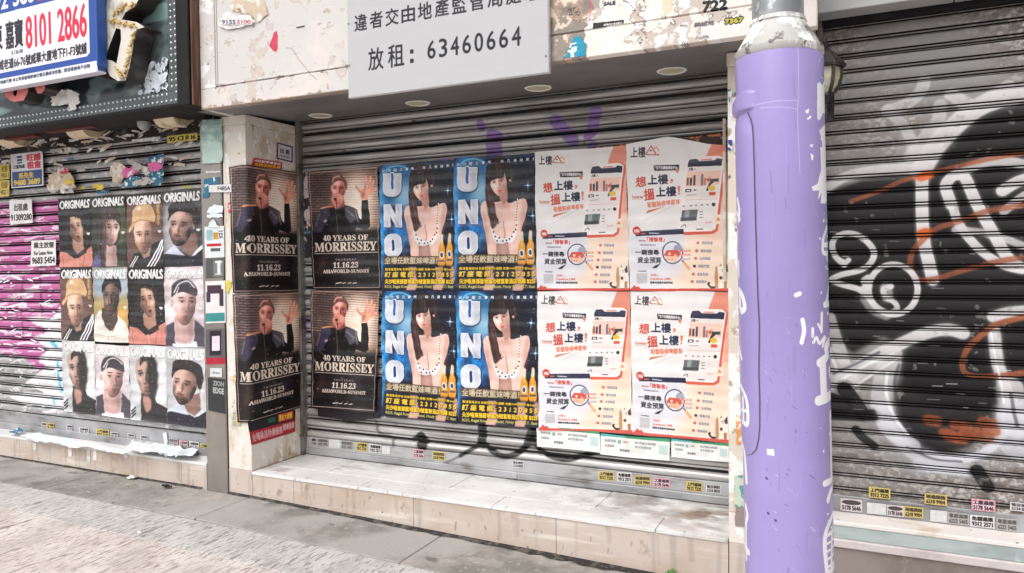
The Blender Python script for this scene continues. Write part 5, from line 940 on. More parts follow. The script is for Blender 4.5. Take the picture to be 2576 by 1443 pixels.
box('shaft', -.203, -.0, 0, .56, .168, 2.45, M['plaster'], t, .004); box('cap', -.207, .004, -.004, .56, 2.451, 2.51, M['plaster'], t, .004); box('base_tile', -.204, .0005, -.001, .3, -.1, .167, M['tan'], t, .002)
t = thing('pillar', 'narrow plastered pillar covered in torn bills behind the mauve pole', 'pillar', (3.25, .2, 0))
box('shaft', 3.06, 3.455, 0, .56, .30, 2.44, M['plaster_r'], t, .004); box('cap', 3.056, 3.459, -.004, .56, 2.441, 2.506, M['plaster'], t, .004); box('base_block', 3.06, 3.459, -.002, .5, .152, .299, M['plaster'], t, .003); box('base_tile', 3.061, 3.459, -.0, .4, -.3, .151, M['tan'], t, .002)
t = thing('pillar', 'brushed steel clad column with stickers between the portrait posters and the cream pillar', 'pillar', (-.3, .08, 0))
box('steel_cladding', -.405, -.216, -.004, .2, -.02, 2.50, M['steel'], t, .006); box('shadow_gap', -.216, -.205, .006, .2, -.02, 2.50, M['steeldark'], t)
t = thing('fascia', 'peeling white framed fascia board above the middle shutter', 'fascia', (1.5, -.1, 2.5))
for nm, a in (('bottom_rail', (-.125, 3.47, -.240, -.18, 2.506, 2.632)), ('side_rail', (-.125, .0, -.240, -.18, 2.633, 3.4)), ('panel', (.001, 3.47, -.232, -.18, 2.634, 3.4)), ('side_return', (-.125, -.09, -.179, .03, 2.506, 3.4))): box(nm, *a, M['fascia'], t, .003)
box('moulding', .006, 3.47, -.238, -.2325, 2.640, 2.650, M['fascia'], t, .002); box('moulding', .006, .016, -.238, -.2325, 2.651, 3.4, M['fascia'], t, .002)
V = [(-.2, -.205, 2.5075), (3.46, -.205, 2.5075), (3.46, .0, 2.511), (-.2, .0, 2.511), (3.46, .57, 2.548), (-.2, .57, 2.548)]
mk('soffit', V, [(0, 3, 2, 1), (3, 5, 4, 2)], M['soffit'], t, smoothf=False); box('soffit_edge', .0, 3.06, .495, .51, 2.536, 2.543, M['joint'], t)
t = thing('fascia', 'plain pale grey fascia above the graffiti shutter', 'fascia', (4.5, 0, 2.7))
box('panel', 3.46, 4.0, -.02, .1, 2.625, 3.4, M['grayboard'], t, .003); box('panel', 4.004, 6.5, -.02, .1, 2.625, 3.4, M['grayboard'], t, .003); box('shutter_hood', 3.46, 6.5, .101, .3, 2.60, 3.4, M['black'], t)
for i, (x, y) in enumerate(((.33, .352), (1.118, .326), (1.946, .308), (2.728, .280))):
    zz = 2.511+(.037)*(y/.57)
    t = thing('downlight', ('round recessed downlight nearest the cream pillar', 'second round downlight from the cream pillar', 'third round downlight from the cream pillar, right of the letting board', 'round recessed downlight nearest the mauve pole')[i], 'downlight', (x, y, zz), 'downlights in the grey soffit')
    lathe('trim_ring', [(.062, zz+.004), (.064, zz-.006), (.072, zz-.008), (.079, zz-.004), (.080, zz+.004)], x, y, M['ring'], t, 40, cap=False); lathe('lens', [(.0635, zz+.002), (.0635, zz-.003), (.03, zz-.004)], x, y, M['lens'], t, 40)

# fascia prints: torn bills right of the letting board
def art_torn():
    c = Cv(1775, 350, [(-.15, 3.2), (3.4, 3.2), (3.4, 2.50), (-.15, 2.50)], (232, 230, 228), 0.0, 1); c.k = 500
    n = fnoise(c.h, c.w, 3, 6, 21, .6); n2 = fnoise(c.h, c.w, 6, 6, 5, 1); n3 = fnoise(c.h, c.w, 14, 5, 7, 1)
    gx = np.linspace(-.15, 3.4, c.w)[None]+0*n; gzz = np.linspace(3.2, 2.50, c.h)[:, None]+0*n
    base = np.where(gx < 2.46+.12*(n2-.5)*2, .62, .93)[..., None]*np.array([1, .965, .93]); c.im[:] = base; c.a[:] = np.clip((n+.25*n2-.34)*30, 0, 1)*np.where(gx < 2.45, .85, .9)
    br = (n2 > .56) & (n3 > .42); c.im[br] = np.array([.80, .74, .70]); c.a[br] = 1
    wh = (n3 > .58) & (n < .52); c.im[wh] = (.96, .955, .95); c.a[wh] = 1
    e = (np.abs(n2-.56) < .008); c.im[e] = (.50, .43, .40); c.a[e] = 1
    st = gx < 2.44+.1*(n2-.5); c.im[st] = (c.im*np.array([.86, .80, .74])+(n3[..., None]-.5)*.35)[st]
    c.a[gx < 2.22] = 0; rg = random.Random(17)        # wear on the rest of the board: chipped lower edge, scratches, glue, rust specks
    edge = (gx < 2.22) & (gzz < 2.512+.03*np.clip((n3-.42)*6, 0, 1)*np.clip((n2-.40)*6, 0, 1)); c.im[edge] = (.62, .54, .48); c.a[edge] = .85
    ed2 = (gx < 2.22) & (np.abs(gzz-2.637) < .003+.012*np.clip((n3-.5)*5, 0, 1)) & (n2 > .46); c.im[ed2] = (.50, .44, .40); c.a[ed2] = .8
    gl = (gx < 2.22) & (n2 > .60) & (n3 > .46); c.im[gl] = (.80, .74, .70); c.a[gl] = .8; gl = (gx < 2.22) & (np.abs(n2-.60) < .006) & (n3 > .46); c.im[gl] = (.60, .52, .48); c.a[gl] = .8
    for i in range(150):
        x = rg.uniform(-.12, 2.2); z = rg.uniform(2.51, 3.2); L = rg.uniform(.003, .05); c.line([(x, z), (x+L, z+rg.uniform(-.004, .004))], rg.uniform(.0008, .0025), rg.choice([(150, 126, 112), (196, 180, 170), (250, 250, 250), (90, 76, 68)]), rg.uniform(.3, .9), .001)
    c.line([on_y(*zc(850, 0, 2.061)(*p), -.235) for p in ((545, 385), (600, 400), (650, 480), (700, 540), (740, 590), (800, 640))], .005, (170, 140, 110), .8, .003, True, .5, 3)
    for i in range(40):
        x = rg.uniform(-.12, 2.2); z = rg.uniform(2.51, 3.2); c.ell(x, z, .0025, .003, (70, 60, 56), 0, .8)
    A = zc(1800, 0, 2.062)
    def bx(x0, y0, x1, y1): return [on_y(*A(x0, y0), -.24), on_y(*A(x1, y0-.13*(x1-x0)), -.24), on_y(*A(x1, y1-.13*(x1-x0)), -.24), on_y(*A(x0, y1), -.24)]
    def q(P): return [on_y(*A(*p), -.24) for p in P]
    c.poly(q([(1060, 185), (1310, 158), (1310, 190), (1060, 232)]), (40, 34, 34), 1); c.text('2528 6331', bx(1150, 195, 1290, 208), (226, 222, 220), 1, .0005)
    c.text('SALE', bx(1150, 18, 1240, 45), (40, 46, 60), 1, .001); c.poly(q([(1620, -10), (1700, -20), (1700, 90), (1630, 135)]), (222, 214, 186), .9)
    c.text('722', bx(1950, 15, 2140, 95), (24, 24, 26), 1, .004); c.text('022', bx(1700, -90, 1900, -10), (24, 24, 26), 1, .004)
    c.text('舖請電', bx(1880, 188, 2040, 222), (110, 104, 104), 1, .001); c.text('7367', bx(2130, 160, 2270, 195), (196, 186, 60), 1, .001, edge=(60, 56, 50)); c.text('**人', bx(1770, 205, 1830, 225), (110, 104, 104), 1, .0005)
    c.text('九龍', bx(1880, 300, 2000, 320), (120, 116, 116), .8, .0005); c.poly(q([(1050, -10), (1060, 60), (1045, 60), (1035, 180), (1028, 180), (1044, -10)]), (220, 90, 120), .9)
    return c.image('torn_bills_print')
mt = print_mat('torn_bills', art_torn(), .7, .3); b = mt.node_tree; im = [n for n in b.nodes if n.type == 'TEX_IMAGE'][0]
M['fascia_torn'] = pmat('fascia_with_torn_bills', (210, 206, 203), .6, 0, [((2.2, 2, 2.4), (224, 214, 208), .5, .62, 7), ((10, 9, 14), (192, 168, 158), .635, .655, 8)], [((10, 10, 14), .5, .004)], img=im.image, imgmap=(-.15, 3.4, 2.50, 3.2))
for o in bpy.data.objects:
    if o.parent and o.parent.name == 'fascia' and o.name.startswith(('panel', 'bottom_rail', 'moulding')): o.data.materials.clear(); o.data.materials.append(M['fascia_torn'])

# letting board
t = thing('letting_board', 'plain light grey board with black Chinese characters and 63460664 screwed to the white fascia', 'sign', (1.65, -.26, 2.85))
box('panel', 1.041, 2.2525, -.272, -.245, 2.449, 3.249, M['signw'], t, .002)
mk('printed_face', [(1.044, -.2735, 2.452), (2.2495, -.2735, 2.452), (2.2495, -.2735, 3.246), (1.044, -.2735, 3.246)], [(0, 1, 2, 3)], print_mat('letting_board_face', art_sign(), .45, .35), t, uv=[(0, 0), (1, 0), (1, 1), (0, 1)], smoothf=False)
for x, z in ((1.052, 2.86), (1.052, 2.63), (2.238, 2.53), (2.238, 2.86), (1.052, 3.2), (2.238, 3.2)): mk('screw', [(x+.005*math.cos(a*math.pi/4), -.2765 if k else -.2735, z+.005*math.sin(a*math.pi/4)) for k in (0, 1) for a in range(8)], [tuple(range(8, 16))]+[(a, (a+1) % 8, 8+(a+1) % 8, 8+a) for a in range(8)], M['screw'], t, smoothf=False)

# ------------------------------------------------------------------ studded sign and what hangs on it
t = thing('shop_sign', 'large dark glazed sign box edged with rows of metal studs, upper left corner', 'sign', (-2, -.2, 2.54))
box('glass_panel', -4.3, -.335, -.290, -.02, 2.632, 3.5, M['glass'], t); box('border_strip', -4.3, -.25, -.298, -.289, 2.552, 2.631, M['strip'], t, .001); box('border_strip', -.334, -.25, -.298, -.289, 2.632, 3.5, M['strip'], t, .001)
box('outer_frame', -.249, -.142, -.315, .02, 2.53, 3.5, M['black'], t, .004); box('outer_frame', -4.3, -.25, -.308, .02, 2.53, 2.551, M['black'], t, .003); box('side_board', -.138, -.128, -.30, .02, 2.53, 3.5, M['wood'], t, .002); box('back_box', -4.3, -.25, -.288, .02, 2.553, 2.63, M['black'], t)
me = None
for (x, z) in [(-.355-.042*i, 2.616) for i in range(66)]+[(-.275-.042*i, 2.572) for i in range(68)]+[(-.308, 2.66+.0392*i) for i in range(16)]+[(-.27, 2.622+.0392*i) for i in range(17)]:
    if me is None:
        o = lathe('stud', [(.009, 0), (.008, .004), (.005, .007), (.001, .008)], 0, 0, M['chrome'], t, 10, sharp=70); me = o.data
    else: o = addobj('stud', me, None, t)
    o.rotation_euler = (math.pi/2, 0, 0); o.location = (x, -.298, z)
Z1 = zc(0, 0, 2.061)
def letter(P, y, depth, mf, nm='channel_letter'):
    Q = [on_y(*Z1(*p), y) for p in P]; n = len(Q)
    vs = [Vector((q[0], q[1])) for q in Q]; tr = geometry.delaunay_2d_cdt(vs, [], [list(range(n))], 1, 1e-6)
    fr = mk(nm, [(v.x, y, v.y) for v in tr[0]], [tuple(f) for f in tr[2]], mf, t, smoothf=False)
    mk('letter_return', [(q[0], y+.0005, q[1]) for q in Q]+[(q[0], y+depth, q[1]) for q in Q], [(i, (i+1) % n, n+(i+1) % n, n+i) for i in range(n)], M['return'], fr, smoothf=False)
    return fr, Q
gold = [(880, -60), (1150, -60), (1080, 60), (1010, 100), (980, 160), (1100, 180), (1165, 220), (1100, 240), (1078, 330), (1065, 420), (1042, 540), (1012, 650), (950, 655), (885, 615), (862, 560), (852, 480), (900, 490), (938, 515), (975, 320), (972, 240), (935, 228), (885, 360), (838, 500), (785, 612), (745, 612), (780, 470), (800, 380), (832, 290), (858, 235), (805, 232), (790, 170), (802, 120), (850, 60)]
fr, Q = letter(gold, -.43, .13, M['goldface'])
rods = []
for a, b, nn in (((915, 120), (1010, 40), 7), ((880, 170), (980, 180), 6), ((980, 190), (1090, 215), 6), ((1080, 260), (1000, 620), 13), ((1090, 20), (1020, 80), 4), ((930, 540), (985, 630), 4)):
    for k in range(nn):
        f = (k+.5)/nn; X = a[0]+(b[0]-a[0])*f; Y = a[1]+(b[1]-a[1])*f; xw, zw = on_y(*Z1(X, Y), -.435); an = rnd.choice([.5, .7, 2.4, 2.6]); L = .022
        o = box('neon_rod', -L, L, -.006, .006, -.0045, .0045, M['goldrod'], fr, .001); o.location = (xw, -.437, zw); o.rotation_euler = (0, an, 0)
letter([(40, 770), (50, 690), (112, 660), (105, 765), (130, 780), (150, 690), (228, 640), (226, 740), (190, 812), (110, 822), (60, 798)], -.42, .12, M['pink']); letter([(275, 640), (362, 620), (362, 715), (335, 752), (303, 755), (283, 715)], -.42, .12, M['pink'])
t = thing('letting_banner', 'blue and white banner box with red 8101 2866 hung in front of the studded sign', 'sign', (-1.4, -.5, 2.77))
box('frame', -2.13, -.732, -.495, -.44, 2.763, 3.5, M['bluebox'], t, .004); box('lip', -2.13, -.728, -.505, -.44, 2.755, 2.768, M['whitebox'], t, .003); box('side_frame', -.7315, -.720, -.506, -.44, 2.79, 3.5, M['bluebox'], t, .003)
mk('printed_face', [(-2.128, -.4975, 2.766), (-.734, -.4975, 2.766), (-.734, -.4975, 3.50), (-2.128, -.4975, 3.50)], [(0, 1, 2, 3)], print_mat('letting_banner_face', art_banner(), .4, .4), t, uv=[(0, 0), (1, 0), (1, 1), (0, 1)], smoothf=False)
tag(sheet('foil_patch', [(-.62, 2.64), (-.36, 2.645), (-.35, 2.85), (-.44, 2.84), (-.52, 2.82), (-.60, 2.76)], -.292, M['foil'], None, .012, .02, 3, jit=.01), 'crumpled silver foil stuck inside the corner of the studded sign', 'foil')
for nm, P, mm, lb in (('torn_paper', [(415, 790), (470, 740), (560, 720), (640, 760), (660, 830), (620, 850), (615, 890), (565, 895), (560, 840), (470, 860), (430, 850)], 'paper', 'crumpled white paper remnant caught on the lower studs of the sign'),):
    tag(sheet(nm, [on_y(*Z1(*p), -.31) for p in P], -.31, M[mm], None, .02, .02, 5, jit=.004), lb, 'torn paper')
# dark space and lamps below the sign
t = thing('sign_underside', 'dark cluttered underside of the studded sign with red brown beams', 'canopy', (-2, -.1, 2.5))
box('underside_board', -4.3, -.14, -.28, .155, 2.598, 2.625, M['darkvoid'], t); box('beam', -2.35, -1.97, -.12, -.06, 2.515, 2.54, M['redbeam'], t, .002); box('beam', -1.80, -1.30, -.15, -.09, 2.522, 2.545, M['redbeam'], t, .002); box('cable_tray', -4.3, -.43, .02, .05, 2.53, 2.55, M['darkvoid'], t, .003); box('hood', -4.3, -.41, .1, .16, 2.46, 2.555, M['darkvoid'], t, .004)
for i, x0 in enumerate((-2.50, -1.675, -.75)):
    t = thing('floodlight', ('beige wedge shaped floodlight at the left edge under the sign', 'beige wedge shaped floodlight in the middle under the sign', 'beige wedge shaped floodlight nearest the steel column under the sign')[i], 'floodlight', (x0, -.05, 2.5), 'floodlights under the studded sign')
    pr = [(-.10, 2.572), (-.085, 2.53), (-.06, 2.50), (-.03, 2.485), (.03, 2.487), (.12, 2.553), (.11, 2.572)]; x1 = x0+.19; n = len(pr)
    mk('housing', [(x0, a, b) for a, b in pr]+[(x1, a, b) for a, b in pr], [tuple(range(n))[::-1], tuple(range(n, 2*n))]+[(i_, (i_+1) % n, n+(i_+1) % n, n+i_) for i_ in range(n)], M['cream'], t, sharp=30)
    box('rim', x0-.006, x1+.012, -.108, .13, 2.572, 2.577, M['cream'], t, .001); box('bracket', x0+.07, x0+.11, -.02, .02, 2.577, 2.60, M['black'], t)
t = thing('bulkhead_lamp', 'small grey bullet shaped lamp hanging beside the rightmost floodlight', 'lamp', (-.88, -.05, 2.5))
lathe('shade', [(.045, 2.575), (.047, 2.53), (.042, 2.50), (.028, 2.48), (.004, 2.472)], -.88, -.05, M['rail'], t, 20); lathe('collar', [(.03, 2.59), (.03, 2.576)], -.88, -.05, M['black'], t, 16)
M['sheetw'] = pmat('white_paper_sheet', (238, 240, 243), .7, 0, [((4, 4, 4), (222, 232, 240), .5, .6, 4)], [((9, 9, 9), .5, .01)])
# ------------------------------------------------------------------ posters
def poster(nm, TL, TR, BR, BL, y, mat, label, cat, group, amp=.0048, pitch=.078, anchor=2.52, seed=0, curl=None, nu=12, nv=64, path=None):
    rg = random.Random(seed*7+3); ph = [rg.uniform(0, 6.3) for _ in range(8)]; f = [rg.uniform(3, 9) for _ in range(4)]
    def fn(u, v):
        x = (BL[0]*(1-u)+BR[0]*u)*(1-v)+(TL[0]*(1-u)+TR[0]*u)*v; z = (BL[1]*(1-u)+BR[1]*u)*(1-v)+(TL[1]*(1-u)+TR[1]*u)*v
        w = amp*.5*(1+math.sin(2*math.pi*(z-anchor)/pitch+.6)); w += .003*(math.sin(f[0]*x*3+f[1]*z*4+ph[0])*math.sin(f[2]*z*3-f[3]*x*2+ph[1])+1)
        w += .0008*(1+math.sin(31*x+17*z+ph[2]))+.0006*(1+math.sin(-23*x+41*z+ph[3]))
        e = min(u, 1-u, v, 1-v); w += .004*max(0, .03-e)/.03*(math.sin(9*x+ph[4])*math.sin(11*z+ph[5])*.5+.5)
        ex = .0025*math.sin(14*z+ph[6]) if u in (0, 1) else 0; ez = .0025*math.sin(12*x+ph[7]) if v in (0, 1) else 0
        if curl: w += curl(u, v)
        if path: return path(x, z+ez, w)
        return (x+ex, y-w, z+ez)
    o = grid(nm, fn, nu, nv, mat); return tag(o, label, cat, group)
sm = print_mat('singer_poster', art_singer(), .28, .5, .25)
g1 = 'concert posters with the singer raising a hand'
def wrap(x, z, w):       # x measured along the paper: front face of the pillar, round the corner, then along the reveal
    r = .012
    if x < -r: return (x, -.005-w, z)
    a = (x+r)/r*1.0
    if a < math.pi/2: return (-r+(r+.004+w)*math.sin(a), r*.0-.0+(r-(r+.004+w)*math.cos(a)), z)
    d = x+r-r*math.pi/2; return (.004+w, r+d, z)
poster('concert_poster', (-.137, 2.176), (.487, 2.188), (.480, 1.338), (-.125, 1.346), 0, sm, 'upper concert poster wrapped round the cream pillar, just under the red and yellow sticker', 'poster', g1, .0005, seed=1, path=wrap, nu=60, nv=24)
poster('concert_poster', (-.126, 1.338), (.487, 1.341), (.492, .512), (-.106, .488), 0, sm, 'lower concert poster wrapped round the cream pillar, above the red sale bill', 'poster', g1, .0005, seed=2, path=lambda x, z, w: wrap(x, z, w*(1.4 if z < .8 else 1)), nu=60, nv=24)
poster('concert_poster', (.089, 2.187), (.690, 2.189), (.700, 1.358), (.118, 1.353), .503, sm, 'upper singer poster on the grey shutter, beside the top left blue UNO poster', 'poster', g1, seed=3)
poster('concert_poster', (.098, 1.348), (.690, 1.352), (.640, .520), (.090, .512), .501, sm, 'lower singer poster on the grey shutter, hanging over black poster remnants', 'poster', g1, seed=4, curl=lambda u, v: .012*max(0, .12-v)/.12)
um = print_mat('bar_poster', art_uno(), .3, .5, .2); g2 = 'blue bar posters with UNO and a woman'
for i, (c4, lb) in enumerate(((((.700, 2.190), (1.270, 2.188), (1.273, 1.350), (.702, 1.350)), 'blue UNO bar poster, upper left of the four, touching the singer poster'), (((1.272, 2.196), (1.832, 2.188), (1.846, 1.352), (1.274, 1.350)), 'blue UNO bar poster, upper right of the four, touching the white property poster'), (((.704, 1.346), (1.274, 1.346), (1.282, .494), (.693, .500)), 'blue UNO bar poster, lower left of the four, beside the lower singer poster'), (((1.276, 1.346), (1.846, 1.348), (1.849, .512), (1.284, .492)), 'blue UNO bar poster, lower right of the four, above the black spray loops'))):
    poster('bar_poster', *c4, .504-.0005*(i % 2), um, lb, 'poster', g2, seed=10+i)
am = print_mat('property_poster', art_app(), .32, .5, .1); g3 = 'peach and white property app posters'
for i, (c4, lb) in enumerate(((((1.838, 2.192), (2.411, 2.188), (2.426, 1.352), (1.846, 1.352)), 'white and peach property poster, upper left of the four, beside a UNO poster'), (((2.412, 2.194), (2.975, 2.190), (2.984, 1.352), (2.428, 1.352)), 'white and peach property poster, upper right of four, top corner peeling off'), (((1.848, 1.348), (2.428, 1.350), (2.439, .528), (1.846, .497)), 'white and peach property poster, lower left of the four, above two green banded leaflets'), (((2.430, 1.350), (2.984, 1.350), (2.982, .520), (2.441, .524)), 'white and peach property poster, lower right of the four, near the pole'))):
    cu = (lambda u, v: .07*max(0, (u-.55)/.45)**1.5*max(0, (v-.9)/.1)**1.2) if i == 1 else None
    o = poster('property_poster', *c4, .504-.0005*(i % 2), am, lb, 'poster', g3, amp=.0038, seed=20+i, curl=cu)
    if i == 1:
        me = o.data
        for v in me.vertices:
            u = (v.co.x-2.412)/.57; k = max(0, (v.co.z-2.10)/.09)
            if k > 0: v.co.z -= max(0, u-.45)/.55*.055*k; v.co.z += .03*k*max(0, 1-abs(u-.42)/.4)
R_ = originals(); g4 = 'portrait posters headed ORIGINALS'
rows = [(['girl_a', 'girl_b', 'cap', 'beard_dark'], 2.074, 1.533), (['cap', 'cream', 'girl_a', 'band'], 1.528, .962), (['shadow', 'band', 'shadow', 'beard_light'], .955, .392)]
om = {k: print_mat('portrait_poster_'+k, v, .22, .6, .5) for k, v in R_.items()}
dsc = {'girl_a': 'person in coral jacket', 'girl_b': 'woman with a fringe', 'cap': 'man in orange cap', 'beard_dark': 'bearded man', 'beard_light': 'bearded man', 'cream': 'man in cream shirt', 'band': 'man with dark headband', 'shadow': 'man half in shadow'}
rn = ['top row', 'middle row', 'bottom row']; cn = ['first from the left', 'second from the left', 'third from the left', 'nearest the steel column']
for r, (ks, zt, zb) in enumerate(rows):
    for k, kk in enumerate(ks):
        x0 = -2.102+.389*k; x1 = x0+.388+(0 if k < 3 else -.0); d = rnd.uniform(-.006, .006)
        if r == 2: zt_ = zt+(-.012 if k else 0); zb_ = zb-.004*k
        else: zt_, zb_ = zt-.002*k, zb-(.004*k if r == 1 else .003*k)
        poster('portrait_poster', (x0, zt_+d), (x1, zt_+d), (x1+.002, zb_), (x0+.002, zb_), .140-.0006*((k+r) % 2), om[kk], 'portrait of %s, %s, %s' % (dsc[kk], rn[r], cn[k]), 'poster', g4, amp=.0045, seed=40+r*4+k, nu=8, nv=56, anchor=2.47)
# strip of leaflets under the property posters
st = art_small('leaflet_strip_print', 300, 120, (232, 232, 228), [(None, (0, 0, .36, .12), (90, 180, 176), 0), (None, (.36, 0, 1, .13), (70, 150, 110), 0), ('物業按揭', (.06, .25, .22, .38), (140, 150, 150), .5), ('估價服務', (.06, .5, .2, .62), (150, 150, 150), .5), ('歡迎查詢', (.28, .66, .42, .78), (110, 90, 100), .5), ('免費上門估價及市場資訊服務', (.5, .24, .8, .36), (150, 156, 156), .5), ('樓宇買賣租賃', (.5, .44, .74, .56), (150, 156, 156), .5), (None, (.84, .3, .97, .72), (190, 214, 210), 0), (None, (.25, .25, .30, .42), (120, 180, 160), 0), (None, (.33, .28, .40, .36), (220, 140, 130), 0)])
stm = print_mat('leaflet_strip', st, .4, .4)
for i, (a, b, za, zb) in enumerate(((1.832, 2.24, .520, .395), (2.245, 2.655, .510, .385), (2.665, 2.982, .515, .412))):
    poster('leaflet', (a, za), (b, za), (b, zb), (a, zb), .5065, stm, ('leftmost white leaflet with a green band showing under the property posters', 'middle white leaflet of the strip showing under the property posters', 'rightmost white leaflet of the strip under the property posters')[i], 'leaflet', 'white leaflets under the property posters', .001, seed=60+i, nu=6, nv=10)
# scraps of older bills round the posters
def scrap(nm, P, f, y, mat, label, cat='torn paper', wav=.006, seed=1, dens=.03, jit=.003, plane='y', lift=None):
    Q = [(on_y(*f(*p), y) if plane == 'y' else on_x(*f(*p), y)) for p in P]
    o = sheet(nm, Q, y, mat, None, wav, dens, seed, jit=jit, plane=plane, lift=lift)
    if o: tag(o, label, cat)
    return o
ident = lambda x, y: (x, y)
dk = pmat('old_black_poster', (30, 28, 34), .35, 0, [((12, 12, 16), (196, 196, 200), .64, .66, 5), ((9, 9, 3), (70, 170, 200), .68, .70, 3)])
scrap('old_poster', [(800, 1010), (955, 1018), (955, 1052), (870, 1062), (862, 1056), (800, 1047)], ident, .5075, dk, 'black poster remnant with light blue marks below the lower singer poster', 'poster', seed=3)
scrap('old_poster', [(765, 432), (786, 436), (790, 600), (793, 640), (768, 650)], ident, .5085, pmat('old_figure_poster', (52, 46, 58), .4, 0, [((6, 6, 7), (204, 186, 186), .5, .53, 4), ((4, 4, 30), (60, 140, 176), .6, .62, 3)]), 'narrow strip of an older dark poster left of the upper singer poster', 'poster', seed=4)
scrap('old_poster', [(946, 960), (962, 950), (962, 1046), (944, 1044)], ident, .5085, dk, 'dark sliver of an older poster between the lower singer and UNO posters', 'poster', seed=5)
scrap('old_poster', [(1480, 372), (1812, 338), (1816, 400), (1480, 400)], ident, .5085, pmat('old_orange_edged_poster', (60, 34, 32), .5, 0, [((14, 14, 14), (206, 110, 60), .62, .66, 5)]), 'dark brown poster with an orange edge behind the top of the property posters', 'poster', seed=6)
scrap('poster_edge', [(1480, 372), (1812, 338), (1812, 343), (1480, 376)], ident, .507, pmat('orange_edge', (216, 120, 60), .5), 'thin orange upper edge of the brown poster above the property posters', 'poster', wav=.001, seed=7)
box_ = box('notice_strip', 2.955, 2.972, .482, .50, 1.42, 2.29, M['plaster'], None, .003); tag(box_, 'tall thin pale strip of board standing at the right end of the grey shutter', 'board')
rb = art_small('red_bill_print', 260, 90, (176, 40, 52), [(None, (0, 0, 1, .45), (26, 26, 30), 0), (None, (.62, .02, .95, .38), (206, 60, 50), 0), ('開倉大減價', (.64, .06, .92, .32), (236, 190, 60), 1), (None, (.4, .1, .56, .3), (40, 90, 70), 0), ('全場貨品特價優惠', (.04, .56, .7, .88), (220, 170, 170), 1), ('限時發售', (.72, .52, .97, .8), (220, 180, 176), 1)])
def on_side(nm, q, mat, label, cat, off=.006, seed=0):       # a bill on the pillar's inner face (plane x = 0)
    P = [on_x(*p, 0) for p in q]; rg = random.Random(seed)
    def fn(u, v): a = [(P[3][k]*(1-u)+P[2][k]*u)*(1-v)+(P[0][k]*(1-u)+P[1][k]*u)*v for k in (0, 1)]; return (off+rg.uniform(0, .0012), a[0], a[1])
    return tag(grid(nm, fn, 8, 5, mat), label, cat)
B = zc(800, 1100, 1.804)
on_side('red_bill', [B(296, 985), B(636, 905), B(634, 1060), B(326, 1155)], print_mat('red_bill', rb, .5), 'red and black sale bill pasted low on the inner face of the cream pillar', 'bill', .003, 1)
D = zc(850, 0, 2.061)
on_side('red_sticker', [D(288, 1274), D(516, 1310), D(514, 1368), D(268, 1335)], print_mat('red_sticker', art_small('red_sticker_print', 160, 60, (190, 36, 50), [('A級數學補習班', (.05, .12, .95, .45), (232, 226, 226), .8), ('名師全科免費', (.08, .55, .95, .95), (232, 190, 50), .8)]), .5), 'small red and yellow sticker just above the pillar poster', 'sticker', .004, 2)
on_side('framed_sticker', [D(478, 1148), D(602, 1182), D(600, 1312), D(470, 1280)], print_mat('purple_sticker', art_small('purple_framed_sticker_print', 120, 110, (216, 214, 222), [('出 更', (.2, .3, .8, .58), (50, 40, 60), .8), ('12-3456', (.2, .68, .8, .8), (80, 70, 90), .4)], ((66, 54, 96), 12)), .5), 'white sticker with a purple border high on the inner face of the cream pillar', 'sticker', .003, 3)
on_side('lavender_paper', [D(612, 1186), D(665, 1196), D(660, 1600), D(630, 1590)], pmat('lavender_paper', (204, 198, 222), .7), 'thin strip of lavender paper at the back edge of the pillar face', 'paper', .003, 4)
def flat(nm, q, y, mat, label, cat, group=None, seed=0, wob=.0012):
    P = [on_y(*p, y) for p in q]; rg = random.Random(seed)
    def fn(u, v): a = [(P[3][k]*(1-u)+P[2][k]*u)*(1-v)+(P[0][k]*(1-u)+P[1][k]*u)*v for k in (0, 1)]; return (a[0], y-rg.uniform(0, wob), a[1])
    return tag(grid(nm, fn, 4, 3, mat), label, cat, group)
def qb(f, x0, y0, x1, y1, sl=0.0): return [f(x0, y0), f(x1, y0+sl*(x1-x0)), f(x1, y1+sl*(x1-x0)), f(x0, y1)]
# small plumbing and locksmith stickers along the rails
def stk(nm, bgc, tx, num, col=(50, 44, 40), bd=None): return print_mat(nm, art_small(nm+'_print', 100, 66, bgc, [(tx, (.07, .12, .93, .46), col, 1.2), (num, (.08, .56, .92, .9), col, 1.2)], bd), .5)
SK = {'Y': stk('yellow_sticker_b', (200, 182, 112), '疏通渠務', '6218 9904', (70, 60, 40)), 'W': stk('white_sticker_b', (206, 204, 206), '電召鎖匠', '5134 8820', (80, 74, 76)), 'y': stk('yellow_sticker', (204, 184, 104), '上門通渠', '9312 7225'), 'w': stk('white_sticker', (214, 212, 214), '免棚通渠', '9312 2571'), 'p': stk('pink_sticker', (222, 196, 204), '工業通渠', '5178 5646', (70, 50, 56), ((216, 110, 124), 3)), 'g': stk('grey_sticker', (172, 168, 166), '專業通渠', '6223 5465', (90, 86, 84)), 'l': stk('pale_sticker', (206, 196, 198), '　　　　·', '5178 5646', (70, 64, 66)), 'b': print_mat('blank_sticker', art_small('blank_sticker_print', 60, 40, (206, 206, 206), []), .6)}
cl = {'Y': 'yellow', 'W': 'white', 'y': 'yellow', 'w': 'white', 'p': 'pink edged', 'g': 'grey', 'l': 'pale pinkish', 'b': 'blank white'}
ords = ['first', 'second', 'third', 'fourth', 'fifth', 'sixth', 'seventh', 'eighth', 'ninth', 'tenth', 'eleventh', 'twelfth', 'thirteenth', 'fourteenth', 'fifteenth']
E1 = zc(1150, 1560, 3.28); E2 = zc(1400, 1500, 1.717); E3 = zc(3200, 1600, 2.255); E4 = zc(0, 1600, 1.84)
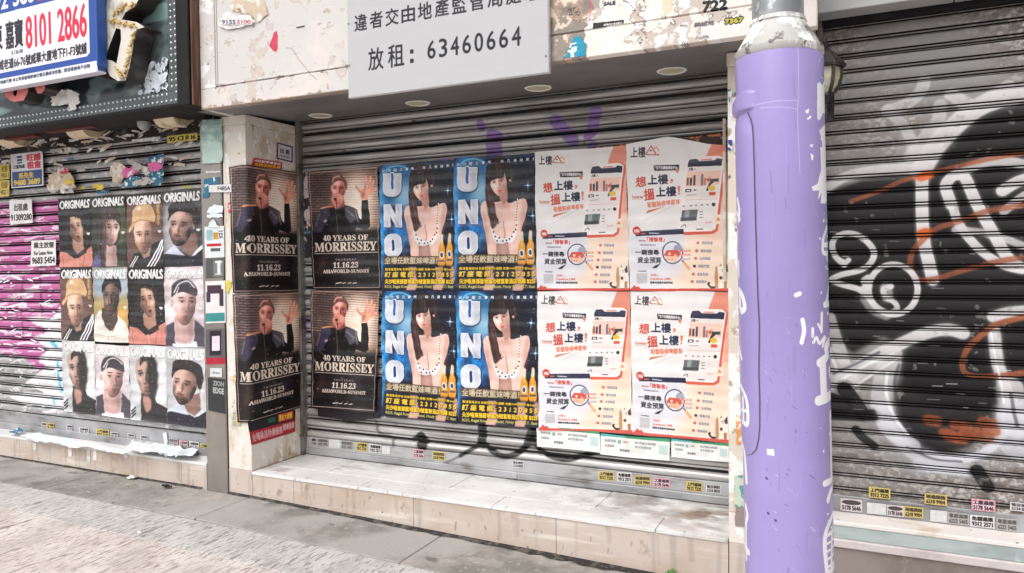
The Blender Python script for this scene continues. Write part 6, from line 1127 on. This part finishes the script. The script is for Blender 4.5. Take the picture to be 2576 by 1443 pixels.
L1 = [('l', E1, 215, 490, 285, 590), ('g', E1, 300, 500, 432, 600), ('b', E1, 443, 514, 592, 622), ('g', E1, 600, 528, 745, 638), ('y', E1, 790, 552, 935, 660), ('w', E1, 960, 570, 1115, 680), ('b', E1, 1125, 600, 1228, 700), ('p', E2, 368, 436, 440, 494), ('Y', E2, 495, 452, 582, 508), ('W', E2, 1032, 514, 1110, 562), ('y', E2, 1612, 584, 1715, 644), ('w', E2, 1735, 592, 1832, 654), ('Y', E2, 1850, 614, 1962, 676), ('p', E2, 1982, 630, 2090, 690), ('y', E2, 2195, 652, 2308, 716), ('W', E2, 2330, 672, 2432, 730)]
for i, (k, f, a, b_, c_, d_) in enumerate(L1):
    flat('rail_sticker', qb(f, a+rnd.uniform(-3, 3), b_, c_, d_, .09+rnd.uniform(-.03, .03)), .5055, SK[k], '%s sticker on the bottom rail of the grey shutter, %s' % (cl[k], ords[i]+' from the left' if i < 9 else ords[i-9]+' of right group'), 'sticker', 'stickers along the shutter rails', i)
L2 = [('y', 437, 680, 627, 775), ('Y', 928, 736, 1125, 832), ('p', 1342, 784, 1552, 886), ('W', 1680, 814, 1880, 890), ('l', 188, 780, 380, 890), ('b', 420, 818, 590, 915), ('l', 596, 838, 745, 935), ('Y', 746, 850, 918, 945), ('b', 978, 884, 1128, 985), ('g', 1132, 902, 1322, 1005), ('w', 1330, 926, 1545, 1030), ('g', 1560, 950, 1750, 1060)]
for i, (k, a, b_, c_, d_) in enumerate(L2):
    flat('rail_sticker', qb(E3, a, b_, c_, d_, .1), .1395, SK[k], '%s sticker on the graffiti shutter, %s' % (cl[k], ords[i]+' of the upper line' if i < 4 else ords[i-4]+' of the line above the ledge'), 'sticker', 'stickers along the shutter rails', 30+i)
L3 = [('y', 338, 96, 388, 142), ('w', 300, 92, 336, 134), ('w', 480, 108, 520, 150), ('w', 570, 128, 640, 168), ('y', 690, 138, 785, 190), ('w', 795, 160, 850, 200), ('w', 918, 172, 968, 212), ('w', 1010, 184, 1060, 226), ('g', 1215, 205, 1280, 262), ('p', 1288, 222, 1350, 272), ('w', 1362, 228, 1430, 282), ('y', 1437, 244, 1492, 292)]
for i, (k, a, b_, c_, d_) in enumerate(L3):
    flat('rail_sticker', qb(E4, a, b_, c_, d_, .12), .1445, SK[k], '%s sticker on the bottom rail under the portrait posters, %s from the left' % (cl[k], ords[i]), 'sticker', 'stickers along the shutter rails', 50+i)
# notices on the silver shutter
G = zc(0, 400, 3.608); H = zc(0, 600, 2.061)
n1 = art_small('letting_plate_print', 160, 180, (228, 228, 232), [(None, (.03, .53, .97, .97), (56, 72, 132), 0), (None, (.2, .08, .36, .14), (44, 56, 110), 0), (None, (.2, .17, .36, .23), (44, 56, 110), 0), (None, (.2, .26, .36, .30), (44, 56, 110), 0), ('三置地產', (.07, .34, .44, .44), (60, 60, 70), .6), ('旺舖', (.52, .06, .93, .26), (206, 56, 80), 1.6), ('租售', (.52, .28, .93, .48), (206, 56, 80), 1.6), ('吳先生', (.24, .58, .70, .74), (226, 196, 80), 1.5), ('9488 3689', (.08, .78, .90, .93), (226, 196, 80), 1.8)])
t = thing('letting_plate', 'small white and blue plate with red characters and 9488 3689 on the silver shutter', 'sign', (-2.5, .13, 2.2))
P = [on_y(*G(*p), .125) for p in ((150, 735), (575, 702), (600, 740), (600, 1185), (160, 1215))]
x0, x1, z0, z1 = P[0][0], P[2][0], P[4][1], P[0][1]
sheet('plate', [(x0, z0), (x1, z0), (x1, z1-.02), (x1-.02, z1), (x0, z1)], .125, print_mat('letting_plate', n1, .35), t, .0005, .05, 1, thick=.004)
def note(nm, q, tx, label, seed, y=.128, bgc=(224, 222, 222)):
    im = art_small(nm, 130, 110, bgc, tx); return flat('paper_note', q, y, print_mat(nm+'_m', im, .7), label, 'notice', None, seed, .006)
note('note_a', [H(80, 380), H(256, 372), H(265, 560), H(84, 576)], [('出租處', (.2, .15, .8, .45), (60, 56, 60), 1), ('91309280', (.04, .6, .96, .85), (60, 56, 60), 1.2)], 'white paper note with 91309280 above the magenta part of the shutter', 1)
note('note_b', [H(258, 704), H(452, 695), H(455, 902), H(250, 912)], [('業主放盤', (.1, .08, .92, .3), (60, 56, 60), 1), ('For Lease Now', (.12, .42, .88, .56), (60, 56, 60), .6), ('9683 5454', (.06, .66, .95, .9), (60, 56, 60), 1.4)], 'white paper note with 9683 5454 beside the first row of portraits', 2)
note('note_c', [H(0, 95), H(78, 84), H(80, 205), H(0, 215)], [('租售', (.2, .1, .8, .5), (140, 110, 30), 1.2), ('9822 1', (.1, .6, .9, .85), (90, 70, 30), 1)], 'yellow notice at the left edge, upper one beside the blue plate', 3, .13, (210, 192, 96))
note('note_d', [H(0, 220), H(78, 214), H(74, 345), H(0, 352)], [('旺舖', (.2, .1, .8, .5), (140, 110, 30), 1.2), ('9822 1', (.1, .6, .9, .85), (90, 70, 30), 1)], 'yellow notice at the left edge, lower one beside the blue plate', 4, .13, (206, 190, 104))
note('note_e', [Z1(1350, 1098), Z1(1592, 1072), Z1(1592, 1130), Z1(1352, 1154)], [('95 CI 8 I6', (.06, .2, .94, .8), (50, 46, 30), 1.4)], 'torn yellow strip with dark numerals high on the silver shutter near the steel column', 5, .13, (212, 200, 96))
# torn bundles of bills
S_ = [('paperb', [(890, 130), (905, 80), (985, 70), (1030, 120), (1010, 200), (960, 240), (920, 240)]), ('paperpk', [(995, 150), (1010, 120), (1110, 110), (1120, 150), (1060, 190), (1000, 200)]), ('paperg', [(1030, 40), (1120, 80), (1200, 110), (1240, 190), (1180, 180), (1090, 130)]), ('papertl', [(1010, 220), (1080, 180), (1180, 200), (1160, 250), (1100, 270), (970, 278), (1010, 250)]), ('papertl', [(1195, 40), (1320, 10), (1322, 250), (1260, 262), (1180, 240), (1210, 150)]), ('paperpk', [(1200, 88), (1320, 62), (1322, 120), (1240, 150), (1200, 120)]), ('paperg', [(1070, 230), (1200, 190), (1260, 230), (1180, 262), (1080, 262)])]
lbs = ['beige torn paper at the left of the coloured bundle over the portraits', 'pink torn scrap at the left of the coloured bundle over the portraits', 'grey curl of paper standing out of the coloured bundle', 'teal torn scrap low in the coloured bundle', 'teal torn bill at the right of the coloured bundle', 'pink patch at the right of the coloured bundle', 'grey ripped paper at the foot of the coloured bundle']
for i, ((mm, P), lb) in enumerate(zip(S_, lbs)): scrap('torn_paper', P, H, .125-.006*i, M[mm], lb, seed=70+i, wav=.022, dens=.025, jit=.006)
for i, (mm, P, lb) in enumerate((('paperb', [(400, 180), (470, 150), (480, 120), (540, 110), (600, 190), (620, 270), (600, 315), (420, 318), (390, 290)], 'crumpled beige wad of paper above the first portrait'), ('paperrd', [(500, 130), (550, 110), (570, 160), (510, 170)], 'small red scrap on the beige wad of paper'), ('paperyl', [(520, 230), (600, 190), (605, 240), (530, 260)], 'small yellow scrap on the beige wad of paper'), ('paperyl', [(775, 250), (838, 245), (840, 295), (790, 300)], 'small yellow sticker remnant above the second portrait'), ('papertl', [(790, 305), (880, 300), (870, 320), (800, 322)], 'thin blue scrap above the second portrait'), ('paperg', [(415, 300), (605, 280), (600, 318), (430, 325)], 'grey printed scrap at the foot of the beige wad'))): scrap('torn_paper', P, H, .125-.004*i, M[mm], lb, seed=80+i, wav=.02, dens=.025, jit=.005)
for i, (mm, P, lb) in enumerate((('paperg', [(770, 985), (900, 940), (1040, 935), (1110, 960), (1100, 1000), (940, 1030), (860, 1035)], 'crumpled printed paper hanging under the sign left of the bullet lamp'), ('paper', [(0, 1140), (120, 1115), (240, 1112), (320, 1125), (200, 1160), (0, 1178)], 'long white paper strip hanging at the left edge below the sign'), ('paperb', [(1450, 870), (1540, 870), (1600, 930), (1605, 945), (1560, 930), (1530, 885)], 'beige curl of tape at the right end of the sign underside'), ('paperg', [(890, 1090), (1100, 1050), (1320, 1040), (1320, 1075), (1000, 1120), (900, 1125)], 'long grey paper strip across the top of the silver shutter'), ('paperg', [(410, 1200), (500, 1180), (620, 1190), (640, 1230), (420, 1235)], 'grey ripped label high on the silver shutter left of centre'), ('paper', [(1040, 1100), (1170, 1090), (1300, 1105), (1290, 1140), (1080, 1145)], 'white ripped bill high on the silver shutter near the bullet lamp'))): scrap('torn_paper', P, Z1, .10 if i < 3 else .122, M[mm], lb, seed=95+i, wav=.03 if i < 3 else .02, dens=.03, jit=.006)
# a mass of uncountable shreds over and beside the slats
def shreds(nm, n, gen, mats, seed):
    rg = random.Random(seed)
    for mi, mm in enumerate(mats):
        V = []; Fc = []
        for k in range(n//len(mats)):
            x, y, z, L, h = gen(rg); a = rg.uniform(-.35, .35); b = len(V); s = [(-L, -h), (-L*.3, -h*rg.uniform(.4, 1.3)), (L, -h*rg.uniform(.1, 1)), (L*.8, h), (0, h*rg.uniform(.5, 1.6)), (-L*.9, h*.6)]
            for (p, q) in s: V.append((x+p*math.cos(a)-q*math.sin(a), y-rg.uniform(0, .007), z+p*math.sin(a)+q*math.cos(a)))
            Fc.append(tuple(range(b, b+6)))
        o = mk(nm, V, Fc, M[mm], None, smoothf=False); o['kind'] = 'stuff'; tag(o, 'countless small shreds of torn bills left on the silver shutter')
shreds('paper_shreds', 90, lambda r: (r.uniform(-3.2, -.45), .146, min(2.52, 2.2+abs(r.gauss(.24, .1))), r.uniform(.01, .07), r.uniform(.004, .016)), ['paper', 'paperg', 'paperb'], 3)
shreds('paper_shreds', 70, lambda r: (r.uniform(-3.0, -2.12), .148, r.uniform(.40, 1.5), r.uniform(.01, .05), r.uniform(.002, .007)), ['sheetw'], 4)
shreds('paper_shreds', 90, lambda r: (r.uniform(-3.0, -.45), r.uniform(.06, .12), r.uniform(2.47, 2.55), r.uniform(.02, .07), r.uniform(.004, .012)), ['paperg', 'paper', 'paperb'], 5)
# white paper lying on the low step
def lay(P, z, mm, label, seed, wav=.012, lift=None):
    Q = []
    for p in P: r = ray(*p); t_ = (z-CAM[2])/r[2]; q = np.array(CAM)+t_*r; Q.append((q[0], q[1]))
    o = sheet('paper_sheet', Q, z, M[mm], None, wav, .04, seed, jit=.006, plane='z', lift=lift); return tag(o, label, 'paper')
lay([(311, 1143), (336, 1109), (420, 1122), (470, 1136), (500, 1132), (486, 1154), (420, 1152), (370, 1142)], .205, 'sheetw', 'large crumpled white sheet lying on the step near the steel column', 1, .03)
lay([(50, 1097), (100, 1092), (200, 1112), (318, 1135), (310, 1146), (220, 1126), (180, 1128), (150, 1118), (90, 1112)], .186, 'sheetw', 'long torn white sheet lying along the low step edge', 2, .01)
lay([(22, 1092), (48, 1080), (60, 1086), (40, 1094)], .20, 'papertl', 'dark blue torn scrap lying at the left of the low step', 3, .02)
scrap('torn_paper', [(640, 200), (655, 195), (660, 258), (648, 262)], lambda x, y: zc(0, 1200, 2.061)(x*2.05, y*0+1010+(y-195)*1.4), .14, M['sheetw'], 'narrow white and blue strip hanging below the last portrait row', seed=9)
for i, (x, a, b_) in enumerate(((250, 245, 290), (505, 280, 340), (637, 285, 388), (683, 292, 366), (905, 322, 350))): flat('paper_tab', qb(E4, x-14, a, x+12, b_), -.0025, M['paper'], 'white paper remnant on the low beige riser, %s from the left' % ords[i], 'torn paper', 'white remnants on the low riser', i)
# bits on the big fascia
scrap('torn_sticker', [(1755, 165), (1790, 145), (1800, 110), (1850, 95), (1900, 130), (2000, 120), (2060, 175), (2020, 205), (1880, 232), (1830, 240), (1760, 215)], Z1, -.2415, M['paper'], 'torn white sticker with handwritten 9155 numerals on the fascia', 'sticker', .004, 3, .03)
flat('numerals', qb(Z1, 1775, 160, 2030, 200, .0), -.2475, (lambda im: pmat('numerals', (230, 228, 226), .7, img=im))(None) if False else print_mat('numerals_m', art_small('numerals_print', 150, 30, (228, 226, 224), [('9155', (.05, .1, .48, .9), (60, 62, 96), 1), ('2100', (.52, .1, .95, .8), (190, 50, 90), 1)]), .7), 'small handwritten looking blue and red numerals on the torn fascia sticker', 'sticker', None, 1, .0005)
scrap('torn_sticker', [(455, 255), (480, 250), (484, 428), (440, 405), (415, 365), (435, 320)], D, -.2335, M['paperrd'], 'small pointed red and white scrap on the white fascia', 'sticker', .002, 4, .02)
scrap('torn_sticker', [(95, 30), (150, 5), (370, -20), (410, 120), (330, 180), (290, 150), (180, 100), (120, 90)], D, -.2345, M['paperb'], 'brownish torn bill remnant at the top left of the fascia', 'sticker', .008, 5, .03)
tag(box('vent_slot', *[f(on_y(*D(635, 226), -.233)[0], on_y(*D(700, 210), -.233)[0]) for f in (min, max)], -.2345, -.2325, on_y(*D(668, 224), -.233)[1], on_y(*D(668, 214), -.233)[1], M['joint']), 'short dark slot in the white fascia panel', 'slot')
Ff = zc(1800, 0, 2.062)
tf = print_mat('teal_flyer', art_small('teal_flyer_print', 100, 90, (30, 150, 180), [(None, (.1, .28, .6, .36), (232, 232, 232), 0), (None, (.0, .6, .62, .7), (232, 232, 232), 0), (None, (.28, 0, .38, .5), (232, 232, 232), 0), ('f', (.3, .5, .6, .98), (232, 232, 232), 3)]), .5)
scrap('teal_flyer', [(820, 470), (850, 440), (880, 380), (912, 305), (970, 298), (985, 335), (1008, 355), (1005, 450), (920, 462)], Ff, -.242, tf, 'torn teal flyer with white strokes on the fascia right of the letting board', 'flyer', .003, 6)
# stickers on the steel column
K = zc(780, 400, 1.7); K2 = zc(780, 1250, 2.062)
o = sheet('mint_sheet', [on_y(*K(*p), -.012) for p in ((15, 120), (150, 112), (152, 385), (135, 405), (20, 410))], -.010, M['mint'], None, .012, .03, 2, thick=.006); tag(o, 'pale mint plastic sheet wrapped round the top of the steel column', 'plastic sheet')
for i, (nm, P, mm, lb) in enumerate((('tape_strip', [(45, 458), (138, 455), (138, 468), (45, 472)], 'paper', 'thin white tape strip near the top of the steel column'), ('torn_sticker', [(30, 510), (130, 495), (128, 545), (70, 560), (60, 630), (20, 640)], 'papertl', 'blue and white torn sticker near the top of the steel column'), ('torn_sticker', [(50, 735), (65, 700), (100, 680), (155, 690), (152, 735), (80, 742)], 'sheetw', 'white torn blob of paper midway up the steel column'), ('torn_sticker', [(50, 745), (150, 740), (155, 765), (50, 768)], 'sheetw', 'white torn band below the white blob on the steel column'), ('torn_sticker', [(65, 800), (90, 780), (130, 830), (60, 830)], 'sheetw', 'small white torn triangle on the steel column'))):
    scrap(nm, P, K, -.007-.001*i, M[mm], lb, 'sticker', .004, i+1, .03)
def art_mix(): return art_small('mixed_sticker_print', 130, 200, (222, 226, 228), [(None, (.1, .1, .42, .45), (150, 190, 196), 0), (None, (.45, .2, .7, .42), (206, 150, 70), 0), (None, (.1, .55, .85, .64), (190, 40, 44), 0), ('元天', (.72, .15, .95, .4), (70, 70, 76), 1), (None, (.3, .7, .8, .8), (90, 92, 96), 0)])
flat('sticker_sheet', [K(32, 828), K(162, 822), K(165, 1030), K(35, 1035)], -.0075, print_mat('mixed_sticker', art_mix(), .4), 'white flyer with a red bar on the steel column beside the top row of portraits', 'sticker', None, 5)
flat('sticker_sheet', [K(60, 552), K(210, 545), K(212, 598), K(62, 600)], -.0115, print_mat('tag_sticker', art_small('tag_sticker_print', 130, 44, (222, 220, 220), [('F485A', (.4, .25, .95, .75), (70, 66, 70), 1)]), .5), 'small white tag with dark letters reaching from the steel column onto the pillar', 'sticker', None, 6)
flat('sticker_sheet', [K(42, 1042), K(165, 1036), K(165, 1162), K(42, 1170)], -.0075, print_mat('dark_sticker', art_small('dark_sticker_print', 110, 120, (86, 88, 88), [(None, (.4, .1, .95, .95), (120, 124, 124), 0), (None, (.5, .12, .85, .24), (216, 218, 218), 0), (None, (.62, .2, .78, .8), (222, 224, 224), 0), (None, (.5, .78, .85, .86), (200, 200, 200), 0)]), .3), 'dark glossy sticker with a white letter I shape on the steel column', 'sticker', None, 7)
flat('sticker_sheet', [K(38, 1190), K(170, 1185), K(174, 1465), K(42, 1470)], -.0075, print_mat('teal_foot_sticker', art_small('teal_foot_sticker_print', 110, 210, (224, 222, 222), [(None, (.0, .76, .95, .96), (60, 140, 140), 0), (None, (.08, .10, .8, .3), (72, 50, 68), 0), (None, (.04, .26, .25, .5), (72, 50, 68), 0), (None, (.7, .2, .9, .6), (60, 48, 60), 0)]), .4), 'white and plum sticker with a teal foot on the steel column', 'sticker', None, 8)
flat('sticker_sheet', [K2(50, 80), K2(205, 70), K2(207, 355), K2(52, 360)], -.0075, print_mat('red_foot_sticker', art_small('red_foot_sticker_print', 110, 210, (96, 92, 96), [(None, (.0, .82, 1, 1), (176, 34, 54), 0), (None, (.2, .05, .8, .75), (42, 36, 42), 0), (None, (.32, .2, .72, .62), (226, 214, 222), 0)]), .4), 'dark and pale sticker with a red foot on the steel column', 'sticker', None, 9)
flat('sticker_sheet', [K2(85, 388), K2(180, 390), K2(180, 462), K2(85, 458)], -.0075, print_mat('white_label', art_small('white_label_print', 80, 56, (216, 216, 218), [('STAY', (.2, .45, .85, .68), (90, 90, 90), .6)]), .5), 'small white label on the steel column below the red footed sticker', 'sticker', None, 10)
flat('sticker_sheet', [K2(66, 465), K2(206, 480), K2(210, 760), K2(70, 730)], -.0075, print_mat('black_label', art_small('black_label_print', 110, 220, (52, 54, 56), [('ZION', (.3, .08, .92, .22), (150, 152, 152), 1.4), ('EDGE', (.3, .28, .92, .44), (170, 172, 172), 1.6)]), .3), 'black sticker with grey lettering on the steel column', 'sticker', None, 11)
for i, (P, mm, lb) in enumerate(((([188, 668], [215, 668], [215, 730], [190, 735]), 'paperrd', 'small pink scrap on the front face of the cream pillar'), (([165, 1185], [215, 1190], [205, 1230], [185, 1275], [175, 1240]), 'paperyl', 'pale yellow torn scrap on the cream pillar beside the portraits'))): scrap('torn_sticker', P, K, -.004, M[mm], lb, 'sticker', .003, i+20, .02)
scrap('torn_sticker', [(262, 430), (298, 435), (296, 525), (264, 520)], K2, -.004, pmat('orange_label', (222, 170, 110), .6, 0, [((30, 30, 30), (232, 226, 220), .5, .55, 4)]), 'small orange label on the cream pillar left of the lower concert poster', 'sticker', .002, 24, .02)
scrap('torn_sticker', [(268, 745), (335, 760), (330, 860), (262, 845)], K2, -.004, pmat('patterned_label', (150, 170, 176), .6, 0, [((30, 30, 30), (222, 180, 110), .52, .55, 4)]), 'grey and orange patterned scrap below the corner of the lower pillar poster', 'sticker', .002, 25, .02)
# bills on the right hand pillar
RP = zc(2800, 1400, 1.7175); RQ = zc(2750, 0, 2.061)
for i, (f, P, mt_, lb) in enumerate(((RP, [(130, 385), (180, 382), (182, 578), (134, 580)], pmat('orange_bill', (222, 150, 80), .6, 0, [((40, 40, 40), (236, 226, 210), .5, .53, 4)]), 'orange and white bill on the right pillar beside the mauve pole'), (RP, [(118, 790), (215, 790), (215, 1000), (122, 998)], pmat('purple_framed_bill', (196, 206, 186), .6, 0, [((20, 20, 14), (90, 150, 160), .54, .56, 4), ((14, 14, 14), (214, 206, 130), .58, .6, 4)]), 'coloured bill low on the right pillar beside the mauve pole'), (RP, [(125, 1002), (210, 1000), (210, 1130), (120, 1125)], M['plinth'], 'brown scuffed patch of old glue below the coloured bill'), (RQ, [(195, 725), (225, 720), (222, 820), (200, 825)], M['papertl'], 'torn teal scrap high on the right pillar'), (RQ, [(245, 735), (268, 732), (268, 775), (248, 770)], M['papertl'], 'tiny teal scrap beside the pole band'), (RQ, [(195, 1130), (232, 1128), (230, 1210), (196, 1215)], pmat('blue_scrap', (40, 70, 150), .6, 0, [((50, 50, 50), (226, 226, 230), .52, .54, 3)]), 'torn blue scrap on the right pillar beside the property poster'))):
    scrap('torn_bill', P, f, -.004, mt_, lb, 'sticker', .004, i+40, .02)

# ------------------------------------------------------------------ lantern on the right pillar
lx, ly = 3.498, -.10
t = thing('wall_lantern', 'black six sided wall lantern half hidden behind the mauve pole', 'lantern', (lx, ly, 2.2))
def hexl(nm, prof, mat, parent): return lathe(nm, prof, lx, ly, mat, parent, 6, sharp=10)
rf = hexl('roof', [(.081, 2.355), (.084, 2.367), (.074, 2.378), (.052, 2.402), (.030, 2.428), (.014, 2.440)], M['lantern'], t)
lathe('finial', [(.011, 2.440), (.013, 2.449), (.006, 2.455), (.005, 2.468), (.008, 2.473), (.001, 2.488)], lx, ly, M['lantern'], rf, 10)
hexl('glass', [(.026, 2.245), (.046, 2.275), (.058, 2.31), (.061, 2.354)], M['lglass'], t); hexl('base', [(.004, 2.198), (.014, 2.21), (.024, 2.226), (.036, 2.236), (.032, 2.246)], M['lantern'], t)
for k in range(6):
    a = k*math.pi/3; pts = [(.066, 2.356), (.065, 2.32), (.057, 2.285), (.036, 2.245)]; V = []
    for r_, z in pts:
        for d1, d2 in ((-.006, -.006), (.006, -.006), (.006, .006), (-.006, .006)): V.append((lx+(r_+d1)*math.cos(a)-d2*math.sin(a), ly+(r_+d1)*math.sin(a)+d2*math.cos(a), z))
    mk('cage_bar', V, [(4*i+j, 4*i+(j+1) % 4, 4*i+4+(j+1) % 4, 4*i+4+j) for i in range(3) for j in range(4)], M['lantern'], t, sharp=30)
lathe('stem', [(.005, 2.15), (.007, 2.17), (.005, 2.2)], lx, ly, M['lantern'], t, 8); box('arm', lx-.008, lx+.008, ly, .02, 2.19, 2.206, M['lantern'], t, .002); box('wall_plate', lx-.03, lx+.03, .012, .03, 2.14, 2.26, M['lantern'], t, .004)

# ------------------------------------------------------------------ mauve lamp post
t = thing('lamp_post', 'tall mauve painted lamp post with white brush writing and a bare scraped collar', 'lamp post', (axis_at(-.1)[0], axis_at(-.1)[1], gz(3.4)))
pim = paint_pole(); pm = pmat('mauve_post_paint', (150, 134, 196), .30, 0, (), [((16, 16, 16), .3, .003), ((5, 5, 5), .25, .01)]); tn = pm.node_tree; pi = N(tn, 'ShaderNodeTexImage'); pi.image = pim; tn.links.new(pi.outputs[0], tn.nodes['Principled BSDF'].inputs['Base Color'])
def ring(z, r, k, n=64, a0=0): cx_, cy_ = axis_at(z); a = PANG-math.pi+2*math.pi*k/n+a0; return (cx_+r*math.cos(a), cy_+r*math.sin(a), z)
def cyl(nm, prof, mat, parent, n=64):     # u runs round the post, the middle of the print faces the street
    V = []; UV = []
    for r_, z in prof:
        for k in range(n+1):
            V.append(ring(z, r_, k, n)); UV.append((k/n, (z-PZ0)/(PZ1-PZ0)))
    Fc = [(j*(n+1)+k, j*(n+1)+k+1, (j+1)*(n+1)+k+1, (j+1)*(n+1)+k) for j in range(len(prof)-1) for k in range(n)]
    return mk(nm, V, Fc, mat, parent, uv=UV, sharp=40)
ztop = axis_z = float(pole_axis(150)[2])
pts = [(-.2, PR), (.4, PR), (1.0, PR), (1.6, PR), (1.9, PR-.001), (ztop-.012, PR), (ztop, PR-.002)]
cyl('sleeve', [(r_, z) for z, r_ in pts], pm, t)
zc1 = ztop; zc2 = float(pole_axis(62)[2])
cyl('collar', [(PR-.003, zc1-.001), (PR+.001, zc1+.004), (PR+.001, zc1+.022), (PR-.004, zc1+.026), (.085, zc2-.012), (.080, zc2-.004), (.083, zc2), (.080, zc2+.012), (.076, zc2+.014)], M['cone'], t)
cyl('upper_pole', [(.0755, zc2+.01), (.0745, 3.2), (.070, 5.0), (.06, 7.5)], M['galvpole'], t)
def arcpart(nm, a0, a1, zf, off, r0, mat, nA=18, nZ=30):
    V = []; UV = []
    for j in range(nZ+1):
        for i in range(nA+1):
            fa = i/nA; a = a0+(a1-a0)*fa; zlo, zhi = zf(fa); z = zlo+(zhi-zlo)*j/nZ; e = min(1, min(fa, 1-fa)*9, min(j, nZ-j)/1.2); cx_, cy_ = axis_at(z)
            r_ = r0+off*math.sqrt(max(0, e)); V.append((cx_+r_*math.cos(PANG+a), cy_+r_*math.sin(PANG+a), z)); UV.append((a/(2*math.pi)+.5, (z-PZ0)/(PZ1-PZ0)))
    return mk(nm, V, [(j*(nA+1)+i, j*(nA+1)+i+1, (j+1)*(nA+1)+i+1, (j+1)*(nA+1)+i) for j in range(nZ) for i in range(nA)], mat, t, uv=UV, sharp=50)
def ang(px, py): xl = 1852+(py-180)*.0222; xr = 2066+(py-150)*.0186; return math.asin(max(-1, min(1, 2*(px-xl)/(xr-xl)-1)))
aL = ang(*zc(2750, 0, 2.061)(424, 1100)); zt_ = float(pole_axis(290)[2]); zb_ = float(pole_axis(1140)[2])
arcpart('access_cover', -2.2, aL, lambda f: (zb_+.10*max(0, (f-.72)/.28)**2.2*1.6, zt_-.10*max(0, (f-.8)/.2)**2), .006, PR-.0015, pm)
arcpart('clamp_band', -2.6, ang(*zc(2750, 0, 2.061)(425, 800)), lambda f: (float(pole_axis(290)[2])+.002, float(pole_axis(246)[2])+.012*math.sin(f*9)), .012, PR-.001, pm, 24, 10)
def seam(P, w, mat, nm):
    V = []
    for i, p in enumerate(P):
        a = ang(*p); z = float(pole_axis(p[1])[2]); cx_, cy_ = axis_at(z); r_ = PR+.0022
        for da in (-w, w): V.append((cx_+r_*math.cos(PANG+a+da), cy_+r_*math.sin(PANG+a+da), z))
    mk(nm, V, [(2*i, 2*i+1, 2*i+3, 2*i+2) for i in range(len(P)-1)], mat, t, smoothf=False)
q1 = zc(2750, 0, 2.061); q2 = zc(2800, 600, 1.803); q3 = zc(2800, 1400, 1.7175)
seam([q1(375, 935), q1(398, 990), q1(412, 1050), q1(420, 1200), q1(427, 1443), q2(290, 440), q2(298, 700), q2(308, 1000), q2(318, 1200), q3(300, 60), q3(306, 250), q3(306, 420), q3(300, 500), q3(284, 575), q3(255, 618), q3(222, 638)], .013, M['joint'], 'cover_seam')
tag(scrap('orange_spot', [(145, 860), (155, 845), (172, 850), (170, 870), (150, 872)], zc(2800, 600, 1.803), -.004, pmat('orange_dot', (240, 120, 50), .5), 'small bright orange sticker spot on the right pillar by the pole', 'sticker', .001, 2, .02))
# ------------------------------------------------------------------ gutter line, weeds, litter
for (a, b_, w_) in ((-.2, 3.4, .055), (-3.5, -.45, .02)):
    n = 60; V = []; 
    for i in range(n+1):
        x = a+(b_-a)*i/n; k = (i/n if a > -1 else .5); V += [(x, .003, gz(x)+.012), (x, -w_*(.35+.9*k*rnd.random()+.25*k), gz(x)+.0035)]
    o = mk('wet_grime', V, [(2*i, 2*i+1, 2*i+3, 2*i+2) for i in range(n)], M['dirt'], None, smoothf=False); tag(o, kind='stuff')
def weed(x, y, s, n, lb):
    V = []; Fc = []; rg = random.Random(int(x*100))
    for i in range(n):
        a = rg.uniform(0, 6.3); L = s*rg.uniform(.5, 1); h = s*rg.uniform(.4, 1.1); w_ = .006; b = len(V); z = gz(x)
        V += [(x+w_*math.sin(a), y-w_*math.cos(a), z), (x-w_*math.sin(a), y+w_*math.cos(a), z), (x+L*.5*math.cos(a)-w_*1.5*math.sin(a), y+L*.5*math.sin(a)+w_*1.5*math.cos(a), z+h*.8), (x+L*.5*math.cos(a)+w_*1.5*math.sin(a), y+L*.5*math.sin(a)-w_*1.5*math.cos(a), z+h*.8), (x+L*math.cos(a), y+L*math.sin(a), z+h)]; Fc += [(b, b+1, b+2, b+3), (b+3, b+2, b+4)]
    tag(mk('weed', V, Fc, M['leaf'], None, smoothf=False), lb, 'weed')
weed(2.78, -.03, .05, 16, 'small green weed at the foot of the step near the mauve pole')
def litter(px, py, mm, s, lb, seed):
    r = ray(px, py); t_ = (0-CAM[2])/r[2]; q = np.array(CAM)+t_*r; x, y = q[0], q[1]; rg = random.Random(seed)
    P = [(x+s*1.2*math.cos(a)*rg.uniform(.6, 1), y+s*.6*math.sin(a)*rg.uniform(.6, 1)) for a in [i*math.pi/4 for i in range(8)]]
    tag(sheet('litter', P, gz(x)+.004, M[mm], None, .02, .02, seed, plane='z', thick=.002), lb, 'litter')
for i, (px, py, mm, s, lb) in enumerate(((420, 1228, 'black', .045, 'black scrap of rubbish on the pavement by the low step'), (332, 1206, 'paper', .05, 'white crumpled litter on the pavement below the torn sheet'), (223, 1242, 'paper', .012, 'tiny white crumb of litter left on the grey paving'), (324, 1231, 'paperyl', .012, 'tiny yellowish crumb of litter on the grey paving'), (352, 1346, 'paper', .018, 'small white litter on the ribbed paving'))): litter(px, py, mm, s, lb, i)
